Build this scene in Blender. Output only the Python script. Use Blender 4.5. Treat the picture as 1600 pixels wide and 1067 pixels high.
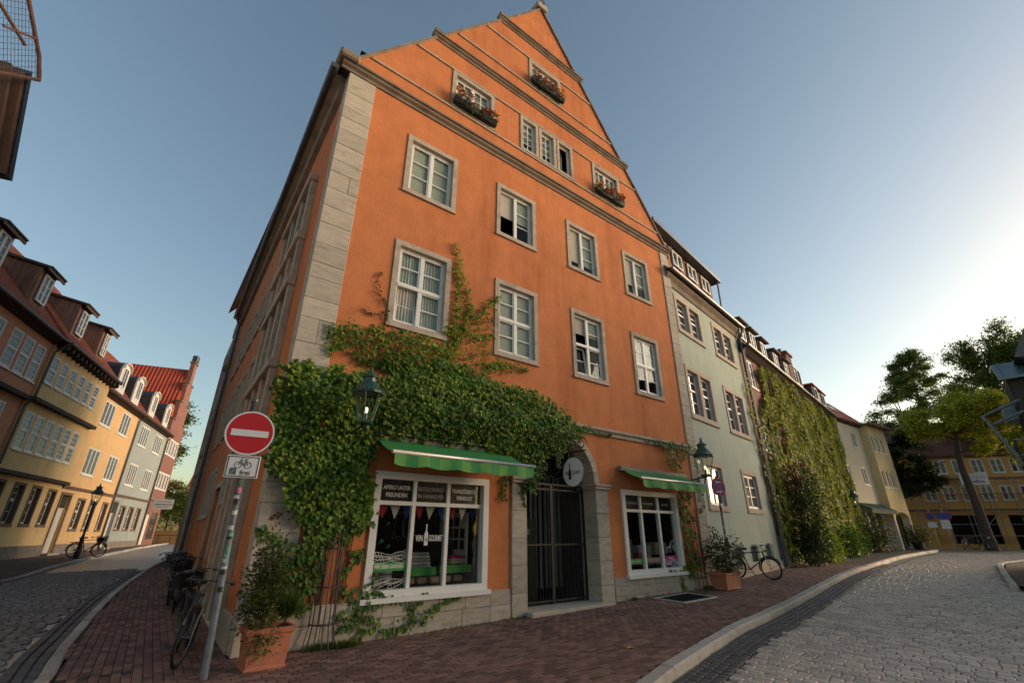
import bpy, bmesh, math, random
import numpy as np
from math import sin, cos, pi, radians as rad, sqrt, atan2
from mathutils import Vector as V, Matrix

random.seed(7)
rng = np.random.default_rng(7)
for o in list(bpy.data.objects):
    bpy.data.objects.remove(o)
SC = bpy.context.scene
COL = SC.collection

# ------------------------------------------------------------------ camera
cam_d = bpy.data.cameras.new('camera'); cam = bpy.data.objects.new('camera', cam_d); COL.objects.link(cam)
cam_d.sensor_width = 36.0; cam_d.sensor_fit = 'HORIZONTAL'; cam_d.lens = 36 * 706.16 / 1600
cam_d.clip_start = 0.05; cam_d.clip_end = 2000
PITCH, ROLL, EYE = rad(22.928), rad(0.157), V((0, 0, 1.6))
_f = V((0, cos(PITCH), sin(PITCH))); _u = V((0, -sin(PITCH), cos(PITCH))); _r = V((1, 0, 0))
CR_, CU_ = _r * cos(ROLL) + _u * sin(ROLL), -_r * sin(ROLL) + _u * cos(ROLL)
cam.matrix_world = Matrix(((CR_.x, CU_.x, -_f.x, EYE.x), (CR_.y, CU_.y, -_f.y, EYE.y), (CR_.z, CU_.z, -_f.z, EYE.z), (0, 0, 0, 1)))
SC.camera = cam
SC.render.resolution_x, SC.render.resolution_y = 1024, 682

# ------------------------------------------------------------------ sky and sun (clear evening, the sun just above the roofs to the right, behind the houses)
SUN_EL, SUN_AZ = rad(6.0), rad(78)          # azimuth clockwise from +Y
w = bpy.data.worlds.new('World'); SC.world = w; w.use_nodes = True
nt = w.node_tree; bg = nt.nodes['Background']
sky = nt.nodes.new('ShaderNodeTexSky'); sky.sky_type = 'NISHITA'; sky.sun_disc = False
sky.sun_elevation = SUN_EL; sky.sun_rotation = SUN_AZ
sky.altitude = 50; sky.air_density = 1.0; sky.dust_density = 1.7; sky.ozone_density = 1.0
nt.links.new(sky.outputs[0], bg.inputs[0]); bg.inputs[1].default_value = 0.108
sd = bpy.data.lights.new('sun', 'SUN'); sun = bpy.data.objects.new('sun', sd); COL.objects.link(sun)
sd.energy = 1.7; sd.angle = rad(40); sd.color = (1.0, 0.80, 0.62)
_d = V((sin(SUN_AZ) * cos(SUN_EL), cos(SUN_AZ) * cos(SUN_EL), sin(SUN_EL)))
sun.rotation_euler = _d.to_track_quat('Z', 'Y').to_euler()
SC.view_settings.view_transform = 'Standard'; SC.view_settings.look = 'None'
SC.view_settings.exposure = 1.5; SC.view_settings.gamma = 1.0; SC.view_settings.use_curve_mapping = False

# ------------------------------------------------------------------ helpers
ORG = {}
def tag(o, label=None, cat=None, group=None, kind=None):
    if label: o['label'] = label
    if cat: o['category'] = cat
    if group: o['group'] = group
    if kind: o['kind'] = kind
    return o
def thing(name, loc, label, cat, group=None):
    o = bpy.data.objects.new(name, None); COL.objects.link(o); o.location = loc; o.empty_display_size = .2
    ORG[o.name] = V(loc)
    return tag(o, label, cat, group)
class Fr:
    """upright frame: u along, o outward, z up"""
    def __init__(s, ox, oy, deg, flip=False, oz=0):
        a = rad(deg); s.O = V((ox, oy, oz)); s.d = V((cos(a), sin(a), 0)); s.n = V((sin(a), -cos(a), 0)); s.a = a
        if flip: s.n = -s.n
    def w(s, u, o, z): return s.O + s.d * u + s.n * o + V((0, 0, z))
W0 = Fr(0, 0, 0, flip=True)       # world axes: u=x, o=y
class MB:
    def __init__(s): s.v = []; s.f = []
    def add(s, vs, fs):
        b = len(s.v); s.v += [tuple(p) for p in vs]; s.f += [tuple(i + b for i in f) for f in fs]; return s
    def box(s, fr, u0, u1, o0, o1, z0, z1, c=0):
        if c <= 0:
            vs = [fr.w(u, o, z) for z in (z0, z1) for o in (o0, o1) for u in (u0, u1)]
            return s.add(vs, [(0, 1, 3, 2), (4, 6, 7, 5), (0, 4, 5, 1), (2, 3, 7, 6), (0, 2, 6, 4), (1, 5, 7, 3)])
        # chamfered box
        cu, co, cz = [min(c, abs(b - a) * .4) for a, b in ((u0, u1), (o0, o1), (z0, z1))]
        vs = []; idx = {}
        for iz, z in ((0, z0), (1, z1)):
            for io, oo in ((0, o0), (1, o1)):
                for iu, u in ((0, u0), (1, u1)):
                    su, so, sz = (1, -1)[iu], (1, -1)[io], (1, -1)[iz]
                    idx[iu, io, iz, 'u'] = len(vs); vs.append(fr.w(u, oo + so * co, z + sz * cz))
                    idx[iu, io, iz, 'o'] = len(vs); vs.append(fr.w(u + su * cu, oo, z + sz * cz))
                    idx[iu, io, iz, 'z'] = len(vs); vs.append(fr.w(u + su * cu, oo + so * co, z))
        F = []
        q = ((0, 0), (1, 0), (1, 1), (0, 1))
        for i in (0, 1):
            F.append([idx[i, a, b, 'u'] for a, b in q]); F.append([idx[a, i, b, 'o'] for a, b in q]); F.append([idx[a, b, i, 'z'] for a, b in q])
        for a in (0, 1):
            for b in (0, 1):
                F.append([idx[a, b, 0, 'u'], idx[a, b, 1, 'u'], idx[a, b, 1, 'o'], idx[a, b, 0, 'o']])
                F.append([idx[a, 0, b, 'u'], idx[a, 1, b, 'u'], idx[a, 1, b, 'z'], idx[a, 0, b, 'z']])
                F.append([idx[0, a, b, 'o'], idx[1, a, b, 'o'], idx[1, a, b, 'z'], idx[0, a, b, 'z']])
                for cc in (0, 1): F.append([idx[a, b, cc, 'u'], idx[a, b, cc, 'o'], idx[a, b, cc, 'z']])
        return s.add(vs, F)
    def face(s, pts): return s.add(pts, [tuple(range(len(pts)))])
    def ext(s, fr, poly, o0, o1):
        n = len(poly)
        vs = [fr.w(u, o0, z) for u, z in poly] + [fr.w(u, o1, z) for u, z in poly]
        return s.add(vs, [tuple(range(n)), tuple(range(2 * n - 1, n - 1, -1))] + [(i, (i + 1) % n, n + (i + 1) % n, n + i) for i in range(n)])
    def extu(s, fr, prof, u0, u1):
        n = len(prof)
        vs = [fr.w(u0, o, z) for o, z in prof] + [fr.w(u1, o, z) for o, z in prof]
        return s.add(vs, [tuple(range(n)), tuple(range(2 * n - 1, n - 1, -1))] + [(i, (i + 1) % n, n + (i + 1) % n, n + i) for i in range(n)])
    def tube(s, pts, r, n=6, closed=False, r1=None):
        pts = [V(p) for p in pts]; m = len(pts); b = len(s.v); prev = None
        for i, p in enumerate(pts):
            if closed: t = pts[(i + 1) % m] - pts[i - 1]
            else: t = pts[min(i + 1, m - 1)] - pts[max(i - 1, 0)]
            t.normalize()
            if prev is None:
                a = V((0, 0, 1)) if abs(t.z) < .9 else V((1, 0, 0)); x = t.cross(a).normalized()
            else:
                x = (prev - t * prev.dot(t)); x = x.normalized() if x.length > 1e-6 else t.orthogonal().normalized()
            prev = x; y = t.cross(x)
            rr = r if r1 is None else r + (r1 - r) * i / max(1, m - 1)
            if isinstance(r, (list, tuple)): rr = r[i]
            for k in range(n):
                a = 2 * pi * k / n; s.v.append(tuple(p + x * (cos(a) * rr) + y * (sin(a) * rr)))
        for i in range(m if closed else m - 1):
            j = (i + 1) % m
            for k in range(n): s.f.append((b + i * n + k, b + i * n + (k + 1) % n, b + j * n + (k + 1) % n, b + j * n + k))
        if not closed: s.f.append(tuple(b + k for k in range(n))); s.f.append(tuple(b + (m - 1) * n + k for k in reversed(range(n))))
        return s
    def lathe(s, c, prof, n=12, rot=0, M=None):
        b = len(s.v); c = V(c)
        for r, z in prof:
            for k in range(n):
                a = 2 * pi * k / n + rot; p = V((cos(a) * r, sin(a) * r, z))
                if M is not None: p = M @ p
                s.v.append(tuple(c + p))
        m = len(prof)
        for i in range(m - 1):
            for k in range(n): s.f.append((b + i * n + k, b + i * n + (k + 1) % n, b + (i + 1) * n + (k + 1) % n, b + (i + 1) * n + k))
        s.f.append(tuple(b + k for k in reversed(range(n)))); s.f.append(tuple(b + (m - 1) * n + k for k in range(n)))
        return s
    def obj(s, name, mat, parent=None, smooth=False, org=None, bevel=0, **kw):
        if not s.v: return None
        me = bpy.data.meshes.new(name)
        og = V(org) if org is not None else (ORG[parent.name] if parent is not None else V((0, 0, 0)))
        arr = np.array(s.v, dtype=np.float64) - np.array(og)
        me.from_pydata(arr.tolist(), [], s.f)
        ms = mat if isinstance(mat, (list, tuple)) else [mat]
        for m in ms: me.materials.append(m)
        if smooth: me.polygons.foreach_set('use_smooth', [True] * len(me.polygons))
        me.validate(clean_customdata=False)
        o = bpy.data.objects.new(name, me); COL.objects.link(o)
        if parent is not None: o.parent = parent
        else: o.location = og
        ORG[o.name] = og
        if bevel:
            bm = bmesh.new(); bm.from_mesh(me); bmesh.ops.remove_doubles(bm, verts=bm.verts, dist=1e-5)
            bmesh.ops.recalc_face_normals(bm, faces=bm.faces)
            bmesh.ops.bevel(bm, geom=[e for e in bm.edges if e.is_manifold and e.calc_face_angle(0) > .5], offset=bevel, segments=2, affect='EDGES', profile=.6)
            bm.to_mesh(me); bm.free()
        tag(o, kw.get('label'), kw.get('cat'), kw.get('group'), kw.get('kind'))
        return o
def inst(name, me, parent, loc, rz=0, sc=(1, 1, 1), rx=0, ry=0):
    """one more piece that shares a mesh; loc in world"""
    o = bpy.data.objects.new(name, me); COL.objects.link(o); o.parent = parent
    o.location = V(loc) - ORG[parent.name]; o.rotation_euler = (rx, ry, rz); o.scale = sc
    return o
def copy_thing(root, loc, rz, label, group=None):
    r = root.copy(); COL.objects.link(r); r.location = loc; r.rotation_euler = (0, 0, rz)
    if label: r['label'] = label
    if group: r['group'] = group
    for ch in list(root.children):
        c = ch.copy(); COL.objects.link(c); c.parent = r
        for g in list(ch.children):
            d = g.copy(); COL.objects.link(d); d.parent = c
    return r
def bez(p, n=12):
    p = [V(q) for q in p]; out = []
    for i in range(n + 1):
        t = i / n; q = list(p)
        while len(q) > 1: q = [q[k].lerp(q[k + 1], t) for k in range(len(q) - 1)]
        out.append(q[0])
    return out
def catmull(p, n=6):
    p = [V(q) for q in p]; out = []
    for i in range(len(p) - 1):
        a, b, c, d = p[max(i - 1, 0)], p[i], p[i + 1], p[min(i + 2, len(p) - 1)]
        for k in range(n):
            t = k / n; out.append(.5 * (2 * b + (c - a) * t + (2 * a - 5 * b + 4 * c - d) * t * t + (3 * b - a - 3 * c + d) * t ** 3))
    out.append(p[-1]); return out
def inpoly(x, y, P):
    c = False; j = len(P) - 1
    for i in range(len(P)):
        xi, yi = P[i][:2]; xj, yj = P[j][:2]
        if (yi > y) != (yj > y) and x < (xj - xi) * (y - yi) / (yj - yi) + xi: c = not c
        j = i
    return c
def clip(poly, a, b, c):          # keep a*u+b*z<=c
    out = []
    for i in range(len(poly)):
        p, q = poly[i], poly[(i + 1) % len(poly)]
        dp, dq = a * p[0] + b * p[1] - c, a * q[0] + b * q[1] - c
        if dp <= 0: out.append(p)
        if (dp < 0 < dq) or (dq < 0 < dp):
            t = dp / (dp - dq); out.append((p[0] + (q[0] - p[0]) * t, p[1] + (q[1] - p[1]) * t))
    return out
def wall(mb, fr, u0, u1, z0, z1, holes, depth=.2, o=0, clips=(), reveal=True, step=None):
    """flat wall with real openings; holes (u0,u1,z0,z1); clips half planes for gables"""
    us = {u0, u1}; zs = {z0, z1}
    for h in holes: us |= {h[0], h[1]}; zs |= {h[2], h[3]}
    us = sorted(x for x in us if u0 <= x <= u1); zs = sorted(x for x in zs if z0 <= x <= z1)
    for i in range(len(us) - 1):
        for j in range(len(zs) - 1):
            cu, cz = (us[i] + us[i + 1]) / 2, (zs[j] + zs[j + 1]) / 2
            if any(h[0] < cu < h[1] and h[2] < cz < h[3] for h in holes): continue
            P = [(us[i], zs[j]), (us[i + 1], zs[j]), (us[i + 1], zs[j + 1]), (us[i], zs[j + 1])]
            for k in clips: P = clip(P, *k) if P else P
            if len(P) > 2: mb.face([fr.w(a, o, b) for a, b in P])
    if reveal:
        for a, b, c, d in holes:
            for p, q in (((a, c), (b, c)), ((b, c), (b, d)), ((b, d), (a, d)), ((a, d), (a, c))):
                mb.face([fr.w(p[0], o, p[1]), fr.w(q[0], o, q[1]), fr.w(q[0], o - depth, q[1]), fr.w(p[0], o - depth, p[1])])
    return mb
def ring(mb, fr, u0, u1, z0, z1, t, o0, o1, tb=None, tt=None):
    tb = t if tb is None else tb; tt = t if tt is None else tt
    mb.box(fr, u0, u0 + t, o0, o1, z0 + tb, z1 - tt); mb.box(fr, u1 - t, u1, o0, o1, z0 + tb, z1 - tt)
    if tb: mb.box(fr, u0, u1, o0, o1, z0, z0 + tb)
    if tt: mb.box(fr, u0, u1, o0, o1, z1 - tt, z1)
    return mb
def seen(p):
    q = V(p) - EYE; z = q.dot(_f)
    if z < .3: return False
    return abs(q.dot(CR_) / z) < 1.16 and abs(q.dot(CU_) / z) < .78
def text(body, fr, u, o, z, size, mat, parent, sx=1.0, align='CENTER', name='lettering', ext=.0015, normal=1, bold=0, maxw=None):
    cu = bpy.data.curves.new('t', 'FONT'); cu.body = body; cu.size = size; cu.align_x = align; cu.align_y = 'CENTER'; cu.extrude = ext
    cu.offset = bold; cu.resolution_u = 3
    ob = bpy.data.objects.new('t', cu); COL.objects.link(ob)
    dg = bpy.context.evaluated_depsgraph_get(); me = bpy.data.meshes.new_from_object(ob.evaluated_get(dg))
    bpy.data.objects.remove(ob); me.name = name
    if maxw:
        xs = [v.co.x for v in me.vertices]; sx = min(sx, maxw / max(1e-6, max(xs) - min(xs)))
    vs = [fr.w(u + v.co.x * sx, o + v.co.z, z + v.co.y) for v in me.vertices]
    mb = MB(); mb.add(vs, [tuple(p.vertices) for p in me.polygons]); bpy.data.meshes.remove(me)
    return mb.obj(name, mat, parent)

# ------------------------------------------------------------------ materials
MT = {}
def nodes(name):
    m = bpy.data.materials.new(name); m.use_nodes = True; t = m.node_tree
    return m, t, t.nodes['Principled BSDF']
def mat(name, col, rough=.8, var=.12, scale=3.0, bump=0, bscale=40, metal=0, spec=.4, col2=None, mix2=(.45, .7), s2=1.2, isl=0, stretch=None, detail=5, streak=None, rain=0):
    """procedural surface: base colour with mottling, an optional second colour in patches, per-piece variation, fine relief"""
    if name in MT: return MT[name]
    m, t, b = nodes(name); N = t.nodes.new; L = t.links.new
    tc = N('ShaderNodeTexCoord'); src = tc.outputs['Object']
    if stretch:
        mp = N('ShaderNodeMapping'); mp.inputs['Scale'].default_value = stretch; L(src, mp.inputs[0]); src = mp.outputs[0]
    no = N('ShaderNodeTexNoise'); no.inputs['Scale'].default_value = scale; no.inputs['Detail'].default_value = detail; no.inputs['Roughness'].default_value = .6; L(src, no.inputs['Vector'])
    mr = N('ShaderNodeMapRange'); mr.inputs[1].default_value = .25; mr.inputs[2].default_value = .75; mr.inputs[3].default_value = 1 - var; mr.inputs[4].default_value = 1 + var; L(no.outputs[0], mr.inputs[0])
    rgb = N('ShaderNodeRGB'); rgb.outputs[0].default_value = (*col, 1); c = rgb.outputs[0]
    if col2:
        n2 = N('ShaderNodeTexNoise'); n2.inputs['Scale'].default_value = s2; n2.inputs['Detail'].default_value = 6; n2.inputs['Roughness'].default_value = .65
        if streak:
            m3 = N('ShaderNodeMapping'); m3.inputs['Scale'].default_value = streak; L(tc.outputs['Object'], m3.inputs[0]); L(m3.outputs[0], n2.inputs['Vector'])
        else: L(src, n2.inputs['Vector'])
        m2 = N('ShaderNodeMapRange'); m2.inputs[1].default_value = mix2[0]; m2.inputs[2].default_value = mix2[1]; L(n2.outputs[0], m2.inputs[0])
        mx = N('ShaderNodeMix'); mx.data_type = 'RGBA'; L(m2.outputs[0], mx.inputs[0]); L(c, mx.inputs[6]); mx.inputs[7].default_value = (*col2, 1); c = mx.outputs[2]
    val = mr.outputs[0]
    if isl:
        g = N('ShaderNodeNewGeometry'); oi = N('ShaderNodeObjectInfo'); ad = N('ShaderNodeMath'); ad.operation = 'ADD'; L(g.outputs['Random Per Island'], ad.inputs[0]); L(oi.outputs['Random'], ad.inputs[1])
        fr_ = N('ShaderNodeMath'); fr_.operation = 'FRACT'; L(ad.outputs[0], fr_.inputs[0])
        m4 = N('ShaderNodeMapRange'); m4.inputs[3].default_value = 1 - isl; m4.inputs[4].default_value = 1 + isl; L(fr_.outputs[0], m4.inputs[0])
        mu = N('ShaderNodeMath'); mu.operation = 'MULTIPLY'; L(val, mu.inputs[0]); L(m4.outputs[0], mu.inputs[1]); val = mu.outputs[0]
    if rain:
        mw = N('ShaderNodeMapping'); mw.inputs['Scale'].default_value = (2.6, 2.6, .2); L(tc.outputs['Object'], mw.inputs[0]); nw = N('ShaderNodeTexNoise'); nw.inputs['Scale'].default_value = 1; nw.inputs['Detail'].default_value = 8; nw.inputs['Roughness'].default_value = .7; L(mw.outputs[0], nw.inputs['Vector'])
        rw = N('ShaderNodeMapRange'); rw.inputs[1].default_value = .52; rw.inputs[2].default_value = .8; rw.inputs[3].default_value = 1; rw.inputs[4].default_value = 1 - rain; L(nw.outputs[0], rw.inputs[0])
        mu2 = N('ShaderNodeMath'); mu2.operation = 'MULTIPLY'; L(val, mu2.inputs[0]); L(rw.outputs[0], mu2.inputs[1]); val = mu2.outputs[0]
    hs = N('ShaderNodeHueSaturation'); L(c, hs.inputs['Color']); L(val, hs.inputs['Value']); L(hs.outputs[0], b.inputs['Base Color'])
    b.inputs['Roughness'].default_value = rough; b.inputs['Metallic'].default_value = metal; b.inputs['Specular IOR Level'].default_value = spec
    if bump:
        nb = N('ShaderNodeTexNoise'); nb.inputs['Scale'].default_value = bscale; nb.inputs['Detail'].default_value = 4; L(src, nb.inputs['Vector'])
        bp = N('ShaderNodeBump'); bp.inputs['Strength'].default_value = min(1, bump); bp.inputs['Distance'].default_value = .02 * max(1, bump); L(nb.outputs[0], bp.inputs['Height']); L(bp.outputs[0], b.inputs['Normal'])
    MT[name] = m; return m
def leafmat(name, c0, c1, rough=.45, c2=None):
    if name in MT: return MT[name]
    m, t, b = nodes(name); N = t.nodes.new; L = t.links.new
    g = N('ShaderNodeNewGeometry'); r = N('ShaderNodeValToRGB'); L(g.outputs['Random Per Island'], r.inputs[0])
    e = r.color_ramp.elements; e[0].color = (*c0, 1); e[1].color = (*c1, 1)
    if c2: x = e.new(.93); x.color = (*c2, 1); e[1].position = .88 if e[1].position > .9 else e[1].position
    tc = N('ShaderNodeTexCoord'); no = N('ShaderNodeTexNoise'); no.inputs['Scale'].default_value = 1.3; no.inputs['Detail'].default_value = 3; L(tc.outputs['Object'], no.inputs['Vector'])
    mr = N('ShaderNodeMapRange'); mr.inputs[1].default_value = .3; mr.inputs[2].default_value = .7; mr.inputs[3].default_value = .7; mr.inputs[4].default_value = 1.3; L(no.outputs[0], mr.inputs[0])
    hs = N('ShaderNodeHueSaturation'); L(r.outputs[0], hs.inputs['Color']); L(mr.outputs[0], hs.inputs['Value']); L(hs.outputs[0], b.inputs['Base Color'])
    b.inputs['Roughness'].default_value = rough; b.inputs['Specular IOR Level'].default_value = .3
    tr = N('ShaderNodeBsdfTranslucent'); L(hs.outputs[0], tr.inputs[0]); ms = N('ShaderNodeMixShader'); ms.inputs[0].default_value = .38
    L(b.outputs[0], ms.inputs[1]); L(tr.outputs[0], ms.inputs[2]); L(ms.outputs[0], t.nodes['Material Output'].inputs[0])
    MT[name] = m; return m
def glassmat(name, tint=(.9, .95, .93), refl=1.0):
    if name in MT: return MT[name]
    m, t, b = nodes(name); N = t.nodes.new; L = t.links.new; t.nodes.remove(b)
    tr = N('ShaderNodeBsdfTransparent'); tr.inputs[0].default_value = (*tint, 1); gl = N('ShaderNodeBsdfGlossy'); gl.inputs['Roughness'].default_value = .02
    lw = N('ShaderNodeLayerWeight'); lw.inputs[0].default_value = .5; pw = N('ShaderNodeMath'); pw.operation = 'POWER'; pw.inputs[1].default_value = 6.0; L(lw.outputs['Facing'], pw.inputs[0])
    mu = N('ShaderNodeMapRange'); mu.inputs[3].default_value = .045 * refl; mu.inputs[4].default_value = .9; L(pw.outputs[0], mu.inputs[0])
    tc = N('ShaderNodeTexCoord'); no = N('ShaderNodeTexNoise'); no.inputs['Scale'].default_value = 1.5; L(tc.outputs['Object'], no.inputs['Vector'])
    bp = N('ShaderNodeBump'); bp.inputs['Strength'].default_value = .15; bp.inputs['Distance'].default_value = .02; L(no.outputs[0], bp.inputs['Height']); L(bp.outputs[0], gl.inputs['Normal'])
    ms = N('ShaderNodeMixShader'); L(mu.outputs[0], ms.inputs[0]); L(tr.outputs[0], ms.inputs[1]); L(gl.outputs[0], ms.inputs[2]); L(ms.outputs[0], t.nodes['Material Output'].inputs[0])
    MT[name] = m; return m
def tilemat(name, col, su, sv, axis, spec=.3):
    """roof tiles too far off to be told apart: courses and rolls as relief along the slope"""
    if name in MT: return MT[name]
    m = mat(name, col, .75, .18, 1.5, isl=0); t = m.node_tree; b = t.nodes['Principled BSDF']; N = t.nodes.new; L = t.links.new
    tc = N('ShaderNodeTexCoord'); vr = N('ShaderNodeVectorRotate'); vr.rotation_type = 'Z_AXIS'; vr.inputs['Angle'].default_value = -axis; L(tc.outputs['Object'], vr.inputs[0])
    sx = N('ShaderNodeSeparateXYZ'); L(vr.outputs[0], sx.inputs[0])
    def saw(o, s):
        a = N('ShaderNodeMath'); a.operation = 'MULTIPLY'; a.inputs[1].default_value = s; L(o, a.inputs[0]); f = N('ShaderNodeMath'); f.operation = 'FRACT'; L(a.outputs[0], f.inputs[0]); return f.outputs[0]
    a = saw(sx.outputs[2], sv); c = saw(sx.outputs[0], su)
    s = N('ShaderNodeMath'); s.operation = 'SINE'; mm = N('ShaderNodeMath'); mm.operation = 'MULTIPLY'; mm.inputs[1].default_value = pi; L(c, mm.inputs[0]); L(mm.outputs[0], s.inputs[0])
    ad = N('ShaderNodeMath'); ad.operation = 'SUBTRACT'; L(s.outputs[0], ad.inputs[0]); L(a, ad.inputs[1])
    bp = N('ShaderNodeBump'); bp.inputs['Strength'].default_value = 1; bp.inputs['Distance'].default_value = .12; L(ad.outputs[0], bp.inputs['Height']); L(bp.outputs[0], b.inputs['Normal'])
    return m
def brickmat(name, c1, c2, cm, sc=1, ang=0):
    if name in MT: return MT[name]
    m, t, b = nodes(name); N = t.nodes.new; L = t.links.new
    tc = N('ShaderNodeTexCoord'); vr = N('ShaderNodeVectorRotate'); vr.rotation_type = 'Z_AXIS'; vr.inputs['Angle'].default_value = -ang; L(tc.outputs['Object'], vr.inputs[0])
    sx = N('ShaderNodeSeparateXYZ'); L(vr.outputs[0], sx.inputs[0]); cb = N('ShaderNodeCombineXYZ'); L(sx.outputs[0], cb.inputs[0]); L(sx.outputs[2], cb.inputs[1])
    br = N('ShaderNodeTexBrick'); br.inputs['Scale'].default_value = 4 * sc; br.inputs['Color1'].default_value = (*c1, 1); br.inputs['Color2'].default_value = (*c2, 1); br.inputs['Mortar'].default_value = (*cm, 1); br.inputs['Mortar Size'].default_value = .02; L(cb.outputs[0], br.inputs[0])
    L(br.outputs[0], b.inputs['Base Color']); b.inputs['Roughness'].default_value = .9
    MT[name] = m; return m

m_orange = mat('orange_stucco', (.545, .192, .076), .9, .12, 2.3, bump=.4, bscale=22, spec=.2, col2=(.37, .115, .045), mix2=(.48, .82), s2=.7, streak=(1.6, 1.6, .22), rain=.2)
m_stone = mat('travertine', (.46, .40, .325), .85, .16, 5, bump=.5, bscale=30, spec=.3, isl=.10, rain=.18, stretch=(1, 1, 4), col2=(.28, .235, .19), mix2=(.52, .8), s2=2.2)
m_surr = mat('weathered_limestone', (.43, .365, .295), .9, .18, 6, bump=.4, bscale=40, spec=.2, isl=.06, col2=(.22, .18, .145), mix2=(.52, .82), s2=1.8)
m_cornice = mat('stained_cornice', (.25, .195, .15), .9, .22, 5, bump=.4, bscale=30, spec=.2, col2=(.10, .08, .065), mix2=(.45, .75), s2=2.5)
m_white = mat('white_paint', (.70, .69, .66), .45, .05, 6, spec=.4)
m_white2 = mat('off_white_paint', (.60, .58, .53), .55, .07, 6, spec=.3)
m_glass = glassmat('window_glass', refl=.3)
m_pane = mat('dark_window_pane', (.06, .06, .058), .06, .3, .7, spec=.45)
m_iron = mat('wrought_iron', (.018, .017, .018), .5, .2, 20, metal=.0, spec=.5)
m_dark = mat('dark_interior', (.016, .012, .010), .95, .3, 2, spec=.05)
m_zinc = mat('weathered_zinc', (.22, .23, .24), .5, .15, 4, metal=.55, spec=.5, bump=.1)
m_leadpipe = mat('dark_gutter_metal', (.10, .10, .105), .45, .2, 5, metal=.6)
m_green = mat('dark_green_enamel', (.015, .062, .045), .35, .15, 8, spec=.6)
m_steel = mat('galvanised_steel', (.20, .215, .235), .55, .25, 9, metal=.6, spec=.5)
m_kerb = mat('granite_kerb', (.45, .41, .355), .8, .16, 12, bump=.4, bscale=60, isl=.22, col2=(.27, .24, .21), mix2=(.5, .8), s2=3)
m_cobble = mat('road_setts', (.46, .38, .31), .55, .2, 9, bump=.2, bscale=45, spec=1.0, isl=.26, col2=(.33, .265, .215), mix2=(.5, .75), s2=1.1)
m_gutter = mat('gutter_setts', (.085, .08, .08), .6, .2, 9, bump=.5, bscale=40, isl=.25)
m_joint = mat('sand_joint', (.05, .043, .036), .95, .3, 8, bump=.3)
m_brick = mat('red_paving_brick', (.205, .115, .09), .75, .18, 7, bump=.3, bscale=60, isl=.36, spec=.25, col2=(.13, .075, .066), mix2=(.45, .7), s2=.8)
m_tile = mat('clay_tile_edge', (.33, .10, .05), .8, .2, 5, bump=.3)
m_terra = mat('terracotta', (.42, .15, .085), .75, .16, 4, bump=.15, bscale=20, col2=(.26, .13, .09), mix2=(.55, .8))
m_curtain = mat('net_curtain', (.50, .47, .42), .95, .12, 3, stretch=(14, 14, .3), spec=.05)
m_blind = mat('roller_blind', (.44, .40, .345), .9, .05, 2, spec=.1)
m_stem = mat('ivy_stem', (.10, .055, .035), .9, .25, 10)
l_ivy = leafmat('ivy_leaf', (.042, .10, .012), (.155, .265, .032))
l_ivy2 = leafmat('ivy_leaf_bright', (.12, .195, .018), (.34, .40, .045))
l_red = leafmat('ivy_leaf_turning', (.14, .035, .018), (.12, .13, .02))
l_bush = leafmat('shrub_leaf', (.025, .055, .014), (.11, .14, .028), c2=(.14, .12, .03))
l_tree = leafmat('tree_leaf', (.07, .11, .022), (.22, .27, .055))
l_lime = leafmat('lime_leaf', (.26, .29, .03), (.58, .55, .065))
l_darktree = leafmat('dark_tree_leaf', (.018, .036, .010), (.065, .09, .022))
# ================================================================== the lie of the land
def h(y): return float(np.interp(y, [9, 14.6, 20, 36, 80], [0, .16, .33, .5, .62]))
FA = Fr(-3.862, 7.431, 37.769)                      # corner house, front
SD = Fr(-3.862, 7.431, 126.3, flip=True)            # corner house, side (u runs back along the left street)
SG = Fr(5.997, 15.196, 45.8)                        # sage house
IV = Fr(11.017, 20.358, 46.3)                       # ivy covered house
CM = Fr(25.042, 35.034, 36)                         # cream house
YL = Fr(29.653, 38.385, 34)                         # pale yellow end
LR = Fr(-11.647, -4.937, 112.97)                    # row on the left street
kR = [(-2.6, .5), (-.2, 3.6), (1.4, 6.36), (2.43, 7.8), (3.85, 9.63), (5.44, 11.31), (7.81, 13.89), (11.05, 17.48), (15.46, 22.05), (22.41, 29.1), (28.65, 34.74), (31.5, 37.2), (33.6, 39.6), (34.6, 42.5), (34.8, 46)]
kL = [(-2.9, .5), (-4.0, 3.9), (-5.31, 6.3), (-6.66, 8.09), (-8.44, 10.64), (-10.74, 14.14), (-12.95, 17.86), (-16.53, 24.11), (-21, 33), (-27, 45), (-34, 60)]
kF = [(-14.5, 10.0), (-15.2, 13.5), (-15.81, 15.77), (-16.66, 17.4), (-18.77, 20.83), (-21.82, 25.89), (-25.5, 32.58), (-32.15, 44.54), (-37.5, 55)]
kI = [(13.5, 8.0), (14.0, 12.0), (15.41, 15.53), (19.29, 19.68), (23.2, 23.6), (26.3, 25.6), (31.0, 28.6), (38, 33), (48, 40)]
def xat(poly, y): return float(np.interp(y, [p[1] for p in poly], [p[0] for p in poly]))
def sheet(name, x0f, x1f, ys, zf, m, nx=2, **kw):
    mb = MB(); n = nx + 1
    vs = [(x0f(y) + (x1f(y) - x0f(y)) * i / nx, y, zf(y)) for y in ys for i in range(n)]
    mb.add(vs, [(j * n + i, j * n + i + 1, (j + 1) * n + i + 1, (j + 1) * n + i) for j in range(len(ys) - 1) for i in range(nx)])
    return mb.obj(name, m, kind='structure', **kw)
YS = [-400, -60, -20, -8, 0, 3, 6, 9, 11, 13, 14.6, 17, 20, 24, 28, 32, 36, 42, 50, 60, 80]
m_ground = mat('earth', (.09, .075, .06), .95, .25, .6, bump=.3)
sheet('ground', lambda y: -700, lambda y: 700, [-700] + YS + [200, 900], lambda y: h(y) - .30, m_ground, nx=8)
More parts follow.
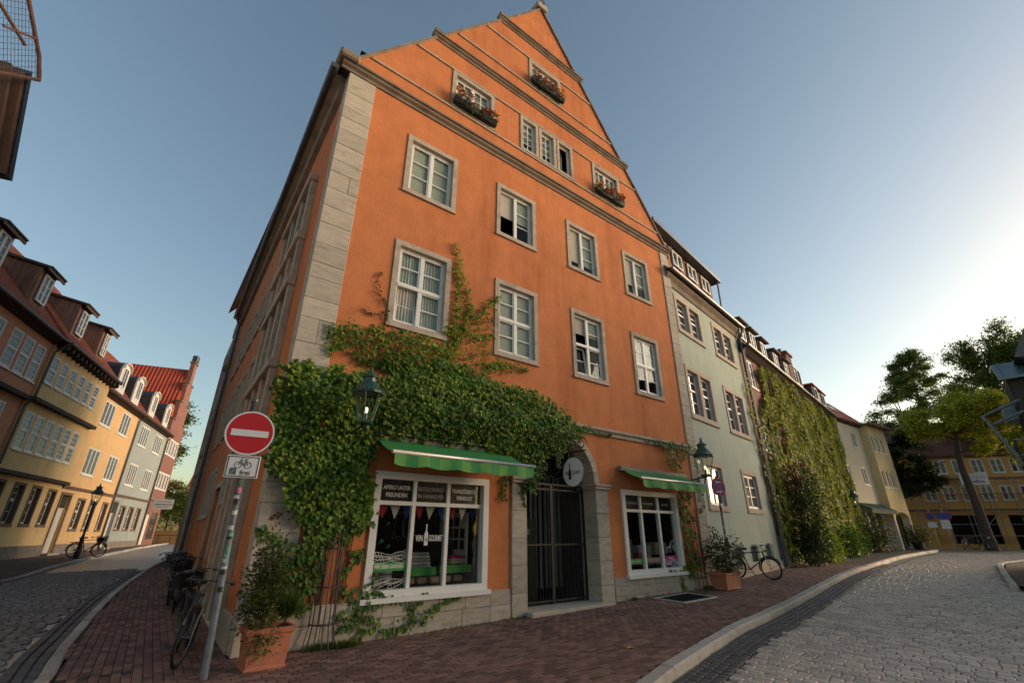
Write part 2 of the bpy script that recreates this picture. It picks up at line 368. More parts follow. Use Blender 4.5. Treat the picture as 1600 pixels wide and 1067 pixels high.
m_road = brickmat('setts_far_off', (.41, .345, .285), (.31, .26, .215), (.15, .125, .105), 1.3, rad(45)); m_road.node_tree.nodes['Principled BSDF'].inputs['Roughness'].default_value = .42
_b = [n for n in m_road.node_tree.nodes if n.type == 'COMBXYZ'][0]; _s = [n for n in m_road.node_tree.nodes if n.type == 'SEPXYZ'][0]
m_road.node_tree.links.new(_s.outputs[1], _b.inputs[1])
YR = [y for y in YS if y >= -60]
road_r = sheet('cobbled_street', lambda y: -1.6, lambda y: 110, YR, lambda y: h(y) - .155, m_road, nx=4, label='cobbled street curving away to the right')
road_l = sheet('cobbled_side_street', lambda y: -95, lambda y: -1.6, YR, lambda y: h(y) - .155 + (.06 if y > 3 else 0) , m_road, nx=4, label='dark cobbled side street on the left')
YW = [.5, 2, 3.9, 6.3, 8, 9, 10.6, 12, 14.1, 16, 17.9, 20, 22, 24, 28, 33, 38, 46]
side = sheet('sidewalk', lambda y: xat(kL, y) + .05, lambda y: xat(kR, y) - .05, YW, lambda y: h(y) - .014, m_joint, nx=6, label='red brick sidewalk wrapping round the corner house')
m_asph = mat('worn_red_paving', (.13, .075, .06), .9, .22, 2.5, bump=.2, col2=(.09, .07, .06), mix2=(.4, .6), s2=.8)
side_l = sheet('far_sidewalk', lambda y: -40 if y > 12 else -25, lambda y: xat(kF, y) - .02, [10, 14.6, 17, 20, 24, 28, 32, 36, 45, 55], lambda y: h(y) + .02, m_asph, nx=4, label='sidewalk under the painted row houses')
side_r = sheet('right_sidewalk', lambda y: xat(kI, y) + .02, lambda y: 80, [8, 12, 15.5, 19.7, 23.6, 25.6, 28.6, 33, 40], lambda y: h(y) - .02, m_asph, nx=4, label='paved corner at the right edge')

# ---- kerb stones, one by one
def kerb(root, poly, wd, side_, length=1.0, drop=.3, top=.004):
    pts = catmull([(x, y, 0) for x, y in poly], 24)
    acc = 0; run = [pts[0]]; k = 0
    segs = []
    for a, b in zip(pts, pts[1:]):
        acc += (b - a).length; run.append(b)
        if acc >= length: segs.append(run); run = [b]; acc = 0
    for r in segs:
        a, b = r[0], r[-1]; d = (b - a).normalized(); n = V((d.y, -d.x, 0)) * side_
        a = a + d * .008; b = b - d * .008
        mb = MB(); dz = random.uniform(-.008, .008); c = .018
        def P(p, off, z): q = p + n * off; return V((q.x, q.y, h(q.y) + z))
        prof = [(0, -drop), (0, top + dz - c), (c, top + dz), (wd - c * 1.4, top + dz), (wd, top + dz - c * 1.6), (wd + .012, -drop)]
        mid = (a + b) / 2
        vs = [P(p, o, z) for p in (a, b) for o, z in prof]; m = len(prof)
        mb.add(vs, [tuple(range(m)), tuple(range(2 * m - 1, m - 1, -1))] + [(i, (i + 1) % m, m + (i + 1) % m, m + i) for i in range(m)])
        mb.obj('kerb_stone', m_kerb, root)
ORG[side.name] = V((0, 0, 0))
kerb(side, kR[1:], .21, 1, 1.0)
kerb(side, kL[1:9], .16, -1, 1.0)
ORG[side_l.name] = V(side_l.location); kerb(side_l, kF, .16, 1, 1.1, top=.03)
kerb(side_r, kI[2:7], .2, -1, 1.0)

# ---- paving pieces
def piece_mesh(name, sx, sy, hh, c, m, skew=0):
    mb = MB(); mb.box(W0, -sx / 2, sx / 2, -sy / 2, sy / 2, -hh, 0, c)
    me = bpy.data.meshes.new(name); me.from_pydata([tuple(v) for v in mb.v], [], mb.f); me.materials.append(m); return me
def near_seen(p, mx=1.4, my=1.05):
    q = V(p) - EYE; z = q.dot(_f)
    return z > .3 and abs(q.dot(CR_) / z) < mx and -my < q.dot(CU_) / z < .2
def pave(root, deg, lx, ly, joint, region, zoff, m, pname, sname, c, dmax, bounds, sj=0, tilt=.0, nobj=300):
    a = rad(deg); d = V((cos(a), sin(a), 0)); n = V((-sin(a), cos(a), 0)); items = []
    u0, u1, v0, v1 = bounds
    r = 0; v = v0
    while v < v1:
        wv = ly * (1 + random.uniform(-sj, sj) * .5); u = u0 + (r % 2) * lx * .5
        while u < u1:
            wu = lx * (1 + random.uniform(-sj, sj)); cx, cy = u + wu / 2, v + wv / 2
            p = d * cx + n * cy
            if p.length < dmax and region(p.x, p.y):
                p.z = h(p.y) + zoff + random.uniform(-.5, .5) * tilt
                if near_seen(p): items.append((p.length, p.copy(), wu - joint, wv - joint))
            u += wu
        v += wv; r += 1
    items.sort(key=lambda t: (0 if seen(t[1]) else 1, t[0]))
    base = piece_mesh(pname, 1, 1, .05, .0, m)
    var = {}
    for k, (dist, p, su, sv) in enumerate(items[:nobj]):
        key = (round(su, 2), round(sv, 2), k % 3)
        if key not in var: var[key] = piece_mesh(pname, su, sv, .05, c, m)
        o = bpy.data.objects.new(pname, var[key]); COL.objects.link(o); o.parent = root; o.location = p - ORG[root.name]
        o.rotation_euler = (random.uniform(-1, 1) * tilt * 2, random.uniform(-1, 1) * tilt * 2, a + random.uniform(-1, 1) * tilt)
    vs = []; fs = []
    for dist, p, su, sv in items[nobj:]:
        b = len(vs); t1, t2 = random.uniform(-1, 1) * tilt * .6, random.uniform(-1, 1) * tilt * .6
        for i, (sx, sy) in enumerate(((-1, -1), (1, -1), (1, 1), (-1, 1))):
            q = p + d * (sx * su / 2) + n * (sy * sv / 2); vs.append((q.x, q.y, q.z - c * 1.1 - .02)) if False else vs.append((q.x, q.y, q.z - c * 1.2))
        for i, (sx, sy) in enumerate(((-1, -1), (1, -1), (1, 1), (-1, 1))):
            q = p + d * (sx * (su / 2 - c)) + n * (sy * (sv / 2 - c)); vs.append((q.x, q.y, q.z + sx * t1 * su + sy * t2 * sv))
        for i in range(4): q = vs[b + i]; vs.append((q[0], q[1], q[2] - .03))
        fs.append((b + 4, b + 5, b + 6, b + 7))
        for i in range(4): j = (i + 1) % 4; fs.append((b + i, b + j, b + 4 + j, b + 4 + i)); fs.append((b + 8 + i, b + 8 + j, b + j, b + i))
    mb = MB(); mb.v = vs; mb.f = fs; mb.obj(sname, m, root, kind='stuff')
    return len(items)
def loc(fr, x, y): q = V((x, y, 0)) - fr.O; return q.dot(fr.d), q.dot(fr.n)
def outside(x, y):
    u, o = loc(FA, x, y); us, os_ = loc(SD, x, y)
    if o > .02 and u < 12.7: return True
    if os_ > .02 and us > 0: return True
    if u > 12: return loc(SG, x, y)[1] > .02 and loc(IV, x, y)[1] > .02
    return u < 0 and o > 0
def front_zone(x, y): return x > -3.86 - .14 * (7.43 - y)
def reg_front(x, y): return xat(kL, y) + .02 < x < xat(kR, y) - .02 and front_zone(x, y) and outside(x, y) and y > 3
def reg_left(x, y): return xat(kL, y) + .02 < x < xat(kR, y) and not front_zone(x, y) and outside(x, y) and y > 3
n1 = pave(side, 37.77, .205, .103, .007, lambda x, y: reg_front(x, y) or (reg_left(x, y) and False), 0, m_brick, 'paving_brick', 'paving_brick_field', .006, 27, (-5, 40, -3, 12), tilt=.006, nobj=300)
n2 = pave(side, 126.3, .205, .103, .007, reg_left, 0, m_brick, 'side_paving_brick', 'side_paving_brick_field', .006, 24, (-2, 26, -3, 12), tilt=.006, nobj=150)
# streets: setts laid in rows across the street, a darker gutter strip of small setts along the kerb
GW = .72
def kdist(poly, x, y):
    return min(((x - (a[0] + (b[0] - a[0]) * t)) ** 2 + (y - (a[1] + (b[1] - a[1]) * t)) ** 2) ** .5 for a, b in zip(poly, poly[1:]) for t in [max(0, min(1, ((x - a[0]) * (b[0] - a[0]) + (y - a[1]) * (b[1] - a[1])) / ((b[0] - a[0]) ** 2 + (b[1] - a[1]) ** 2)))])
def reg_rr(x, y): return y > 3 and x > xat(kR, y) + GW and kdist(kR, x, y) > GW + .06 and (y < 8 or x < xat(kI, y) - .35)
def reg_lr(x, y): return y > 3 and x < xat(kL, y) - .6 and kdist(kL, x, y) > .62 and x > xat(kF, max(y, 10)) + .2
ORG[road_r.name] = V((0, 0, 0)); ORG[road_l.name] = V((0, 0, 0))
n3 = pave(road_r, -45, .205, .142, .016, reg_rr, -.118, m_cobble, 'sett', 'sett_field', .013, 47, (-34, 30, 2, 66), sj=.28, tilt=.010)
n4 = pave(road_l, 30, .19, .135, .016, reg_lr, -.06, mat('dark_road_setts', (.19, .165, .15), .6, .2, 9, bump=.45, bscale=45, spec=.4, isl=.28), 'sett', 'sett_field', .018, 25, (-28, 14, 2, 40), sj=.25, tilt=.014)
def gutter(root, poly, side_, w0, rows, zoff, nobj, dmax):
    pts = catmull([(x, y, 0) for x, y in poly], 24); items = []
    for r in range(rows):
        acc = random.random() * .1
        for a, b in zip(pts, pts[1:]):
            L = (b - a).length; d = (b - a) / max(L, 1e-6); n = V((d.y, -d.x, 0)) * side_
            while acc < L:
                p = a + d * acc + n * (w0 + .125 * (r + .5)); p.z = h(p.y) + zoff + random.uniform(-.004, .004)
                if p.length < dmax and near_seen(p): items.append((p.length, p, atan2(d.y, d.x)))
                acc += .165
            acc -= L
    items.sort(key=lambda t: (0 if seen(t[1]) else 1, t[0]))
    ms = [piece_mesh('gutter_sett', .15 + .006 * k, .112, .05, .013, m_gutter) for k in range(3)]
    for k, (dist, p, a) in enumerate(items[:nobj]): inst('gutter_sett', ms[k % 3], root, p, a + random.uniform(-.04, .04), rx=random.uniform(-.03, .03))
    mb = MB()
    for dist, p, a in items[nobj:]:
        f = Fr(p.x, p.y, math.degrees(a)); mb.box(f, -.076, .076, -.056, .056, p.z - .05, p.z, .012)
    if mb.v: mb.obj('gutter_sett_field', m_gutter, root, kind='stuff')
gutter(road_r, kR[1:11], 1, .23, 4, -.115, 300, 30)
gutter(road_l, kL[1:8], -1, .17, 3, -.055, 200, 24)
# ================================================================== windows, shared by all houses
def window(root, fr, u0, u1, z0, z1, s=.14, proud=.03, reveal=.11, cols=2, rows=3, transom=None, bar=.028, post=.075, frame=.06, msurr=None, mfr=None, glass=None, sill=True, opened=(), back=None, panes=True, name='window', lintel=None, backo=None):
    """stone surround (the part) with a frame, panes, sill and what hangs behind the glass as sub-parts"""
    msurr = msurr or m_surr; mfr = mfr or m_white; glass = glass or m_glass
    if s > 0:
        w = ring(MB(), fr, u0, u1, z0, z1, s, -reveal, proud).obj(name, msurr, root)
        a, b, c, d = u0 + s, u1 - s, z0 + s, z1 - s
    else:
        a, b, c, d = u0, u1, z0, z1
        w = ring(MB(), fr, a, b, c, d, frame, -reveal - .01, -reveal + .05).obj(name, mfr, root)
    of = -reveal + .035
    fm = MB()
    if s > 0: ring(fm, fr, a + .002, b - .002, c + .002, d - .002, frame, of - .05, of)
    a2, b2, c2, d2 = a + frame, b - frame, c + frame, d - frame
    cw = (b2 - a2 - post * (cols - 1)) / cols
    for i in range(1, cols): x = a2 + i * cw + (i - 1) * post; fm.box(fr, x, x + post, of - .045, of + .012, c2, d2)
    bands = [(c2, d2)]
    if transom:
        zt = c2 + (d2 - c2) * transom; fm.box(fr, a2, b2, of - .045, of + .022, zt - post / 2, zt + post / 2); bands = [(c2, zt - post / 2), (zt + post / 2, d2)]
    for bi, (zb, zt) in enumerate(bands):
        for i in range(cols):
            x0 = a2 + i * (cw + post); x1 = x0 + cw; op = [q for q in opened if q[0] == i and q[1] == bi]
            rr = rows[bi] if isinstance(rows, (tuple, list)) else rows
            subc = 2 if len(op) == 0 and False else 1
            if op:      # a sash swung in (hinged) or tipped
                kind = op[0][2]; sm = MB(); L = zt - zb; ang = rad(op[0][3])
                if kind == 'swing':
                    f2 = Fr(0, 0, 0); hinge = fr.w(x0, of - .03, 0); dd = (fr.d * cos(ang) - fr.n * sin(ang)); f2.O = hinge; f2.d = dd; f2.n = fr.n * cos(ang) + fr.d * sin(ang)
                    ring(sm, f2, 0, cw, zb, zt, .045, -.04, 0)
                    for r in range(1, rr): zz = zb + L * r / rr; sm.box(f2, .045, cw - .045, -.03, -.008, zz - bar / 2, zz + bar / 2)
                    so = sm.obj('open_sash', mfr, w)
                    for r in range(rr): MB().box(f2, .045, cw - .045, -.022, -.018, zb + L * r / rr, zb + L * (r + 1) / rr).obj('pane', glass, w)
                else:
                    class T(Fr):
                        def __init__(s2): pass
                        def w(s2, u, o, z): k = z - zb; return fr.w(u, of - .03 + o * cos(ang) - k * sin(ang), zb + k * cos(ang) + o * sin(ang))
                    f2 = T(); ring(sm, f2, x0, x1, zb, zt, .045, -.04, 0)
                    for r in range(1, rr): zz = zb + L * r / rr; sm.box(f2, x0 + .045, x1 - .045, -.03, -.008, zz - bar / 2, zz + bar / 2)
                    sm.obj('tilted_sash', mfr, w)
                    for r in range(rr): MB().box(f2, x0 + .045, x1 - .045, -.022, -.018, zb + L * r / rr, zb + L * (r + 1) / rr).obj('pane', glass, w)
                continue
            sc = MB(); ring(fm, fr, x0, x1, zb, zt, .032, of - .04, of - .004)
            ix0, ix1, iz0, iz1 = x0 + .032, x1 - .032, zb + .032, zt - .032; L = iz1 - iz0
            vb = 2 if (isinstance(panes, int) and not isinstance(panes, bool) and panes == 2) else 1
            for r in range(1, rr): zz = iz0 + L * r / rr; fm.box(fr, ix0, ix1, of - .03, of - .008, zz - bar / 2, zz + bar / 2)
            if vb == 2: xm = (ix0 + ix1) / 2; fm.box(fr, xm - bar / 2, xm + bar / 2, of - .032, of - .006, iz0, iz1)
            if panes == 0: MB().box(fr, ix0, ix1, of - .022, of - .016, iz0, iz1).obj('pane', glass, w)
            else:
                for r in range(rr):
                    for q in range(vb):
                        xa = ix0 + (ix1 - ix0) * q / vb; xb = ix0 + (ix1 - ix0) * (q + 1) / vb
                        MB().box(fr, xa, xb, of - .022, of - .018, iz0 + L * r / rr, iz0 + L * (r + 1) / rr).obj('pane', glass, w)
    if fm.v: fm.obj('frame', mfr, w)
    if sill: MB().box(fr, u0 - .015 if s > 0 else u0 - .04, u1 + .015 if s > 0 else u1 + .04, -reveal + .05 if s <= 0 else proud - .02, proud + .025, z0 - .012 if s > 0 else z0 - .07, z0 + .045 if s > 0 else z0 - .003).obj('sill', msurr if s > 0 else mfr, w)
    if back:
        bo = -reveal - .03
        if back == 'curtain':
            mb = MB(); n = 40
            for q0, q1 in ((a + .02, a + (b - a) * .46), (a + (b - a) * .53, b - .02)):
                vs = []
                for i in range(n + 1): t = i / n; vs += [fr.w(q0 + (q1 - q0) * t, bo - .02 + .015 * sin(t * 46 + z0 * 9) * (1 + .3 * sin(t * 17)), zz) for zz in (c, d)]
                mb.add(vs, [(2 * i, 2 * i + 2, 2 * i + 3, 2 * i + 1) for i in range(n)])
            mb.obj('net_curtain', m_curtain, w)
        elif isinstance(back, (tuple, list)):   # blinds pulled down to a share of the opening
            mb = MB(); mb.box(fr, a, b, bo - .008, bo, c + (d - c) * (1 - back[0]), d); mb.obj('roller_blind', m_blind, w)
    return w
def cornice(fr, u0, u1, prof): return MB().extu(fr, prof, u0, u1)
ASH = random.Random(3)
def ashlar(root, fr, u0, u1, zs, o0, o1, m, name='stone', nmin=1, nmax=2, minw=.3, c=.008):
    """courses of squared stones, each its own piece"""
    for k in range(len(zs) - 1):
        n = ASH.randint(nmin, nmax); cuts = sorted(u0 + (u1 - u0) * ((i + .5 + ASH.uniform(-.35, .35)) / n) for i in range(n))
        e = [u0] + [(cuts[i] + cuts[i + 1]) / 2 for i in range(n - 1)] + [u1]
        for a, b in zip(e, e[1:]): MB().box(fr, a + .002, b - .002, o0, o1 + ASH.uniform(-.003, .004), zs[k] + .002, zs[k + 1] - .002, c).obj(name, m, root)
def courses(z0, z1, lo, hi):
    z = [z0]
    while z[-1] < z1 - lo: z.append(z[-1] + ASH.uniform(lo, hi))
    z[-1] = z1; return z
# ================================================================== the orange corner house
H1 = thing('corner_house', FA.w(0, 0, 0), 'tall orange gabled corner house with stone trim, shop windows and ivy', 'house')
UE = 12.55; ZC = 11.62; AP = (6.27, 20.45)
K = (AP[1] - 12.05) / AP[0]
rakes = [(-K, 1, 12.05), (K, 1, 12.05 + K * UE)]
colsU = [(1.60, 3.03), (4.33, 5.745), (7.03, 8.44), (9.74, 11.15)]
R3, R2 = (9.01, 10.78), (5.53, 7.645)
gwin = [(2.69, 4.17, 12.6, 14.05), (8.52, 10.0, 12.6, 14.05), (5.6, 7.1, 15.78, 17.08)]
trip = (5.17, 7.54, 12.6, 14.04)
sh1, sh2 = (1.75, 4.25, .56, 2.64), (8.55, 11.05, .6, 2.68)
OPN = (5.27, 7.53, 0, 2.75); RA = 1.13; CU = 6.40
e_ = .012
def shrink(r): return (r[0] + e_, r[1] - e_, r[2] + e_, r[3] - e_)
holes = [shrink((a, b, *z)) for a, b in colsU for z in (R3, R2)] + [shrink(g) for g in gwin] + [shrink(trip), sh1, sh2, (4.86, 8.0, 0, 4.06)]
wm = wall(MB(), FA, .5, UE - .4, 0, ZC + .1, [q for q in holes if q[3] < 12], reveal=False)
wall(wm, FA, -.05, UE + .05, ZC + .1, AP[1] + .1, [q for q in holes if q[3] > 12], reveal=False, clips=rakes)
# spandrels over the arch
N_ = 20; arcR = RA + .17
for i in range(N_):
    t0, t1 = pi - pi * i / N_, pi - pi * (i + 1) / N_
    p0, p1 = (CU + arcR * cos(t0), 2.75 + arcR * sin(t0)), (CU + arcR * cos(t1), 2.75 + arcR * sin(t1))
    wm.face([FA.w(p0[0], 0, p0[1]), FA.w(p1[0], 0, p1[1]), FA.w(p1[0], 0, 4.06), FA.w(p0[0], 0, 4.06)])
wm.face([FA.w(4.86, 0, 2.75), FA.w(CU - arcR, 0, 2.75), FA.w(CU - arcR, 0, 4.06), FA.w(4.86, 0, 4.06)])
wm.face([FA.w(CU + arcR, 0, 2.75), FA.w(8.0, 0, 2.75), FA.w(8.0, 0, 4.06), FA.w(CU + arcR, 0, 4.06)])
# reveals of the shop windows
for a, b, c, d in (sh1, sh2):
    for p, q in (((b, c), (b, d)), ((b, d), (a, d)), ((a, d), (a, c))): wm.face([FA.w(p[0], 0, p[1]), FA.w(q[0], 0, q[1]), FA.w(q[0], -.2, q[1]), FA.w(p[0], -.2, p[1])])
wm.obj('front_wall', m_orange, H1)
DEP = 16.6
# side wall on the left street
sdh = []
for u in (5.9, 7.3, 8.7, 10.1, 11.6, 13.0): sdh += [(u, u + 1.0, 4.6, 6.35)]
for u in (5.9, 7.3, 8.7, 10.1, 11.6, 13.0): sdh += [(u, u + 1.0, 7.6, 9.1)]
for u in (9.3, 10.5, 11.7): sdh += [(u, u + .95, 2.0, 3.55)]
for u in (5.6,): sdh += [(u, u + .9, 2.25, 3.7)]
sdd = (6.75, 8.3, h(12), 2.75)
sw = wall(MB(), SD, .3, DEP, -.1, 11.7, [shrink(q) for q in sdh] + [sdd], reveal=False, depth=.35)
for p, q in (((sdd[0], sdd[2]), (sdd[0], sdd[3])), ((sdd[0], sdd[3]), (sdd[1], sdd[3])), ((sdd[1], sdd[3]), (sdd[1], sdd[2]))): sw.face([SD.w(p[0], 0, p[1]), SD.w(q[0], 0, q[1]), SD.w(q[0], -.35, q[1]), SD.w(p[0], -.35, p[1])])
sw.obj('side_wall', m_orange, H1)
for q in sdh: window(H1, SD, *q, s=.13, proud=.03, cols=1, rows=2, glass=m_pane, panes=0, msurr=m_surr)
MB().box(SD, sdd[0], sdd[1], -.4, -.34, sdd[2], sdd[3]).obj('side_door', m_dark, H1)
ring(MB(), SD, sdd[0] - .16, sdd[1] + .16, sdd[2], sdd[3] + .16, .158, -.05, .04, tb=0).obj('door_surround', m_surr, H1)
# stone bay (oriel) on the side
bay = MB(); 
for z in (4.75, 6.65, 7.85, 9.55): MB().box(SD, 1.45, 4.6, 0, .2, z - .09, z + .09, .02).obj('bay_band', m_surr, H1)
for u in (1.5, 2.45, 3.45, 4.4):
    for za, zb in ((.15, 4.66), (4.84, 6.56), (6.74, 7.76), (7.94, 9.46)): MB().box(SD, u, u + .2, 0, .13, za, zb, .01).obj('bay_post', m_surr, H1)
for u in (1.7, 2.65, 3.65):
    for za, zb in ((4.84, 6.56), (7.94, 9.46)): MB().box(SD, u, u + .75, .02, .06, za, zb).obj('bay_pane', m_pane, H1)
# back and right walls, floors, roof
bk = MB(); pR0, pR1 = FA.w(UE, 0, 0), FA.w(UE, -DEP, 0); pL1 = SD.w(DEP, 0, 0)
for a, b in ((pR0, pR1), (pR1, pL1)): bk.face([a, b, b + V((0, 0, 11.8)), a + V((0, 0, 11.8))])
bk.obj('rear_wall', m_orange, H1)
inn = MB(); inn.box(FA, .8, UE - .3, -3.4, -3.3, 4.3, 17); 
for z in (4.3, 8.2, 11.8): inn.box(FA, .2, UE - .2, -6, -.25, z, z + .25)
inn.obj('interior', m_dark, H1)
rf = MB()
for s in (-1, 1):
    ue, o1 = (-.28, .10) if s < 0 else (UE + .28, .10)
    zE = 12.05 - K * .28
    for dz, mm in ((0, 0),):
        a, b = FA.w(ue, o1 - .14, zE + .02), FA.w(AP[0], o1 - .14, AP[1] + .05); c_, d_ = FA.w(AP[0], -DEP, AP[1] + .05), FA.w(ue, -DEP, zE + .02)
        t = V((0, 0, .16)); rf.add([a, b, c_, d_, a + t, b + t, c_ + t, d_ + t], [(0, 1, 2, 3), (4, 7, 6, 5), (0, 4, 5, 1), (1, 5, 6, 2), (2, 6, 7, 3), (3, 7, 4, 0)])
rf.obj('roof', tilemat('red_clay_roof', (.28, .075, .035), 4, 3.4, rad(127)), H1)
# coping of the gable
cp = MB()
for s in (-1, 1):
    f = lambda t: (t, 12.05 + K * t) if s < 0 else (UE - t, 12.05 + K * t)
    n = 9
    for k in range(n):
        t0, t1 = AP[0] * k / n + .004, AP[0] * (k + 1) / n - .004
        P = [f(t0), f(t1)]; th = .11
        poly = [P[0], P[1], (P[1][0], P[1][1] + th), (P[0][0], P[0][1] + th)]
        MB().ext(FA, poly, -.05, .06).obj('coping_stone', m_cornice, H1)
# cornices and string courses
P1 = [(0, -.16), (.05, -.16), (.07, -.06), (.16, .0), (.18, .08), (.25, .10), (.25, .18), (0, .24)]
def band(z, u0, u1, prof, name='cornice', m=None, sc=1):
    return cornice(FA, u0, u1, [(o * sc, z + q * sc) for o, q in prof]).obj(name, m or m_cornice, H1)
band(11.80, -.22, UE + .12, P1, sc=.72)
def rake_u(z): return (z - 12.05) / K
band(14.90, rake_u(14.9) - .16, UE - rake_u(14.9) + .16, P1, sc=.6)
band(17.98, rake_u(17.98) - .16, UE - rake_u(17.98) + .16, P1, sc=.6)
PS = [(0, -.05), (.05, -.05), (.06, .02), (0, .05)]
for z in (12.55, 14.08, 15.72, 17.12):
    u0, u1 = rake_u(z) + .05, UE - rake_u(z) - .05
    segs = [(u0, u1)]
    band(z, u0, u1, PS, 'string_course', m_surr, sc=.8)
for z in (14.9, 17.98):
    for s in (-1, 1):
        u = rake_u(z) - .02 if s < 0 else UE - rake_u(z) + .02
        MB().box(FA, u - .15, u + .15, -.12, .14, z + .06, z + .22, .03).obj('kneeler', m_cornice, H1)
PG = [(0, -.1), (.05, -.1), (.06, -.02), (.12, .02), (.12, .08), (0, .12)]
band(4.14, .6, UE - .42, PG, 'string_course', m_surr)
MB().box(FA, -.34, .12, -.5, .24, 11.86, 12.1, .04).obj('kneeler', m_cornice, H1)
MB().box(FA, UE - .1, UE + .22, -.5, .2, 11.86, 12.08, .04).obj('kneeler', m_cornice, H1)
MB().box(FA, AP[0] - .26, AP[0] + .26, -.3, .14, AP[1] - .05, AP[1] + .22, .03).obj('apex_stone', m_surr, H1)
ap = FA.w(AP[0], -.05, AP[1] + .2)
MB().tube([ap, ap + V((0, 0, 1.3))], .03, 6).tube(bez([ap + V((0, 0, .3)), ap + FA.d * .55 + V((0, 0, .55)), ap + FA.d * .35 + V((0, 0, -.3)), ap + FA.d * .1 + V((0, 0, .05))], 10), .018, 5).box(Fr(ap.x, ap.y, 60), -.02, .5, -.006, .006, ap.z + .75, ap.z + 1.1).obj('weather_vane', m_iron, H1)
# eaves on the side: boxed cornice, gutter
MB().extu(SD, [(0, 11.2), (.12, 11.25), (.16, 11.45), (.3, 11.55), (.3, 11.75), (0, 11.8)], .25, DEP).obj('eaves_cornice', m_cornice, H1)
gp = [(.36 + .09 * cos(t), 11.62 + .09 * sin(t)) for t in np.linspace(pi, 2 * pi, 8)]
MB().extu(SD, gp + [(.45, 11.66), (.27, 11.66)], -.05, DEP + .1).obj('gutter', m_leadpipe, H1)
MB().tube([SD.w(DEP - .3, .36, 11.55), SD.w(DEP - .3, .14, 11.1), SD.w(DEP - .3, .14, .4)], .06, 8).obj('downpipe', m_leadpipe, H1)
# quoins and plinth of squared travertine
zq = courses(.0, 11.66, .3, .52)
for k in range(len(zq) - 1):
    z0, z1 = zq[k] + .002, zq[k + 1] - .002
    cut = ASH.choice([0, .62, .62, ASH.uniform(.25, .42)])
    e = [-.02, .62] if cut in (0, .62) else [-.02, cut, .62]
    for i, (a, b) in enumerate(zip(e, e[1:])):
        MB().box(FA, a + .002, b - .002, -.3, .035 + ASH.uniform(-.003, .003), z0, z1, .008).obj('quoin_stone', m_stone, H1)
zq2 = courses(.0, 11.66, .3, .5)
for k in range(len(zq2) - 1):
    MB().box(FA, UE - .46, UE + .02, -.6, .035 + ASH.uniform(-.003, .003), zq2[k] + .002, zq2[k + 1] - .002, .008).obj('quoin_stone', m_stone, H1)
ashlar(H1, FA, .622, 4.84, [-.05, .29, .56], -.25, .045, m_stone, 'plinth_stone', 6, 8)
ashlar(H1, FA, 8.02, UE - .47, [-.05, .2, .40, .60], -.25, .045, m_stone, 'plinth_stone', 5, 7)
ashlar(H1, SD, .31, 6.6, [-.05, .45], -.2, .05, m_stone, 'plinth_stone', 6, 7)
ashlar(H1, SD, 8.5, DEP, [0, .62], -.2, .05, m_stone, 'plinth_stone', 8, 9)
# portal: piers, imposts, arch
for (a, b) in ((4.86, 5.27), (7.53, 7.98)):
    zz = [0, .46, .98, 1.5, 2.05, 2.62]
    for k in range(5): MB().box(FA, a, b, -.55, .06, zz[k] + .002, zz[k + 1] - .002, .01).obj('pier_stone', m_stone, H1)
    MB().box(FA, a - .04, b + .05, -.57, .12, 2.62, 2.69, .01).box(FA, a - .06, b + .07, -.58, .15, 2.692, 2.75, .01).obj('impost', m_surr, H1)
nv = 13
for k in range(nv):
    t0, t1 = pi - pi * k / nv - .004, pi - pi * (k + 1) / nv + .004
    P = [(RA, t0), (RA, (t0 + t1) / 2), (RA, t1), (RA + .17, t1), (RA + .17, (t0 + t1) / 2), (RA + .17, t0)]
    MB().ext(FA, [(CU + r * cos(t), 2.752 + r * sin(t)) for r, t in P], -.55, .05 + (.03 if k == 6 else 0)).obj('voussoir', m_stone, H1)
MB().box(FA, 5.2, 7.75, -.5, .28, -.1, .13, .02).obj('doorstep', m_stone, H1)
# passage behind the gate
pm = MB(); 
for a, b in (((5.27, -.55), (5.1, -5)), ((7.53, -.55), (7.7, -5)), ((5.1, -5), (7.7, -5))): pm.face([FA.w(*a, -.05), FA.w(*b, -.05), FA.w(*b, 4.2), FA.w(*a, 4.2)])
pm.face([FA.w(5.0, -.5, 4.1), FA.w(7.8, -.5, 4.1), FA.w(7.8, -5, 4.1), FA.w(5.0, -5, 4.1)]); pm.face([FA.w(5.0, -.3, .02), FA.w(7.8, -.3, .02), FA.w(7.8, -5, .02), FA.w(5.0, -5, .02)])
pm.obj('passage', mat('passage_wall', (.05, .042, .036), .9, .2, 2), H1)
m_slat = mat('grey_slat', (.22, .20, .18), .8, .12, 3)
for k in range(13): MB().box(FA, 5.42 + k * .165, 5.50 + k * .165, -1.25, -1.22, .35 if k > 5 else 1.6, 3.0).obj('passage_slat', m_slat, H1)
MB().box(FA, 5.4, 6.35, -.95, -.9, .16, 1.92).obj('menu_board', mat('black_board', (.008, .008, .009), .6), H1)
text('TE VINS', FA, 5.9, -.895, 1.62, .17, m_white2, H1, .9)
gt = MB(); gb = MB()
for z in (.2, 1.35, 2.58, 2.7): gb.box(FA, 5.28, 7.52, -.40, -.375, z - .02, z + .02)
for u in (5.3, 6.38, 6.42, 7.5): gb.box(FA, u - .02, u + .02, -.41, -.37, .14, 2.72)
gate = gb.obj('gate', m_iron, H1)
for k in range(23):
    u = 5.35 + k * .0925
    MB().tube([FA.w(u, -.388, .16), FA.w(u, -.388, 2.68)], .010, 5).obj('bar', m_iron, gate)
sp = MB()
for k in range(1, 8):
    t = pi * k / 8; sp.tube([FA.w(CU + .15 * cos(t), -.388, 2.76 + .15 * sin(t)), FA.w(CU + 1.1 * cos(t), -.388, 2.74 + 1.08 * sin(t))], .012, 5)
for r in (.15, .6, 1.09): sp.tube([FA.w(CU + r * cos(t), -.388, 2.74 + r * sin(t)) for t in np.linspace(0, pi, 17)], .014, 5)
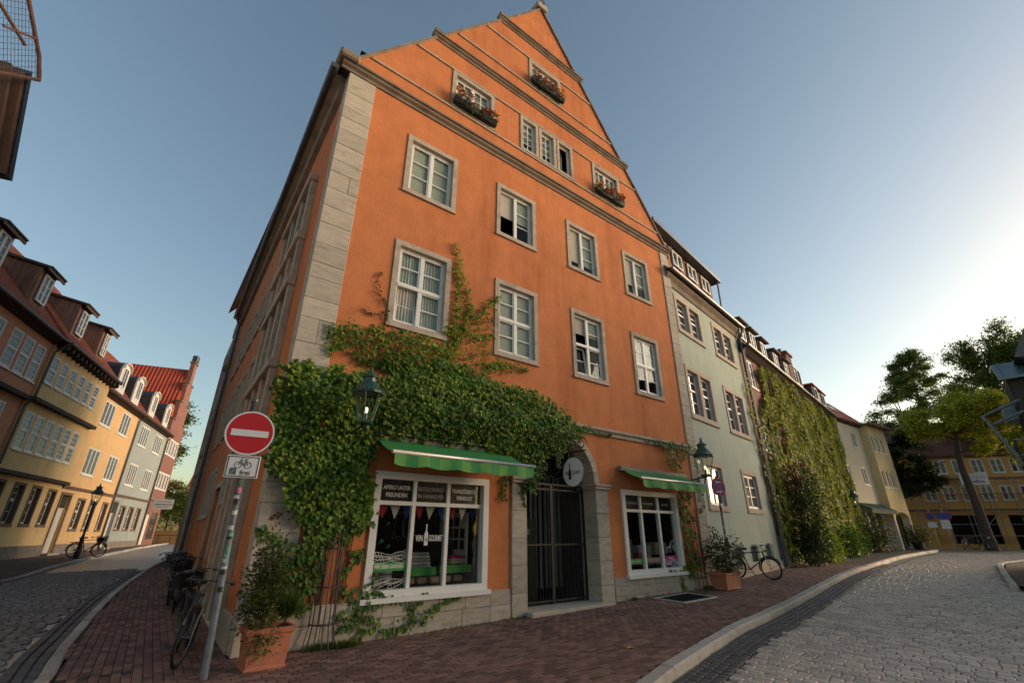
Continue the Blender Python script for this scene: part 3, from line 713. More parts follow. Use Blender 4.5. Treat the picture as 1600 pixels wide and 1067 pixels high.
for s in (-1, 1): sp.tube([FA.w(CU + s * (.75 + .22 * (1 - t / 9) * cos(t)), -.388, 3.0 + .22 * (1 - t / 9) * sin(t)) for t in np.linspace(0, 8, 26)], .012, 5)
sp.obj('gate_fanlight', m_iron, gate)
# ------ upper windows
for i, (a, b) in enumerate(colsU):
    op3 = {1: [(0, 0, 'swing', 62)], 2: [(0, 0, 'tilt', 7)], 3: [(0, 0, 'tilt', 7)]}.get(i, [])
    window(H1, FA, a, b, *R3, s=.125, cols=2, rows=3, opened=op3, back=[(1.0,), (.55,), (.8,), (.7,)][i])
    op2 = {0: [(0, 0, 'tilt', 6)], 2: [(0, 1, 'swing', 75), (0, 0, 'tilt', 6)]}.get(i, [])
    window(H1, FA, a, b, *R2, s=.125, cols=2, rows=2, transom=.5, opened=op2, back=['curtain', (1.0,), (.3,), (.5,)][i])
for g in gwin: window(H1, FA, *g, s=.13, cols=2, rows=3, panes=2, back=(.5,))
ts = trip; w3 = (ts[1] - ts[0] - .12) / 3
for k in range(3):
    window(H1, FA, ts[0] + .02 + k * (w3 + .04), ts[0] + .02 + k * (w3 + .04) + w3, ts[2], ts[3], s=.11, cols=1, rows=4, panes=2, opened=[(0, 0, 'swing', 28)] if k == 2 else [], back=(.6,) if k < 2 else None)
# ------ shop windows
m_black = mat('black_fascia_film', (.010, .009, .010), .35, .1, 2)
m_letter = mat('white_lettering', (.62, .61, .58), .7, .05, 5)
m_dimletter = mat('dim_lettering', (.30, .28, .27), .7, .05, 5)
m_bandg = mat('green_window_band', (.03, .26, .045), .6, .05, 3)
m_shopglass = glassmat('shop_glass', (.88, .90, .89), .8)
def shop(q, mull, zt, signs, first):
    a, b, c, d = q; t = .13
    f = ring(MB(), FA, a, b, c, d, t, -.14, .05, tb=.14).box(FA, a - .05, b + .05, .0, .12, c - .05, c + .03)
    root = f.obj('shop_window', m_white, H1)
    fm = MB()
    for u in mull: fm.box(FA, u - .035, u + .035, -.12, -.02, c + .14, d - t)
    fm.box(FA, a + t, b - t, -.121, -.015, zt - .035, zt + .035)
    fm.obj('glazing_bar', m_white, root)
    xs = [a + t] + list(mull) + [b - t]
    for k in range(3):
        u0, u1 = xs[k] + .03, xs[k + 1] - .03
        MB().box(FA, u0, u1, -.074, -.068, c + .13, zt - .03).obj('pane', m_shopglass, root)
        MB().box(FA, u0, u1, -.074, -.068, zt + .03, d - t + .01).obj('pane', m_shopglass, root)
        MB().box(FA, u0, u1, -.09, -.08, zt + .03, d - t).obj('black_fascia', m_black, root)
        for j, s in enumerate(signs[k]): text(s, FA, (u0 + u1) / 2, -.064, (zt + d - t) / 2 + (.065 - .13 * j if len(signs[k]) > 1 else 0), .105 if len(signs[k]) > 1 else .085, m_letter if (k != 1 and first) else m_dimletter, root, .8 if first else .75, bold=.002, maxw=(u1 - u0) * .84)
    # the display room behind the glass
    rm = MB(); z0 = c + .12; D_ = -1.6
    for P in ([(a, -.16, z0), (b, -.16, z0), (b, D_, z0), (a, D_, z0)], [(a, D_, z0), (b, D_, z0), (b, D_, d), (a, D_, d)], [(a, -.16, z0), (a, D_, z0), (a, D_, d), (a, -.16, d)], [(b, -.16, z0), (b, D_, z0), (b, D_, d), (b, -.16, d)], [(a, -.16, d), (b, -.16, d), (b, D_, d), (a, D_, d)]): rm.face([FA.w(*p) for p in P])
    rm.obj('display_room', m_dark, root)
    return root
s1 = shop(sh1, (2.585, 3.32), 2.10, [('APERO UNTER', 'FREUNDEN'), ('EIN STÜCK FRANKREICH', 'IN HANNOVER'), ('FRANZÖSISCHE', 'FEINKOST')], True)
s2 = shop(sh2, (9.40, 10.18), 2.16, [('WEINHANDLUNG',), ('VIN & GOURMET',), ('FEINKOST',)], False)
text('VIN', FA, 2.765, -.063, 1.50, .15, m_letter, s1, .62, bold=.003, maxw=.17); text('GOURMET', FA, 3.115, -.063, 1.50, .15, m_letter, s1, .5, bold=.003, maxw=.31)
def bottle(fr, u, o, z, k, mt, root):
    P = [(.032, 0), (.034, .02), (.034, .15), (.028, .19), (.012, .22), (.011, .30), (.013, .32)]
    poly = [(u + r * k, z + y * k) for r, y in P] + [(u - r * k, z + y * k) for r, y in reversed(P)]
    return MB().ext(fr, poly, o - .001, o + .001).obj('bottle_emblem', mt, root)
bottle(FA, 2.905, -.064, 1.38, 1.15, m_letter, s1)
text('&', FA, 2.905, -.0605, 1.48, .075, m_black, s1)
MB().box(FA, 1.9, 2.545, -.064, -.062, .98, 1.12).obj('green_band', m_bandg, s1); text('WIR LIEBEN SARDINEN', FA, 2.22, -.060, 1.05, .085, m_letter, s1, .62, bold=.003)
MB().box(FA, 2.625, 3.28, -.30, -.28, .86, 1.0).box(FA, 3.36, 4.08, -.30, -.28, .88, 1.02).obj('green_band', m_bandg, s1)
# drawn sardines on the glass
sm_ = MB(); SR = random.Random(5)
def fish(u, z, L, a, ln):
    ca, sa = cos(a), sin(a); P = lambda x, y: FA.w(u + (x * ca - y * sa), -.062, z + (x * sa + y * ca))
    up = [P(L * (t - .5), .11 * L * sin(pi * t ** .8)) for t in np.linspace(0, .86, 9)]; dn = [P(L * (t - .5), -.11 * L * sin(pi * t ** .8)) for t in np.linspace(0, .86, 9)]
    ln.tube(up, .0045, 4).tube(dn, .0045, 4)
    ln.tube([P(.36 * L, .03 * L), P(.5 * L, .1 * L), P(.46 * L, 0), P(.5 * L, -.1 * L), P(.36 * L, -.03 * L)], .0045, 4)
    for q in range(3): x = (-.28 + q * .16) * L; ln.tube([P(x, .09 * L), P(x + .04 * L, 0), P(x, -.09 * L)], .0035, 4)
for r in range(5):
    for c_ in range(2): fish(2.06 + c_ * .30 + SR.uniform(-.03, .03), .77 + r * .05 + (.27 if r > 1 else 0), .34, SR.uniform(-.25, .35), sm_)
sm_.obj('sardine_drawing', m_letter, s1, kind='stuff')
s2m = MB()
for r in range(3):
    for c_ in range(3): fish(10.35 + c_ * .2, .80 + r * .05, .24, SR.uniform(-.4, .4), s2m)
for k in range(7): s2m.tube(bez([FA.w(10.5 + SR.uniform(-.2, .3), -.062, 1.1 + SR.uniform(-.05, .1)), FA.w(10.5 + SR.uniform(-.2, .3), -.062, 1.4), FA.w(10.8, -.062, 1.3 + SR.uniform(-.2, .2))], 8), .004, 4)
s2m.obj('line_drawing', m_letter, s2, kind='stuff')
MB().box(FA, 10.25, 10.88, -.064, -.062, .90, 1.03).obj('magenta_band', mat('magenta_band', (.42, .02, .16), .6), s2); text('FEINKOST', FA, 10.56, -.060, .965, .07, m_letter, s2, .8)
MB().box(FA, 8.70, 9.35, -.064, -.062, .86, .99).obj('green_band', m_bandg, s2); text('WEIN & GOURMET', FA, 9.02, -.060, .925, .07, m_letter, s2, .7)
MB().box(FA, 9.43, 10.14, -.064, -.062, .88, 1.0).obj('grey_band', mat('grey_pink_band', (.22, .15, .14), .6), s2)
# ------ goods on show
GD = random.Random(9)
def box_goods(u0, u1, o0, o1, z0, z1, col, nm='folded_towel'): MB().box(FA, u0, u1, o0, o1, z0, z1, .02).obj(nm, mat('goods_%d_%d_%d' % tuple(int(c * 100) for c in col), col, .9, .15, 12), s1 if u0 < 5 else s2)
for k in range(5): box_goods(2.72 - .02 * k, 3.22 - .015 * k, -.85, -.35, .98 + k * .055, 1.03 + k * .055, (.42, .40, .38) if k % 2 else (.30, .29, .28))
for k in range(4): box_goods(1.98, 2.45, -.85, -.4, .72 + k * .09, .80 + k * .09, (.34, .33, .32))
for k in range(3): box_goods(3.62, 3.98, -.75, -.32, 1.03 + k * .05, 1.075 + k * .05, [(.45, .38, .22), (.50, .40, .34), (.48, .02, .12)][k])
box_goods(3.45, 3.95, -1.2, -.8, 1.05, 1.45, (.02, .02, .022), 'black_crate')
for k in range(5): box_goods(2.66 + k * .26, 2.86 + k * .26, -.5, -.3, .72, .83, (.30, .20, .13), 'wooden_box')
MB().box(FA, 3.98, 4.02, -1.5, -.35, .95, 2.0).obj('white_panel', m_white2, s1)
for k in range(11): MB().box(FA, 3.965, 3.978, -1.3 + (k % 4) * .24, -1.14 + (k % 4) * .24, 1.28 + (k // 4) * .22, 1.46 + (k // 4) * .22).obj('photo_card', m_black, s1)
for k in range(9):
    u = 1.95 + k * .245; col = [(.35, .03, .03), (.62, .60, .56), (.03, .05, .28)][k % 3]
    MB().ext(FA, [(u, 2.06), (u + .2, 2.06), (u + .1 + GD.uniform(-.02, .02), 1.83)], -.20, -.197).obj('pennant', mat('pennant_%d' % (k % 3), col, .9), s1)
for u, z, L in ((2.32, 1.72, .07), (2.2, 1.4, .1), (2.36, 1.32, .08)): MB().ext(FA, [(u, z), (u + L, z + .05), (u + .5 * L, z + L)], -.6, -.58).obj('green_glass', mat('green_glass_bit', (.02, .30, .05), .3), s1)
for k, (u0, u1, z0, z1, col) in enumerate(((8.72, 9.3, .78, 1.45, (.20, .14, .10)), (8.95, 9.2, 1.5, 1.85, (.40, .38, .35)), (8.75, 8.86, 1.5, 1.75, (.10, .06, .04)), (9.5, 9.9, .78, 1.1, (.30, .05, .05)), (9.95, 10.1, .78, 1.3, (.35, .34, .3)), (9.55, 9.75, 1.1, 1.3, (.34, .32, .28)), (10.3, 10.85, 1.04, 1.36, (.32, .26, .18)), (10.3, 10.8, .78, .9, (.4, .38, .35)))): box_goods(u0, u1, -.7, -.35, z0, z1, col, 'shop_display')
# ------ awnings
m_awn = mat('green_awning', (.03, .20, .05), .75, .1, 3); m_awn2 = mat('lime_awning_stripe', (.085, .27, .055), .75, .1, 3)
m_alu = mat('aluminium_bar', (.62, .60, .57), .35, .06, 5, metal=.4)
m_box = mat('awning_box', (.20, .17, .15), .6, .12, 4)
def awning(u0, u1, zt, zf, of, slip=0):
    """cassette on the wall, cloth running down to a front bar, scalloped valance in stripes, folding arms"""
    A = MB().box(FA, u0 - .08, u1 + .02, .03, .17, zt - .03, zt + .10, .015).obj('awning', m_box, H1)
    n = 16; cl = MB(); vs = []
    for i in range(n + 1):
        u = u0 + (u1 - u0) * i / n
        vs += [FA.w(u, .14 + (of - .14) * t, zt + .03 + (zf - zt - .03) * t - .05 * sin(pi * t) + .008 * sin(i * 1.9) * t) for t in (0, .33, .66, 1)]
    cl.add(vs, [(4 * i + j, 4 * i + 4 + j, 4 * i + 5 + j, 4 * i + 1 + j) for i in range(n) for j in range(3)])
    cl.obj('cloth', m_awn, A)
    MB().tube([FA.w(u0 - .04, of + .02, zf), FA.w(u1 + .04, of + .02, zf)], .035, 8).obj('front_bar', m_alu, A, smooth=True)
    ns = 14
    for k in range(ns):
        a, b = u0 + (u1 - u0) * k / ns, u0 + (u1 - u0) * (k + 1) / ns; vm = MB(); m = 4; vs = []
        for i in range(m + 1):
            u = a + (b - a) * i / m; ph = (u - u0) / (u1 - u0) * 5
            vs += [FA.w(u, of + .03 + .012 * sin(u * 9), zf - .03), FA.w(u, of + .045 + .022 * sin(u * 9 + .5), zf - .20 - .035 * abs(sin(ph * pi)) ** .7)]
        vm.add(vs, [(2 * i, 2 * i + 2, 2 * i + 3, 2 * i + 1) for i in range(m)])
        vm.obj('valance_stripe', m_awn if k % 2 else m_awn2, A)
    for u in (u0 + .25, u1 - .25):
        um = u + (.55 if u < (u0 + u1) / 2 else -.55)
        MB().tube([FA.w(u, .12, zt - .02), FA.w(um, of * .55, (zt + zf) / 2 - .1), FA.w(u, of, zf - .02)], .02, 6).obj('folding_arm', m_leadpipe, A)
    return A
awning(1.66, 4.70, 3.17, 2.85, .95)
awning(8.55, 11.55, 3.17, 2.92, .72)
MB().box(FA, 1.55, 4.5, .02, .16, 3.30, 3.335, .004).obj('awning_rail', m_alu, H1)
# ================================================================== climbing plants
class Leaves:
    def __init__(s): s.v = []; s.f = []
    def leaf(s, p, t, n, L, Wd, lobes=True):
        """small pointed leaf, folded along its midrib: p base, t towards the tip, n its face"""
        t = t.normalized(); x = t.cross(n).normalized(); n = x.cross(t)
        b = len(s.v)
        if lobes:
            P = [p, p + x * (-.5 * Wd) + t * (.12 * L) + n * (.10 * L), p + x * (-.34 * Wd) + t * (.55 * L) + n * .04 * L, p + t * L - n * (.10 * L), p + x * (.34 * Wd) + t * (.55 * L) + n * .04 * L, p + x * (.5 * Wd) + t * (.12 * L) + n * (.10 * L)]
            s.v += [tuple(q) for q in P]; s.f += [(b, b + 3, b + 2, b + 1), (b, b + 5, b + 4, b + 3)]
        else:
            P = [p, p + x * (-.4 * Wd) + t * (.45 * L), p + t * L, p + x * (.4 * Wd) + t * (.45 * L)]
            s.v += [tuple(q) for q in P]; s.f += [(b, b + 3, b + 2, b + 1)]
    def obj(s, name, m, parent=None, kind='stuff', **kw):
        mb = MB(); mb.v, mb.f = s.v, s.f; return mb.obj(name, m, parent, kind=kind, **kw)
LR_ = random.Random(11)
def hang(fr, lv, u, o, z, size, out=.45):
    n = (fr.n + V((0, 0, LR_.uniform(.2, .9))) + fr.d * LR_.uniform(-.6, .6)).normalized()
    t = V((0, 0, -1)) + fr.n * (out + LR_.uniform(-.25, .35)) + fr.d * LR_.uniform(-.6, .6)
    L = size * LR_.uniform(.65, 1.25); lv.leaf(fr.w(u, o, z), t, n, L, L * LR_.uniform(.85, 1.1))
def fill(fr, lv, poly, dens, size, thick, edge=None, avoid=(), clump=.25):
    us, zs = [p[0] for p in poly], [p[1] for p in poly]; A = (max(us) - min(us)) * (max(zs) - min(zs)); n = int(A * dens)
    ph = [LR_.uniform(0, 9) for _ in range(6)]
    for _ in range(n):
        u, z = LR_.uniform(min(us), max(us)), LR_.uniform(min(zs), max(zs))
        uj, zj = u + .07 * sin(z * 11 + ph[0]) + .05 * sin(z * 29 + ph[1]), z + .07 * sin(u * 12 + ph[2]) + .05 * sin(u * 31 + ph[3])
        if not inpoly(uj, zj, poly) or any(a < u < b and c < z < d for a, b, c, d in avoid): continue
        bulge = .5 + .5 * sin(u * 5.3 + ph[4] + 1.5 * sin(z * 3.1)) * sin(z * 6.1 + ph[5])
        th = thick(u, z) if callable(thick) else thick
        o = .03 + th * (LR_.random() ** .6) * (1 - clump + clump * bulge)
        hang(fr, lv, u, o, z, size)
def tendril(fr, lv, st, pts, dens, size, wid=.07, o=.05):
    c = catmull([(u, o, z) for u, z in pts], 8); st.tube([fr.w(p.x, .012 + .02 * (k % 3 == 0), p.z) for k, p in enumerate(c)], .006, 5)
    L = sum((b - a).length for a, b in zip(c, c[1:]))
    for _ in range(int(L * dens)):
        k = LR_.randrange(len(c) - 1); p = c[k].lerp(c[k + 1], LR_.random()); f = 1 - .55 * k / len(c)
        hang(fr, lv, p.x + LR_.gauss(0, wid * f), LR_.uniform(.02, .10), p.z + LR_.gauss(0, wid * f), size * (.7 + .3 * f))
iv = thing('climbing_ivy', FA.w(1.1, .1, 0), 'dense green ivy climbing the orange corner house around the left shop window', 'ivy')
A_ = [(-.23, 3.84), (-.14, 4.26), (.10, 4.39), (.44, 4.27), (.88, 4.37), (1.62, 4.34), (2.15, 4.44), (2.71, 4.63), (3.32, 4.83), (4.0, 4.82), (4.73, 4.82), (5.32, 4.85), (5.94, 4.64), (6.47, 4.31), (6.91, 4.08), (7.27, 4.06), (6.59, 3.69), (6.32, 3.5), (6.13, 3.25), (5.69, 3.36), (5.57, 2.84), (5.37, 2.42), (5.19, 2.54), (5.29, 2.89), (4.74, 3.15), (3.72, 3.30), (3.11, 3.30), (2.27, 3.30), (1.77, 3.25), (1.60, 3.0), (1.54, 2.66), (1.72, 2.13), (1.66, 1.72), (1.44, 1.62), (.86, 1.71), (.49, 1.89), (.2, 2.21), (-.03, 2.63), (-.12, 2.91), (-.16, 3.32)]
B_ = [(.3, 2.46), (.55, 1.89), (.63, 1.43), (.38, 1.26), (.28, 1.09), (.14, .97), (.11, .69), (.26, .36), (.53, .49), (.88, .54), (.99, .97), (1.13, 1.33), (1.31, 1.52), (1.52, 1.57), (1.7, 1.92), (1.56, 2.55), (1.34, 2.87), (.68, 2.91)]
C_ = [(1.35, .68), (1.64, .84), (1.83, .6), (2.03, .36), (2.17, .12), (2.63, .12), (2.64, .03), (2.08, .03), (1.73, .16), (1.43, .15)]
D_ = [(.49, 5.11), (.78, 5.36), (1.42, 5.37), (1.81, 5.5), (2.4, 5.5), (2.87, 5.48), (3.06, 5.1), (3.39, 5.03), (3.81, 5.05), (4.36, 4.9), (4.09, 4.64), (2.22, 4.29), (1.63, 4.74), (1.24, 4.74), (.75, 4.73), (.55, 4.7)]
E_ = [(2.9, 5.3), (3.1, 5.97), (3.18, 6.58), (3.59, 6.54), (3.88, 6.29), (4.39, 7.07), (4.25, 6.22), (4.17, 5.7), (4.65, 5.49), (5.46, 5.42), (4.28, 5.05), (3.75, 5.01)]
F_ = [(1.25, 4.75), (2.1, 4.25), (4.2, 4.6), (3.3, 5.1)]
lv, lv2, lr3, st = Leaves(), Leaves(), Leaves(), MB()
def thickA(u, z): return .16 + (.38 * max(0, 1 - abs(z - 3.85) / .9) * max(0, min(1, (u + .2) / .6)) if z > 3 else .12)
wins2 = [(a + .02, b - .02, R2[0] - .02, R2[1]) for a, b in colsU]
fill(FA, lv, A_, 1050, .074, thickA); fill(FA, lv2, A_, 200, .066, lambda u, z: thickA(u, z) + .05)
fill(FA, lv2, [(1.6, 4.3), (2.7, 4.6), (4.7, 4.8), (5.9, 4.6), (6.6, 4.2), (6.4, 4.0), (5.2, 4.45), (3, 4.3), (1.7, 4.1)], 330, .07, .4); fill(FA, lv2, [(-.2, 3.9), (-.1, 4.3), (.9, 4.37), (1.4, 4.3), (.9, 4.0)], 260, .07, .3)  # extra bright leaves along the top edges; highlights there put into the leaf colour
fill(FA, lv, B_, 720, .072, .2); fill(FA, lv, C_, 460, .07, .1)
fill(FA, lv, D_, 430, .068, .1, avoid=wins2); fill(FA, lv2, D_, 260, .066, .12, avoid=wins2)
fill(FA, lv, F_, 500, .08, .16, avoid=wins2)
fill(FA, lv2, E_, 110, .07, .07, avoid=wins2); fill(FA, lv, E_, 70, .07, .06, avoid=wins2)
TD = [[(3.07, 5.11), (3.36, 5.81), (3.59, 6.54), (3.32, 7.32), (3.09, 8.14)], [(3.7, 6.23), (4.05, 6.68), (4.39, 7.07)], [(3.03, 5.69), (3.36, 5.89), (3.89, 5.79), (4.26, 6.02)], [(4.1, 5.12), (4.65, 5.32), (5.36, 5.36)], [(3.2, 5.3), (3.2, 6.0), (3.25, 6.9), (3.15, 7.5)]]
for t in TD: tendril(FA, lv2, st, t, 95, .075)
TR = [[(1.55, 5.45), (1.57, 5.9), (1.32, 6.26), (1.34, 6.66)], [(1.59, 5.75), (1.32, 5.67), (1.09, 5.72)], [(.5, 1.9), (.3, 1.8), (.2, 1.85)]]
for t in TR: tendril(FA, lr3, st, t, 50, .055, .05)
TG = [[(1.13, 4.66), (1.66, 4.58)], [(2.19, .11), (2.76, .19), (3.25, .45), (3.62, .52)], [(2.64, .2), (2.76, .48), (2.95, .62)], [(1.85, .59), (2.01, .68), (2.31, .54), (2.73, .56)], [(2.64, .2), (2.61, .49)], [(1.72, 1.22), (1.48, 1.32)], [(1.33, .95), (1.65, 1.3)], [(.11, 1.66), (.08, 1.57), (.23, 1.26)], [(.21, 1.57), (.37, 1.47), (.56, 1.45)], [(1.84, .55), (1.83, .75), (1.95, 1.0)]]
for t in TG: tendril(FA, lv, st, t, 75, .075, .05)
TH = [[(5.19, 3.18), (5.13, 2.55), (5.22, 2.15)], [(4.68, 2.86), (4.6, 2.26)], [(5.93, 3.63), (5.81, 2.95)], [(5.4, 3.4), (5.42, 2.6)], [(6.2, 3.6), (6.25, 3.1)], [(5.6, 3.7), (5.65, 3.0)], [(1.5, 3.4), (1.3, 2.6), (1.4, 1.9)]]
for t in TH: tendril(FA, lv, st, t, 90, .07, .06)
for k in range(14):
    u = LR_.uniform(.5, 1.5); st.tube(catmull([FA.w(u, .02, 0), FA.w(u + LR_.uniform(-.2, .2), .03, 1.2), FA.w(u + LR_.uniform(-.5, .9), .03, 2.6), FA.w(u + LR_.uniform(-.6, 2.6), .03, 4.2)], 5), .012, 5)
lv.obj('foliage', l_ivy, iv); lv2.obj('bright_foliage', l_ivy2, iv); lr3.obj('red_foliage', l_red, iv); st.obj('stem', m_stem, iv, kind='stuff')
iv2 = thing('climbing_ivy', FA.w(11.5, .1, h(14)), 'thin strand of ivy rising beside the right shop window', 'ivy')
lv, lv2, st = Leaves(), Leaves(), MB()
fill(FA, lv, [(10.18, 4.2), (12.05, 4.26), (12.52, 4.2), (11.71, 3.85), (11.2, 3.17), (10.87, 3.62)], 260, .08, .14)
fill(FA, lv, [(10.95, 2.78), (11.61, 2.77), (11.56, 2.18), (11.51, 1.14), (11.8, .63), (11.15, .42), (11.08, .82), (11.05, 1.82)], 380, .085, .16)
for t in ([(7.07, 4.16), (7.92, 4.1), (8.3, 4.1)], [(9.6, 4.2), (10.5, 4.18), (11.2, 4.2)], [(11.73, 2.93), (12.33, 3.16), (12.42, 4.17)], [(11.83, .79), (10.68, .67), (10.22, .64)], [(11.45, .64), (10.77, .43), (10.9, .11)], [(12.05, 2.2), (12.47, 2.39)], [(11.2, 3.2), (11.3, 2.7)], [(12.4, 2.5), (12.38, 3.2)]): tendril(FA, lv2 if t[0][1] < 1 else lv, st, t, 60, .075, .05)
st.tube(catmull([FA.w(11.4, .03, .1), FA.w(11.25, .04, 1.5), FA.w(11.4, .03, 2.8), FA.w(11.2, .03, 3.4), FA.w(11.5, .03, 4.1)], 6), .012, 5)
lv.obj('foliage', l_ivy, iv2); lv2.obj('bright_foliage', l_ivy2, iv2); st.obj('stem', m_stem, iv2)
# ================================================================== round the corner house
def bush(lv, c, rx, ry, rz, n, size, R=LR_, flat=0):
    for _ in range(n):
        th, ph = R.uniform(0, 2 * pi), math.acos(R.uniform(-1, 1)); r = R.random() ** .4
        d = V((sin(ph) * cos(th), sin(ph) * sin(th), cos(ph))); k = 1 + .25 * sin(5 * th + 3 * ph) + .15 * sin(11 * th - 4 * ph)
        p = V(c) + V((d.x * rx, d.y * ry, d.z * rz)) * r * k
        t = d + V((R.uniform(-.6, .6), R.uniform(-.6, .6), R.uniform(-.7, .3))); nn = (d + V((0, 0, .6)) + V((R.uniform(-.5, .5), R.uniform(-.5, .5), 0))).normalized()
        if t.length < .05: continue
        if abs(t.normalized().dot(nn)) > .95: nn = V((nn.y, -nn.x, .3)).normalized()
        lv.leaf(p, t, nn, size * R.uniform(.6, 1.3), size * R.uniform(.5, .9), lobes=False)
m_flred = mat('red_blossom', (.55, .02, .035), .7, .2, 30, isl=.3); m_flyel = mat('yellow_blossom', (.75, .40, .03), .7, .2, 30, isl=.3)
def flower_box(u0, u1, z, label):
    t = thing('flower_box', FA.w((u0 + u1) / 2, .12, z), label, 'flower box', 'flower boxes on the gable windows')
    bx = MB(); bx.add([FA.w(u, o, zz) for zz, oo in ((z, (.07, .19)), (z + .17, (.05, .23))) for o in oo for u in (u0, u1)], [(0, 1, 3, 2), (4, 6, 7, 5), (0, 4, 5, 1), (2, 3, 7, 6), (0, 2, 6, 4), (1, 5, 7, 3)])
    bx.obj('box', mat('dark_planter_plastic', (.02, .03, .022), .5), t)
    br = MB()
    for k in range(4): u = u0 + (u1 - u0) * (k + .5) / 4; br.tube([FA.w(u, .0, z + .1), FA.w(u, .26, z + .12), FA.w(u, .26, z - .02), FA.w(u, .0, z - .03)], .008, 4)
    br.obj('bracket', m_iron, t, kind='stuff')
    lv, fr_, fy = Leaves(), Leaves(), Leaves(); R = random.Random(u0)
    for _ in range(420):
        u = R.uniform(u0, u1); k = sin(u * 7) * .06
        hang(FA, lv, u, .1 + R.uniform(-.05, .22), z + .16 + R.uniform(-.16, .22) + k, .06, .2)
    for _ in range(46):
        c = FA.w(R.uniform(u0, u1), .17 + R.uniform(-.06, .14), z + .2 + R.uniform(-.08, .26)); L = fr_ if R.random() < .55 else fy
        for q in range(9):
            d = V((R.gauss(0, 1), R.gauss(0, 1), R.gauss(0, 1))).normalized(); L.leaf(c + d * .01, d, d.orthogonal(), .06, .065, lobes=False)
    lv.obj('foliage', l_bush, t); fr_.obj('red_flowers', m_flred, t); fy.obj('yellow_flowers', m_flyel, t)
flower_box(2.72, 4.15, 12.66, 'long flower box with red and yellow blooms on the left gable window')
flower_box(8.52, 9.98, 12.66, 'flower box with red and yellow blooms on the right gable window')
flower_box(5.62, 7.1, 15.84, 'flower box with red and yellow blooms on the topmost gable window')
# ---- lanterns
m_lglass = glassmat('lantern_glass', (.86, .9, .86), .7)
m_bulb, _t, _b2 = nodes('gas_mantle'); _b2.inputs['Base Color'].default_value = (.9, .88, .8, 1); _b2.inputs['Emission Color'].default_value = (1, .9, .72, 1); _b2.inputs['Emission Strength'].default_value = .35
def lantern(root, c, k=1.0, nside=6, rot=0):
    """six sided gas lantern: c centre of the lower glass rim; k scale"""
    c = V(c); rb, rt, hg = .135 * k, .255 * k, .52 * k
    def ringp(r, z): return [c + V((cos(2 * pi * i / nside + rot) * r, sin(2 * pi * i / nside + rot) * r, z)) for i in range(nside)]
    B, T = ringp(rb, 0), ringp(rt, hg)
    fm = MB()
    for i in range(nside): fm.tube([B[i], T[i]], .012 * k, 4); fm.tube([B[i], B[(i + 1) % nside]], .012 * k, 4); fm.tube([T[i], T[(i + 1) % nside]], .015 * k, 4)
    fm.obj('lantern_frame', m_green, root)
    for i in range(nside):
        j = (i + 1) % nside; MB().face([B[i], B[j], T[j], T[i]]).obj('glass_pane', m_lglass, root)
    hood = MB().lathe(c, [(rt * 1.10, hg - .01), (rt * 1.14, hg + .03 * k), (rt * 1.02, hg + .05 * k), (rt * .62, hg + .20 * k), (rt * .50, hg + .22 * k), (rt * .48, hg + .30 * k), (rt * .60, hg + .31 * k), (rt * .58, hg + .335 * k), (rt * .22, hg + .40 * k), (rt * .10, hg + .43 * k), (rt * .14, hg + .47 * k), (rt * .03, hg + .55 * k)], 12, rot)
    hood.obj('hood', m_green, root, smooth=False)
    cr = MB()
    for i in range(24): a = 2 * pi * i / 24; p = c + V((cos(a) * rt * 1.1, sin(a) * rt * 1.1, hg + .03 * k)); cr.tube([p, p + V((0, 0, .05 * k))], .013 * k, 4, r1=.004 * k)
    cr.obj('crest', m_green, root, kind='stuff')
    MB().lathe(c, [(rb * 1.05, -.05 * k), (rb * 1.15, -.02 * k), (rb * 1.15, .005 * k)], nside, rot).lathe(c, [(.03 * k, .005), (.03 * k, .14 * k)], 8).obj('base_ring', m_green, root)
    MB().lathe(c, [(.018 * k, .14 * k), (.034 * k, .17 * k), (.038 * k, .22 * k), (.022 * k, .26 * k)], 8).obj('mantle', m_bulb, root, smooth=True)
def wall_lantern(fr, u, o, z, label, k=1.0, arm=True):
    t = thing('wall_lantern', fr.w(u, 0, z), label, 'lantern', 'green gas lanterns')
    lantern(t, fr.w(u, o, z), k, rot=fr.a)
    MB().tube([fr.w(u, .02, z - .12), fr.w(u, o, z - .06)], .02, 6).tube(bez([fr.w(u, .02, z - .6), fr.w(u, .35 * o, z - .15), fr.w(u, .8 * o, z - .5), fr.w(u, o * .95, z - .08)], 12), .014, 5).tube([fr.w(u, .02, z - .7), fr.w(u, .02, z)], .018, 5).obj('bracket', m_iron, t)
    return t
wall_lantern(FA, 1.12, .88, 3.30, 'large green hexagonal lantern hanging out from the ivy by the left shop window', .9)
wall_lantern(FA, 11.75, .7, 3.22, 'green hexagonal lantern on the stone quoin beside the right awning', 1.05)
# ---- round hanging sign
t = thing('hanging_sign', FA.w(CU, .1, 3.35), 'round white hanging sign with a bottle emblem over the gate arch', 'sign')
FS_ = Fr(*FA.w(CU, .40, 0)[:2], math.degrees(FA.a) - 90)      # u runs inward along -normal; faces along the street
nn = -FA.d
FS_ = Fr(0, 0, 0); FS_.O = FA.w(CU, .42, 0); FS_.d = FA.n; FS_.n = -FA.d
disc = MB(); disc.ext(FS_, [(.33 * cos(a), 2.93 + .33 * sin(a)) for a in np.linspace(0, 2 * pi, 40)[:-1]], -.015, .015).obj('disc', m_white, t)
MB().tube([FS_.w(.33 * cos(a), 0, 2.93 + .33 * sin(a)) for a in np.linspace(0, 2 * pi, 40)[:-1]], .012, 5, closed=True).obj('rim', m_steel, t)
m_ink = mat('black_ink', (.02, .02, .022), .6)
bottle(FS_, -.10, .017, 2.76, 1.15, m_ink, t)
text('VIN', FS_, -.20, .0165, 2.90, .12, m_ink, t, .66, maxw=.13); text('GOURMET', FS_, .10, .0165, 2.90, .12, m_ink, t, .66, maxw=.30)
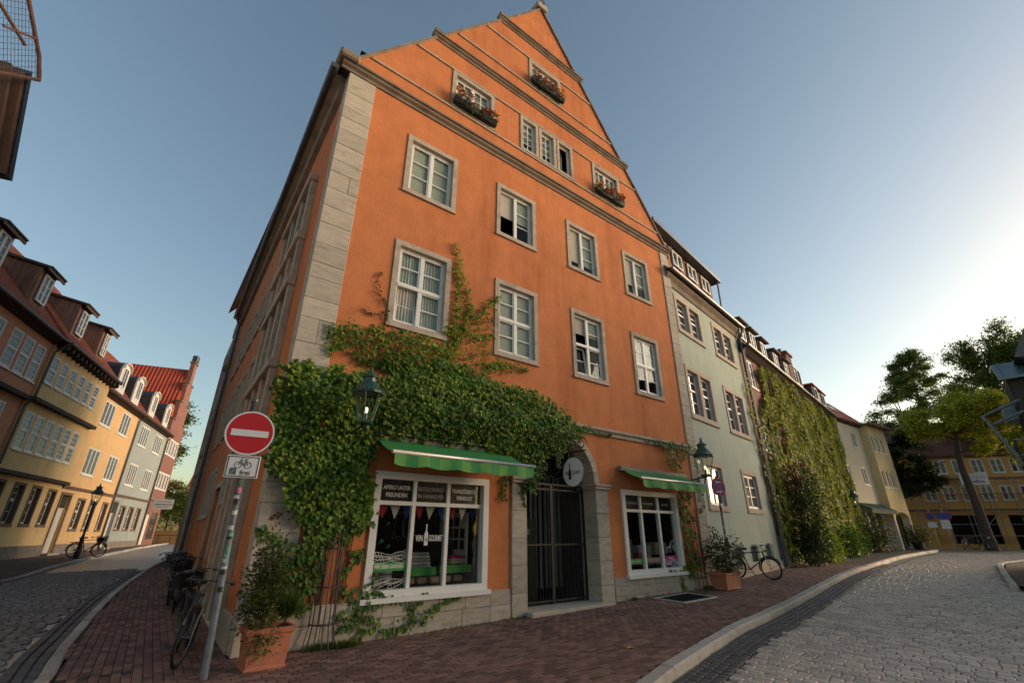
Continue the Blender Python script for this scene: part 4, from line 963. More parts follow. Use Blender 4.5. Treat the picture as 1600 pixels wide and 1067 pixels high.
brk = MB().tube([FA.w(CU, .02, 3.38), FA.w(CU, .86, 3.38)], .016, 6)
brk.tube([FA.w(CU, .74 + (.16 - .014 * a) * cos(a), 3.55 + (.16 - .014 * a) * sin(a)) for a in np.linspace(0, 9, 30)], .012, 5)
brk.tube(bez([FA.w(CU, .02, 3.05), FA.w(CU, .12, 3.5), FA.w(CU, .5, 3.1), FA.w(CU, .5, 3.36)], 10), .01, 5)
for o in (.28, .56): brk.tube([FA.w(CU, o, 3.38), FA.w(CU, o, 3.24)], .006, 4)
brk.obj('bracket', m_iron, t)
# ---- wire plant guards
m_rod = mat('dull_wire', (.075, .075, .078), .6, .2, 8, metal=.4)
def plant_guard(u, w0, w1, ht, o, zb, label):
    t = thing('plant_guard', FA.w(u, o, zb), label, 'trellis', 'wire plant guards')
    for k in range(8):
        a = pi * k / 7; r0 = 1.0
        f = lambda wd, z: FA.w(u + wd / 2 * -cos(a), .04 + o * sin(a) * (wd / w0), z)
        MB().tube([f(w1 * 1.3, zb), f(w1, zb + .28), f(w0, zb + ht)], .010, 5).obj('rod', m_rod, t)
    for q in (.16, .42, .7, .93):
        wd = w1 + (w0 - w1) * q; MB().tube([FA.w(u + wd / 2 * -cos(a), .04 + o * sin(a) * (wd / w0), zb + ht * q) for a in np.linspace(0, pi, 9)], .010, 5).obj('hoop', m_rod, t)
plant_guard(1.15, .30, .36, 1.95, .2, 0, 'tall wire plant guard in the ivy left of the left shop window')
plant_guard(11.62, .30, .36, 1.95, .2, .13, 'tall wire plant guard right of the right shop window')
# ---- terracotta planters
def planter(name, c, deg, wd, dp, ht, label):
    f = Fr(c[0], c[1], deg, oz=c[2]); t = thing(name, c, label, 'planter', 'terracotta planters')
    def rect(k, z): return [f.w(x * wd / 2 * k, y * dp / 2 * k, z) for x, y in ((-1, -1), (1, -1), (1, 1), (-1, 1))]
    L = [rect(.92, 0), rect(.92, .06 * ht), rect(.86, .09 * ht), rect(.98, .84 * ht), rect(1.08, .86 * ht), rect(1.10, ht), rect(.94, ht), rect(.9, .8 * ht)]
    mb = MB(); vs = [p for r in L for p in r]; mb.add(vs, [(i * 4 + j, i * 4 + (j + 1) % 4, i * 4 + 4 + (j + 1) % 4, i * 4 + 4 + j) for i in range(len(L) - 1) for j in range(4)] + [(28, 29, 30, 31), (3, 2, 1, 0)])
    mb.obj('pot', m_terra, t, bevel=.008)
    for s in (-1, 1):
        for q in (0, 1):
            pass
    return f, t
p1 = FA.w(.24, .72, 0); f, t = planter('terracotta_planter', p1, 40, .54, .42, .46, 'square terracotta planter with a tall dark shrub at the house corner, by the sign pole')
lv, lv2, lv3 = Leaves(), Leaves(), Leaves()
bush(lv, f.w(-.12, -.05, .82), .30, .26, .46, 1500, .06); bush(lv, f.w(-.12, -.1, 1.2), .22, .2, .38, 650, .06)
bush(lv2, f.w(-.12, .2, .42), .22, .14, .30, 600, .05); 
R = random.Random(4)
for _ in range(260):
    b0 = f.w(.2 + R.gauss(0, .05), .0 + R.gauss(0, .05), .5); d = V((R.gauss(0, .45), R.gauss(0, .45), 1)).normalized(); L = R.uniform(.2, .36); lv3.leaf(b0 + d * R.uniform(0, .1), d, d.orthogonal(), L, .03, lobes=False)
lv.obj('shrub', l_bush, t); lv2.obj('trailing_plant', leafmat('variegated_leaf', (.06, .08, .02), (.28, .26, .10)), t); lv3.obj('grass_tuft', leafmat('tuft_leaf', (.05, .085, .02), (.10, .15, .03)), t)
p2 = FA.w(12.15, .55, h(14.9)); f, t = planter('terracotta_planter', p2, 42, .95, .5, .42, 'terracotta trough with a dark shrub at the right end of the orange house')
lv, lv2 = Leaves(), Leaves(); bush(lv, f.w(0, 0, .85), .55, .34, .5, 1700, .085); bush(lv2, f.w(.38, .1, .38), .16, .16, .2, 200, .06)
R = random.Random(8)
for _ in range(60):
    b0 = f.w(-.35 + R.gauss(0, .06), R.gauss(0, .05), .7 + R.random() * .9); hang(FA, lv, *[0, 0, 0], .01) if False else lv.leaf(b0, V((R.gauss(0, .5), R.gauss(0, .5), .6)), V((R.gauss(0, 1), -1, .3)), .09, .05, lobes=False)
lv.obj('shrub', l_bush, t); lv2.obj('trailing_plant', l_ivy2, t)
# weeds at the foot of the walls
def weeds(name, spots, label):
    L = Leaves(); R = random.Random(len(spots))
    for u, o, n, ht, sp in spots:
        for _ in range(n):
            p = FA.w(u + R.gauss(0, sp), max(.06, o + R.gauss(0, sp * .35)), 0); p.z = h(p.y) - .005; d = V((R.gauss(0, .5), R.gauss(0, .5), 1)).normalized(); L.leaf(p, d, d.orthogonal(), ht * R.uniform(.4, 1.2), .018, lobes=False)
    return L.obj(name, leafmat('weed_leaf', (.06, .10, .015), (.16, .20, .035)), label=label, cat='weeds')
weeds('weeds', [(1.2, .22, 700, .10, .16), (1.5, .3, 300, .12, .08), (11.7, .3, 400, .12, .14), (8.6, .12, 120, .07, .08), (5.0, .12, 160, .05, .3), (3.5, .1, 120, .05, .5), (9.4, .1, 60, .05, .3)], 'low tufts of weeds at the foot of the orange house wall')
# cellar light grating in the sidewalk
gq = [FA.w(9.25, .35, 0), FA.w(10.45, .35, 0)]
t = thing('cellar_grating', FA.w(9.85, .75, h(13)), 'dark cellar grating with pale stone rim set in the brick sidewalk', 'grating')
zg = lambda y: h(y) + .006
mb = MB(); u0, u1, o0, o1 = 9.15, 10.6, .25, 1.15
def gp_(u, o, dz=0): p = FA.w(u, o, 0); p.z = h(p.y) + dz; return p
for a, b, c, d in ((u0, u1, o0, o0 + .1), (u0, u1, o1 - .1, o1), (u0, u0 + .1, o0 + .1, o1 - .1), (u1 - .1, u1, o0 + .1, o1 - .1)):
    mb.add([gp_(x, y, z) for z in (-.02, .014) for y in (c, d) for x in (a, b)], [(0, 1, 3, 2), (4, 6, 7, 5), (0, 4, 5, 1), (2, 3, 7, 6), (0, 2, 6, 4), (1, 5, 7, 3)])
mb.obj('stone_rim', m_kerb, t)
MB().face([gp_(u0 + .08, o0 + .08, .004), gp_(u1 - .08, o0 + .08, .004), gp_(u1 - .08, o1 - .08, .004), gp_(u0 + .08, o1 - .08, .004)]).obj('shaft_shade', m_dark, t)  # flat sheet at paving level, the hollow's shade put into its dark colour
for k in range(22): u = u0 + .12 + k * (u1 - u0 - .24) / 21; MB().tube([gp_(u, o0 + .09, .012), gp_(u, o1 - .09, .012)], .006, 4).obj('grating_bar', m_iron, t)

# litter: one yellow leaf on the bricks, bits in the gutter
L = Leaves(); p = V((1.75, 8.05, h(8.05) + .008)); L.leaf(p, V((.9, .2, .02)), V((0, 0, 1)), .16, .10); L.leaf(p + V((.02, .03, .006)), V((.5, .8, .1)), V((0, .1, 1)), .08, .07)
L.obj('fallen_leaf', mat('dry_leaf', (.50, .32, .12), .8), kind=None, label='dry yellow leaf lying on the red brick sidewalk', cat='leaf', org=p)
L = Leaves(); R = random.Random(3)
for _ in range(90):
    y = R.uniform(6.5, 16); x = xat(kR, y) + .26 + R.random() ** 2 * .5; a = R.uniform(0, 6.28); z = h(y) - .106
    L.leaf(V((x, y, z)), V((cos(a), sin(a), R.uniform(0, .3))), V((R.uniform(-.3, .3), R.uniform(-.3, .3), 1)), R.uniform(.02, .06), R.uniform(.015, .04), lobes=False)
L.obj('gutter_litter', leafmat('litter', (.10, .06, .03), (.42, .36, .28)), label='scraps of dry leaves and paper along the kerb gutter', cat='litter')
# ================================================================== bicycles
m_rubber = mat('tyre_rubber', (.015, .015, .016), .8, .2, 20)
m_bblack = mat('black_bicycle_paint', (.015, .015, .017), .3, .1, 10, spec=.6)
m_bdark = mat('dark_blue_bicycle_paint', (.02, .03, .05), .3, .1, 10, spec=.6)
m_bwhite = mat('white_bicycle_paint', (.5, .5, .5), .3, .05, 10, spec=.6)
m_chrome = mat('bicycle_metal', (.14, .14, .145), .35, .1, 10, metal=.9)
m_saddle = mat('saddle_leather', (.02, .017, .015), .6, .1, 10)
def bicycle(pos, heading, lean, label, paint=None, steer=0, basket=False, child=None, fork=None, k=1.0, pink=False, group='parked bicycles', name='bicycle', dress=False):
    paint = paint or m_bblack; t = thing(name, pos, label, 'bicycle', group)
    a = rad(heading); M = Matrix.Translation(V(pos)) @ Matrix.Rotation(a, 4, 'Z') @ Matrix.Rotation(rad(lean), 4, 'X') @ Matrix.Scale(k, 4)
    T = lambda x, y, z: M @ V((x, y, z))
    r = .335; hub_r, hub_f = (-.52, 0, r), (.54, 0, r)
    S = Matrix.Translation(M @ V(hub_f)) @ (M.to_3x3() @ Matrix.Rotation(rad(steer), 3, 'Z')).to_4x4()
    def wheel(hub, MM, nm):
        P = lambda rr, q: MM @ V((rr * cos(q), 0, rr * sin(q)))
        o = MB().tube([P(r - .02, 2 * pi * i / 28) for i in range(28)], .021 * k, 6, closed=True).obj(nm, m_rubber, t, smooth=True)
        sp = MB().tube([P(r - .045, 2 * pi * i / 28) for i in range(28)], .011 * k, 5, closed=True)
        for i in range(18): q = 2 * pi * i / 18; c = MM @ V((0, .025 * (-1) ** i, 0)); sp.tube([c, P(r - .045, q + .2 * (-1) ** (i // 2))], .0022 * k, 3)
        sp.tube([MM @ V((0, -.05, 0)), MM @ V((0, .05, 0))], .022 * k, 6)
        sp.obj('rim_and_spokes', m_chrome, o, kind='stuff')
    MR = Matrix.Translation(M @ V(hub_r)) @ M.to_3x3().to_4x4()
    wheel(hub_r, MR, 'wheel'); wheel(hub_f, S, 'wheel')
    fm = MB(); bb, st_, hd, hb = (-.08, 0, .29), (-.24, 0, .80), (.36, 0, .84), (.40, 0, .66)
    for p, q, rr in ((bb, st_, .018), (bb, hb, .02), (st_, hd, .017), (hd, hb, .02)): fm.tube([T(*p), T(*q)], rr * k, 6)
    for y in (-.05, .05): fm.tube([T(-.52, y, r), T(*bb)], .011 * k, 5); fm.tube([T(-.52, y, r), T(-.23, y * .4, .74)], .010 * k, 5)
    fm.obj('frame', paint, t)
    fk = MB()
    for y in (-.055, .055): fk.tube([S @ V((0, y, 0)), S @ V((-.10, y, .33)), S @ V((-.15, 0, .38))], .013 * k, 5)
    fk.obj('fork', fork or paint, t)
    hbm = MB(); C0 = S @ V((-.21, 0, .62)); fwd = S.to_3x3() @ V((1, 0, 0)); sd = S.to_3x3() @ V((0, 1, 0)); up = S.to_3x3() @ V((0, 0, 1))
    hbm.tube([S @ V((-.15, 0, .36)), C0], .015 * k, 6); hbm.tube(catmull([C0 - sd * .29 - fwd * .16, C0 - sd * .24 + up * .03, C0 - sd * .08 + up * .03, C0 + sd * .08 + up * .03, C0 + sd * .24 + up * .03, C0 + sd * .29 - fwd * .16], 4), .012, 5)
    hbm.obj('handlebar', m_chrome, t)
    gr_ = MB(); gr_.tube([C0 - sd * .29 - fwd * .16, C0 - sd * .285 - fwd * .05], .019, 6).obj('grip', m_rubber, t); MB().tube([C0 + sd * .29 - fwd * .16, C0 + sd * .285 - fwd * .05], .019, 6).obj('grip', m_rubber, t)
    MB().lathe(C0 + fwd * .1 - up * .1, [(.02, -.04), (.04, -.02), (.04, .03), (.01, .04)], 8).obj('lamp', m_chrome, t)
    fs = lambda x: T(*x)
    sdl = MB(); L = [(-.42, .10), (-.38, .105), (-.30, .08), (-.2, .04), (-.1, .022), (-.08, .01)]
    vs = []
    for x, wd in L: vs += [T(x, -wd, .93), T(x, 0, .955), T(x, wd, .93), T(x, wd * .7, .89), T(x, -wd * .7, .89)]
    sdl.add(vs, [(5 * i + j, 5 * i + (j + 1) % 5, 5 * i + 5 + (j + 1) % 5, 5 * i + 5 + j) for i in range(len(L) - 1) for j in range(5)] + [(0, 1, 2, 3, 4), (29, 28, 27, 26, 25)])
    sdl.tube([T(-.24, 0, .78), T(-.265, 0, .92)], .014 * k, 6).obj('saddle', m_saddle, t)
    ck = MB().tube([T(-.08 + .085 * cos(q), -.055, .29 + .085 * sin(q)) for q in np.linspace(0, 2 * pi, 15)[:-1]], .006, 4, closed=True)
    ck.tube([T(-.08, -.07, .29), T(.03, -.08, .16)], .01, 5).tube([T(-.08, .07, .29), T(-.19, .08, .42)], .01, 5).box(Fr(0, 0, 0), 0, 0, 0, 0, 0, 0)
    ck.tube([T(.03, -.08, .16), T(.03, -.17, .16)], .018, 5).tube([T(-.19, .08, .42), T(-.19, .17, .42)], .018, 5); ck.tube([T(-.08, -.055, .375), T(-.52, -.055, r + .04)], .004, 4).tube([T(-.08, -.055, .205), T(-.52, -.055, r - .04)], .004, 4)
    ck.obj('crank_and_pedals', m_leadpipe, t, kind='stuff')
    mg = MB()
    for MM, q0, q1 in ((MR, .3, pi + .1), (S, .5, pi + .3)): mg.tube([MM @ V(((r + .03) * cos(q), 0, (r + .03) * sin(q))) for q in np.linspace(q0, q1, 14)], .022 * k, 4)
    mg.obj('mudguard', paint, t, kind='stuff')
    rk = MB()
    for y in (-.07, .07): rk.tube([T(-.86, y, .73), T(-.26, y, .73)], .007, 4).tube([T(-.75, y, .73), T(-.52, y, r)], .006, 4)
    for x in (-.86, -.65, -.45): rk.tube([T(x, -.07, .73), T(x, .07, .73)], .006, 4)
    rk.obj('luggage_rack', m_leadpipe, t, kind='stuff')
    if basket:
        bk = MB(); cx = V(T(-.62, 0, .75)) if basket == 'rear' else C0 + fwd * .22 - up * .22
        fw, s_, u_ = (M.to_3x3() @ V((1, 0, 0)), M.to_3x3() @ V((0, 1, 0)), M.to_3x3() @ V((0, 0, 1))) if basket == 'rear' else (fwd, sd, up)
        for q in range(6):
            zz = q * .05; e = .14 + .03 * q / 5; P = [cx + fw * (x * e * 1.1) + s_ * (y * e * 1.25) + u_ * zz for x, y in ((-1, -1), (1, -1), (1, 1), (-1, 1))]; bk.tube(P, .006, 4, closed=True)
        for q in range(20):
            i, f_ = divmod(q / 5, 1); c4 = ((-1, -1), (1, -1), (1, 1), (-1, 1)); x = c4[int(i)][0] * (1 - f_) + c4[(int(i) + 1) % 4][0] * f_; y = c4[int(i)][1] * (1 - f_) + c4[(int(i) + 1) % 4][1] * f_
            bk.tube([cx + fw * (x * .14 * 1.1) + s_ * (y * .14 * 1.25), cx + fw * (x * .17 * 1.1) + s_ * (y * .17 * 1.25) + u_ * .25], .005, 4)
        b2 = MB(); e = .13; vs = [cx + fw * (x * e * 1.1) + s_ * (y * e * 1.25) + u_ * z for z in (.005, .2) for y in (-1, 1) for x in (-1, 1)]
        b2.add(vs, [(0, 1, 3, 2), (0, 4, 5, 1), (2, 3, 7, 6), (0, 2, 6, 4), (1, 5, 7, 3)]).obj('basket_lining', m_bblack, t); bk.obj('basket', m_bblack, t, kind='stuff')
    return t
def gpt(x, y): return V((x, y, h(y)))
b0 = SD.w(.35, .62, 0); b0.z = h(b0.y); bicycle(b0, -56, -6, 'black bicycle with its front wheel towards us right behind the sign pole', steer=-18)
b0 = SD.w(1.7, .45, 0); b0.z = h(b0.y); bicycle(b0, 126, -7, 'black bicycle leaning on the side wall behind the one at the sign pole', steer=12, basket='front')
b0 = SD.w(5.0, .5, 0); b0.z = h(b0.y)
bicycle(b0, 122, -4, 'black bicycle with front basket, nearest of the group along the side wall', basket='front', steer=10)
b0 = SD.w(6.1, .55, 0); b0.z = h(b0.y); bicycle(b0, 300, 4, 'dark blue bicycle in the middle of the group along the side wall', paint=m_bdark, basket='rear')
b0 = SD.w(7.6, .5, 0); b0.z = h(b0.y); bicycle(b0, 128, -5, 'black bicycle at the far end of the group along the side wall', basket='front', steer=-14)
b0 = SG.w(2.35, .42, 0); b0.z = h(b0.y); bicycle(b0, -20, 9, 'bicycle with a white fork leaning on the sage green house by the cellar windows', fork=m_bwhite, steer=-30)
# ================================================================== traffic signs
m_red = mat('traffic_red', (.42, .008, .014), .45, .06, 4, spec=.5); m_signwhite = mat('sign_white', (.60, .61, .62), .45, .05, 4, spec=.5)
m_blue = mat('traffic_blue', (.012, .05, .28), .45, .06, 4, spec=.5); m_aluback = mat('sign_back_grey', (.30, .31, .32), .5, .1, 6, metal=.4)
STK = random.Random(21)
def stickers(t, base, top, r, n, z0, z1):
    """little round and square stickers wrapped on a pole"""
    cols = [(.55, .55, .53), (.10, .35, .25), (.5, .5, .5), (.02, .02, .02), (.45, .12, .25), (.06, .10, .08), (.35, .5, .45), (.6, .58, .5)]
    ax = (top - base).normalized(); view = V((-base.x, -base.y, 0)).normalized()
    for k in range(n):
        s_ = z0 + (z1 - z0) * (k + .5) / n + STK.uniform(-.02, .02); c = base.lerp(top, s_); hh = STK.uniform(.03, .075) / 2; half = STK.uniform(.5, .9); off = STK.uniform(-.5, .5)
        mb = MB(); vs = []; m = 5
        for i in range(m + 1):
            a = off - half + 2 * half * i / m; d = Matrix.Rotation(a, 3, 'Z') @ view
            vs += [c + d * (r + .0025) - ax * hh, c + d * (r + .0025) + ax * hh]
        mb.add(vs, [(2 * i, 2 * i + 2, 2 * i + 3, 2 * i + 1) for i in range(m)])
        cc = STK.choice(cols); mb.obj('sticker', mat('sticker_%d%d%d' % tuple(int(x * 100) for x in cc), cc, .5, .5, 40), t)
def disc(fr, u, z, r, o0, o1, n=40): return MB().ext(fr, [(u + r * cos(a), z + r * sin(a)) for a in np.linspace(0, 2 * pi, n + 1)[:-1]], o0, o1)
def annulus(fr, u, z, r0, r1, o, n=44):
    mb = MB(); vs = []
    for i in range(n): a = 2 * pi * i / n; vs += [fr.w(u + r0 * cos(a), o, z + r0 * sin(a)), fr.w(u + r1 * cos(a), o, z + r1 * sin(a))]
    mb.add(vs, [(2 * i, 2 * ((i + 1) % n), 2 * ((i + 1) % n) + 1, 2 * i + 1) for i in range(n)]); return mb
PB = gpt(-3.64, 6.49); PT = V((-3.80, 6.50, 3.36))
t = thing('sign_post', PB, 'grey steel post with red no entry disc and white bicycle plate at the corner', 'traffic sign')
MB().tube([PB - V((0, 0, .1)), PT], .042, 12).obj('pole', mat('weathered_pole', (.16, .175, .19), .6, .3, 6, metal=.4, col2=(.10, .105, .11), mix2=(.45, .7), s2=5), t, smooth=True); MB().lathe(PT, [(.045, 0), (.05, .005), (.05, .05), (.02, .07)], 10).obj('pole_cap', m_leadpipe, t)
stickers(t, PB, PT, .042, 15, .28, .64)
SF = Fr(0, 0, 30); SF.O = V((-3.755, 6.49, 0)) + SF.n * .055
disc(SF, 0, 2.90, .31, -.012, .0).obj('no_entry_disc', m_aluback, t); disc(SF, 0, 2.90, .29, .002, .004).obj('red_face', m_red, t); annulus(SF, 0, 2.90, .288, .31, .005).obj('white_rim', m_signwhite, t)
MB().box(SF, -.235, .235, .006, .008, 2.85, 2.94).obj('white_bar', m_signwhite, t)
rr = MB(); rr.box(SF, -.205, .205, -.012, .0, 2.285, 2.585, .006).obj('bicycle_plate', m_signwhite, t)
ring(MB(), SF, -.19, .19, 2.30, 2.57, .011, .0015, .0035).obj('black_border', m_ink, t)
bi = MB(); Q = lambda x, z: SF.w(x, .004, 2.475 + z)
for cx in (-.058, .062): bi.tube([Q(cx + .042 * cos(a), -.02 + .042 * sin(a)) for a in np.linspace(0, 2 * pi, 19)[:-1]], .0035, 4, closed=True)
for p in ([(-.058, -.02), (-.025, .045), (.035, .045), (.005, -.02), (-.025, .045)], [(.005, -.02), (.062, -.02), (.035, .045), (.04, .06)], [(.02, .062), (.055, .062)], [(-.025, .045), (-.03, .07), (-.008, .07)]): bi.tube([Q(*q) for q in p], .0038, 4)
bi.obj('bicycle_symbol', m_ink, t)
text('frei', SF, .045, .004, 2.355, .095, m_ink, t, 1.0)
MB().box(SF, -.145, -.065, .003, .005, 2.325, 2.415).obj('dark_sticker', mat('graffiti_sticker', (.05, .07, .06), .6, .9, 60, col2=(.4, .42, .4), s2=30), t)
ar = MB().tube([PT + V((0, 0, -.1)), PT + V((-.2, .15, -.22))], .012, 5).tube([PT + V((0, 0, -.22)), PT + V((-.2, .15, -.22))], .01, 5); ar.obj('clamp', m_leadpipe, t)
# no stopping sign beside the sage house
NB = SG.w(-.05, .62, 0); NB.z = h(NB.y); NT = SG.w(-.05, .62, 3.25)
t = thing('no_stopping_sign', NB, 'round blue and red no stopping sign with white arrows on a stickered pole', 'traffic sign')
MB().tube([NB, NT], .035, 10).obj('pole', m_steel, t, smooth=True); stickers(t, NB, NT, .035, 14, .18, .78)
NF = Fr(0, 0, 22); NF.O = V((NT.x, NT.y, 0)) + NF.n * .05; zc = 2.93; r = .275
disc(NF, 0, zc, r, -.01, 0).obj('disc', m_red, t); disc(NF, 0, zc, r * .80, .002, .004).obj('blue_face', m_blue, t)
for s in (-1, 1):
    a = s * pi / 4; mb = MB(); c, q = cos(a), sin(a); L, w_ = r * .86, r * .1
    mb.ext(NF, [(x * c - y * q, zc + x * q + y * c) for x, y in ((-L, -w_), (L, -w_), (L, w_), (-L, w_))], .0045 + .001 * s, .006 + .001 * s).obj('red_cross_bar', m_red, t)
for s, dz in ((-1, .52), (1, -.52)):
    P = [(-.55, -.06), (.15, -.06), (.15, -.17), (.55, 0), (.15, .17), (.15, .06), (-.55, .06)]
    MB().ext(NF, [(s * x * r * .75, zc + dz * r + y * r) for x, y in P], .008, .0095).obj('white_arrow', m_signwhite, t)
# ================================================================== painted row on the left street
RW = random.Random(17)
def dormer_roof(mb, f, u0, u1, ob, of, zb, zf, t=.1, over=.18):
    mb.add([f.w(u, o, z) for u in (u0 - over, u1 + over) for o, z in ((ob, zb), (of, zf), (of, zf + t), (ob, zb + t))], [(0, 1, 2, 3), (4, 7, 6, 5), (0, 4, 5, 1), (1, 5, 6, 2), (2, 6, 7, 3), (3, 7, 4, 0)]); return mb
m_wood = mat('weathered_boards', (.27, .15, .11), .85, .3, 3, bump=.5, bscale=30, isl=.3, stretch=(3, 3, .6), spec=.2)
m_slate = mat('slate', (.035, .04, .05), .5, .25, 5, bump=.4, bscale=14, isl=.2)
m_beam = mat('dark_beam', (.045, .028, .022), .8, .2, 5, bump=.2)
m_tileL = tilemat('clay_tiles_row', (.30, .075, .035), 4.2, 3.6, rad(113))
m_dtile = mat('dark_tile_edge', (.11, .075, .06), .85, .3, 14, bump=.5, bscale=14)
m_gsurr = mat('brown_window_stone', (.17, .115, .085), .9, .18, 5, bump=.3)
m_plinthL = mat('plinth_render', (.22, .18, .15), .9, .3, 3, bump=.4, bscale=14)
def rowhouse(name, label, u0, u1, ze, m, gf_h, d=9.0, jet=None, door=None, gw=(), ups=(), string=None, ridge=5.4, eo=.45, roof=True, off=0):
    """facade on LR between u0 and u1; jet = [(z, outset)...]; gw ground floor openings, ups upper openings (u0,u1,z0,z1,cols,offset)"""
    t = thing(name, LR.w((u0 + u1) / 2, 0, .4), label, 'house')
    lv_ = [(-.2, 0)] + (jet or []) + [(ze, None)]
    for k in range(len(lv_) - 1):
        zb, o = lv_[k]; zt = lv_[k + 1][0]
        hs = [q[:4] for q in list(gw) + list(ups) + ([door] if door else []) if q[2] >= zb - .01 + (0 if k else -.5) and q[3] <= zt + .01]
        wall(MB(), LR, u0, u1, zb, zt, hs, depth=.22 if k == 0 else .1, o=o + off).obj('wall', m, t)
        if k > 0 and o > lv_[k - 1][1]:
            po = lv_[k - 1][1]; MB().box(LR, u0, u1, po - .05 + off, o + .06 + off, zb - .17, zb - .004).obj('jetty_beam', m_beam, t)
            ww = MB(); ww.face([LR.w(u0, po + off, zb), LR.w(u0, o + off, zb), LR.w(u0, o + off, zt), LR.w(u0, po + off, zt)]); ww.face([LR.w(u1, po + off, zb), LR.w(u1, o + off, zb), LR.w(u1, o + off, zt), LR.w(u1, po + off, zt)]); ww.obj('jetty_cheek', m, t)
    ed = MB()
    for u in (u0, u1): ed.face([LR.w(u, off, -.2), LR.w(u, -d + off, -.2), LR.w(u, -d + off, ze), LR.w(u, off, ze)])
    ed.face([LR.w(u0, -d, -.2), LR.w(u1, -d, -.2), LR.w(u1, -d, ze), LR.w(u0, -d, ze)]); ed.obj('party_wall', m, t)
    MB().box(LR, u0 + .01, u1 - .01, -1.3 + off, -1.2 + off, 0, ze - .1).obj('interior', m_dark, t)
    for q in gw: window(t, LR, *q[:4], s=.12, proud=.025 + off, reveal=.2 - off, cols=1, rows=2, glass=m_pane, panes=0, msurr=m_gsurr, mfr=m_white2, transom=.62)
    for q in ups:
        oo = q[5] if len(q) > 5 else off; f2 = LR if not oo else Fr(*(LR.w(0, oo, 0))[:2], 112.97)
        window(t, f2, *q[:4], s=0, reveal=.06, cols=q[4], rows=q[6] if len(q) > 6 else 1, glass=m_pane, panes=0, mfr=m_white, frame=.075, post=.07, sill=True, transom=q[7] if len(q) > 7 else None)
    if door:
        a, b, c, d_ = door[:4]; ring(MB(), LR, a - .13, b + .13, c, d_ + .13, .128, -.05 + off, .04 + off, tb=0).obj('door_surround', m_gsurr, t)
        dr = MB().box(LR, a, b, -.2 + off, -.14 + off, c + .12, d_ - .75).obj('door', m_white2, t)
        for i in range(2):
            for j in range(3): MB().box(LR, a + .1 + i * (b - a) * .47, a + (b - a) * .42 + i * (b - a) * .47, -.14 + off, -.125 + off, c + .25 + j * .55, c + .7 + j * .55).obj('door_panel', m_white2, dr)
        MB().box(LR, a, b, -.18 + off, -.16 + off, d_ - .68, d_).obj('fanlight', m_pane, t); MB().box(LR, a, b, -.19 + off, -.12 + off, d_ - .75, d_ - .68).obj('door_transom', m_white2, t)
        MB().box(LR, a - .1, b + .1, off, .35 + off, c - .3, c + .11).obj('doorstep', m_kerb, t)
        MB().lathe(LR.w(b - .12, -.12 + off, c + 1.15), [(.0, -.03), (.03, 0), (0, .03)], 8).obj('door_handle', mat('brass', (.6, .4, .12), .3, metal=.9), dr)
    dj = [door] if door else []
    us = sorted([u0] + [x for q in dj for x in (q[0] - .14, q[1] + .14)] + [u1])
    for k in range(0, len(us) - 1, 2):
        MB().box(LR, us[k] + .005, us[k + 1] - .005, off, .05 + off, -.1, .95).obj('plinth', m_plinthL, t)
    if string: MB().extu(LR, [(off, string - .1), (.05 + off, string - .08), (.12 + off, string + .04), (off, string + .1)], u0, u1).obj('string_course', m_gsurr, t)
    oj = (jet[-1][1] if jet else 0) + off
    MB().extu(LR, [(oj, ze - .22), (oj + .08, ze - .2), (oj + eo - .1, ze - .06), (oj + eo - .1, ze + .05), (oj, ze + .1)], u0, u1).obj('eaves', m_beam, t)
    gq = [(oj + eo + .075 * cos(a), ze + .02 + .075 * sin(a)) for a in np.linspace(pi, 2 * pi, 7)]
    MB().extu(LR, gq + [(oj + eo + .075, ze + .05), (oj + eo - .075, ze + .05)], u0, u1).obj('gutter', m_leadpipe, t)
    if roof:
        rf = MB(); o1 = oj + eo - .04
        a, b = (o1, ze + .04), (o1 - 4.6, ze + .04 + ridge); c_ = (o1 - 9.2, ze)
        rf.add([LR.w(u, *p) for u in (u0 - .02, u1 + .02) for p in (a, b, c_, (c_[0], c_[1] - .15), (b[0], b[1] - .2), (a[0], a[1] - .12))], [(0, 1, 7, 6), (1, 2, 8, 7), (0, 5, 4, 1), (1, 4, 3, 2), (6, 7, 10, 11), (7, 8, 9, 10), (0, 6, 11, 5)])
        rf.obj('roof', m_tileL, t)
    return t
def roofz(o, ze, oj, eo=.45, ridge=5.4): return ze + .04 + (oj + eo - .04 - o) * ridge / 4.6
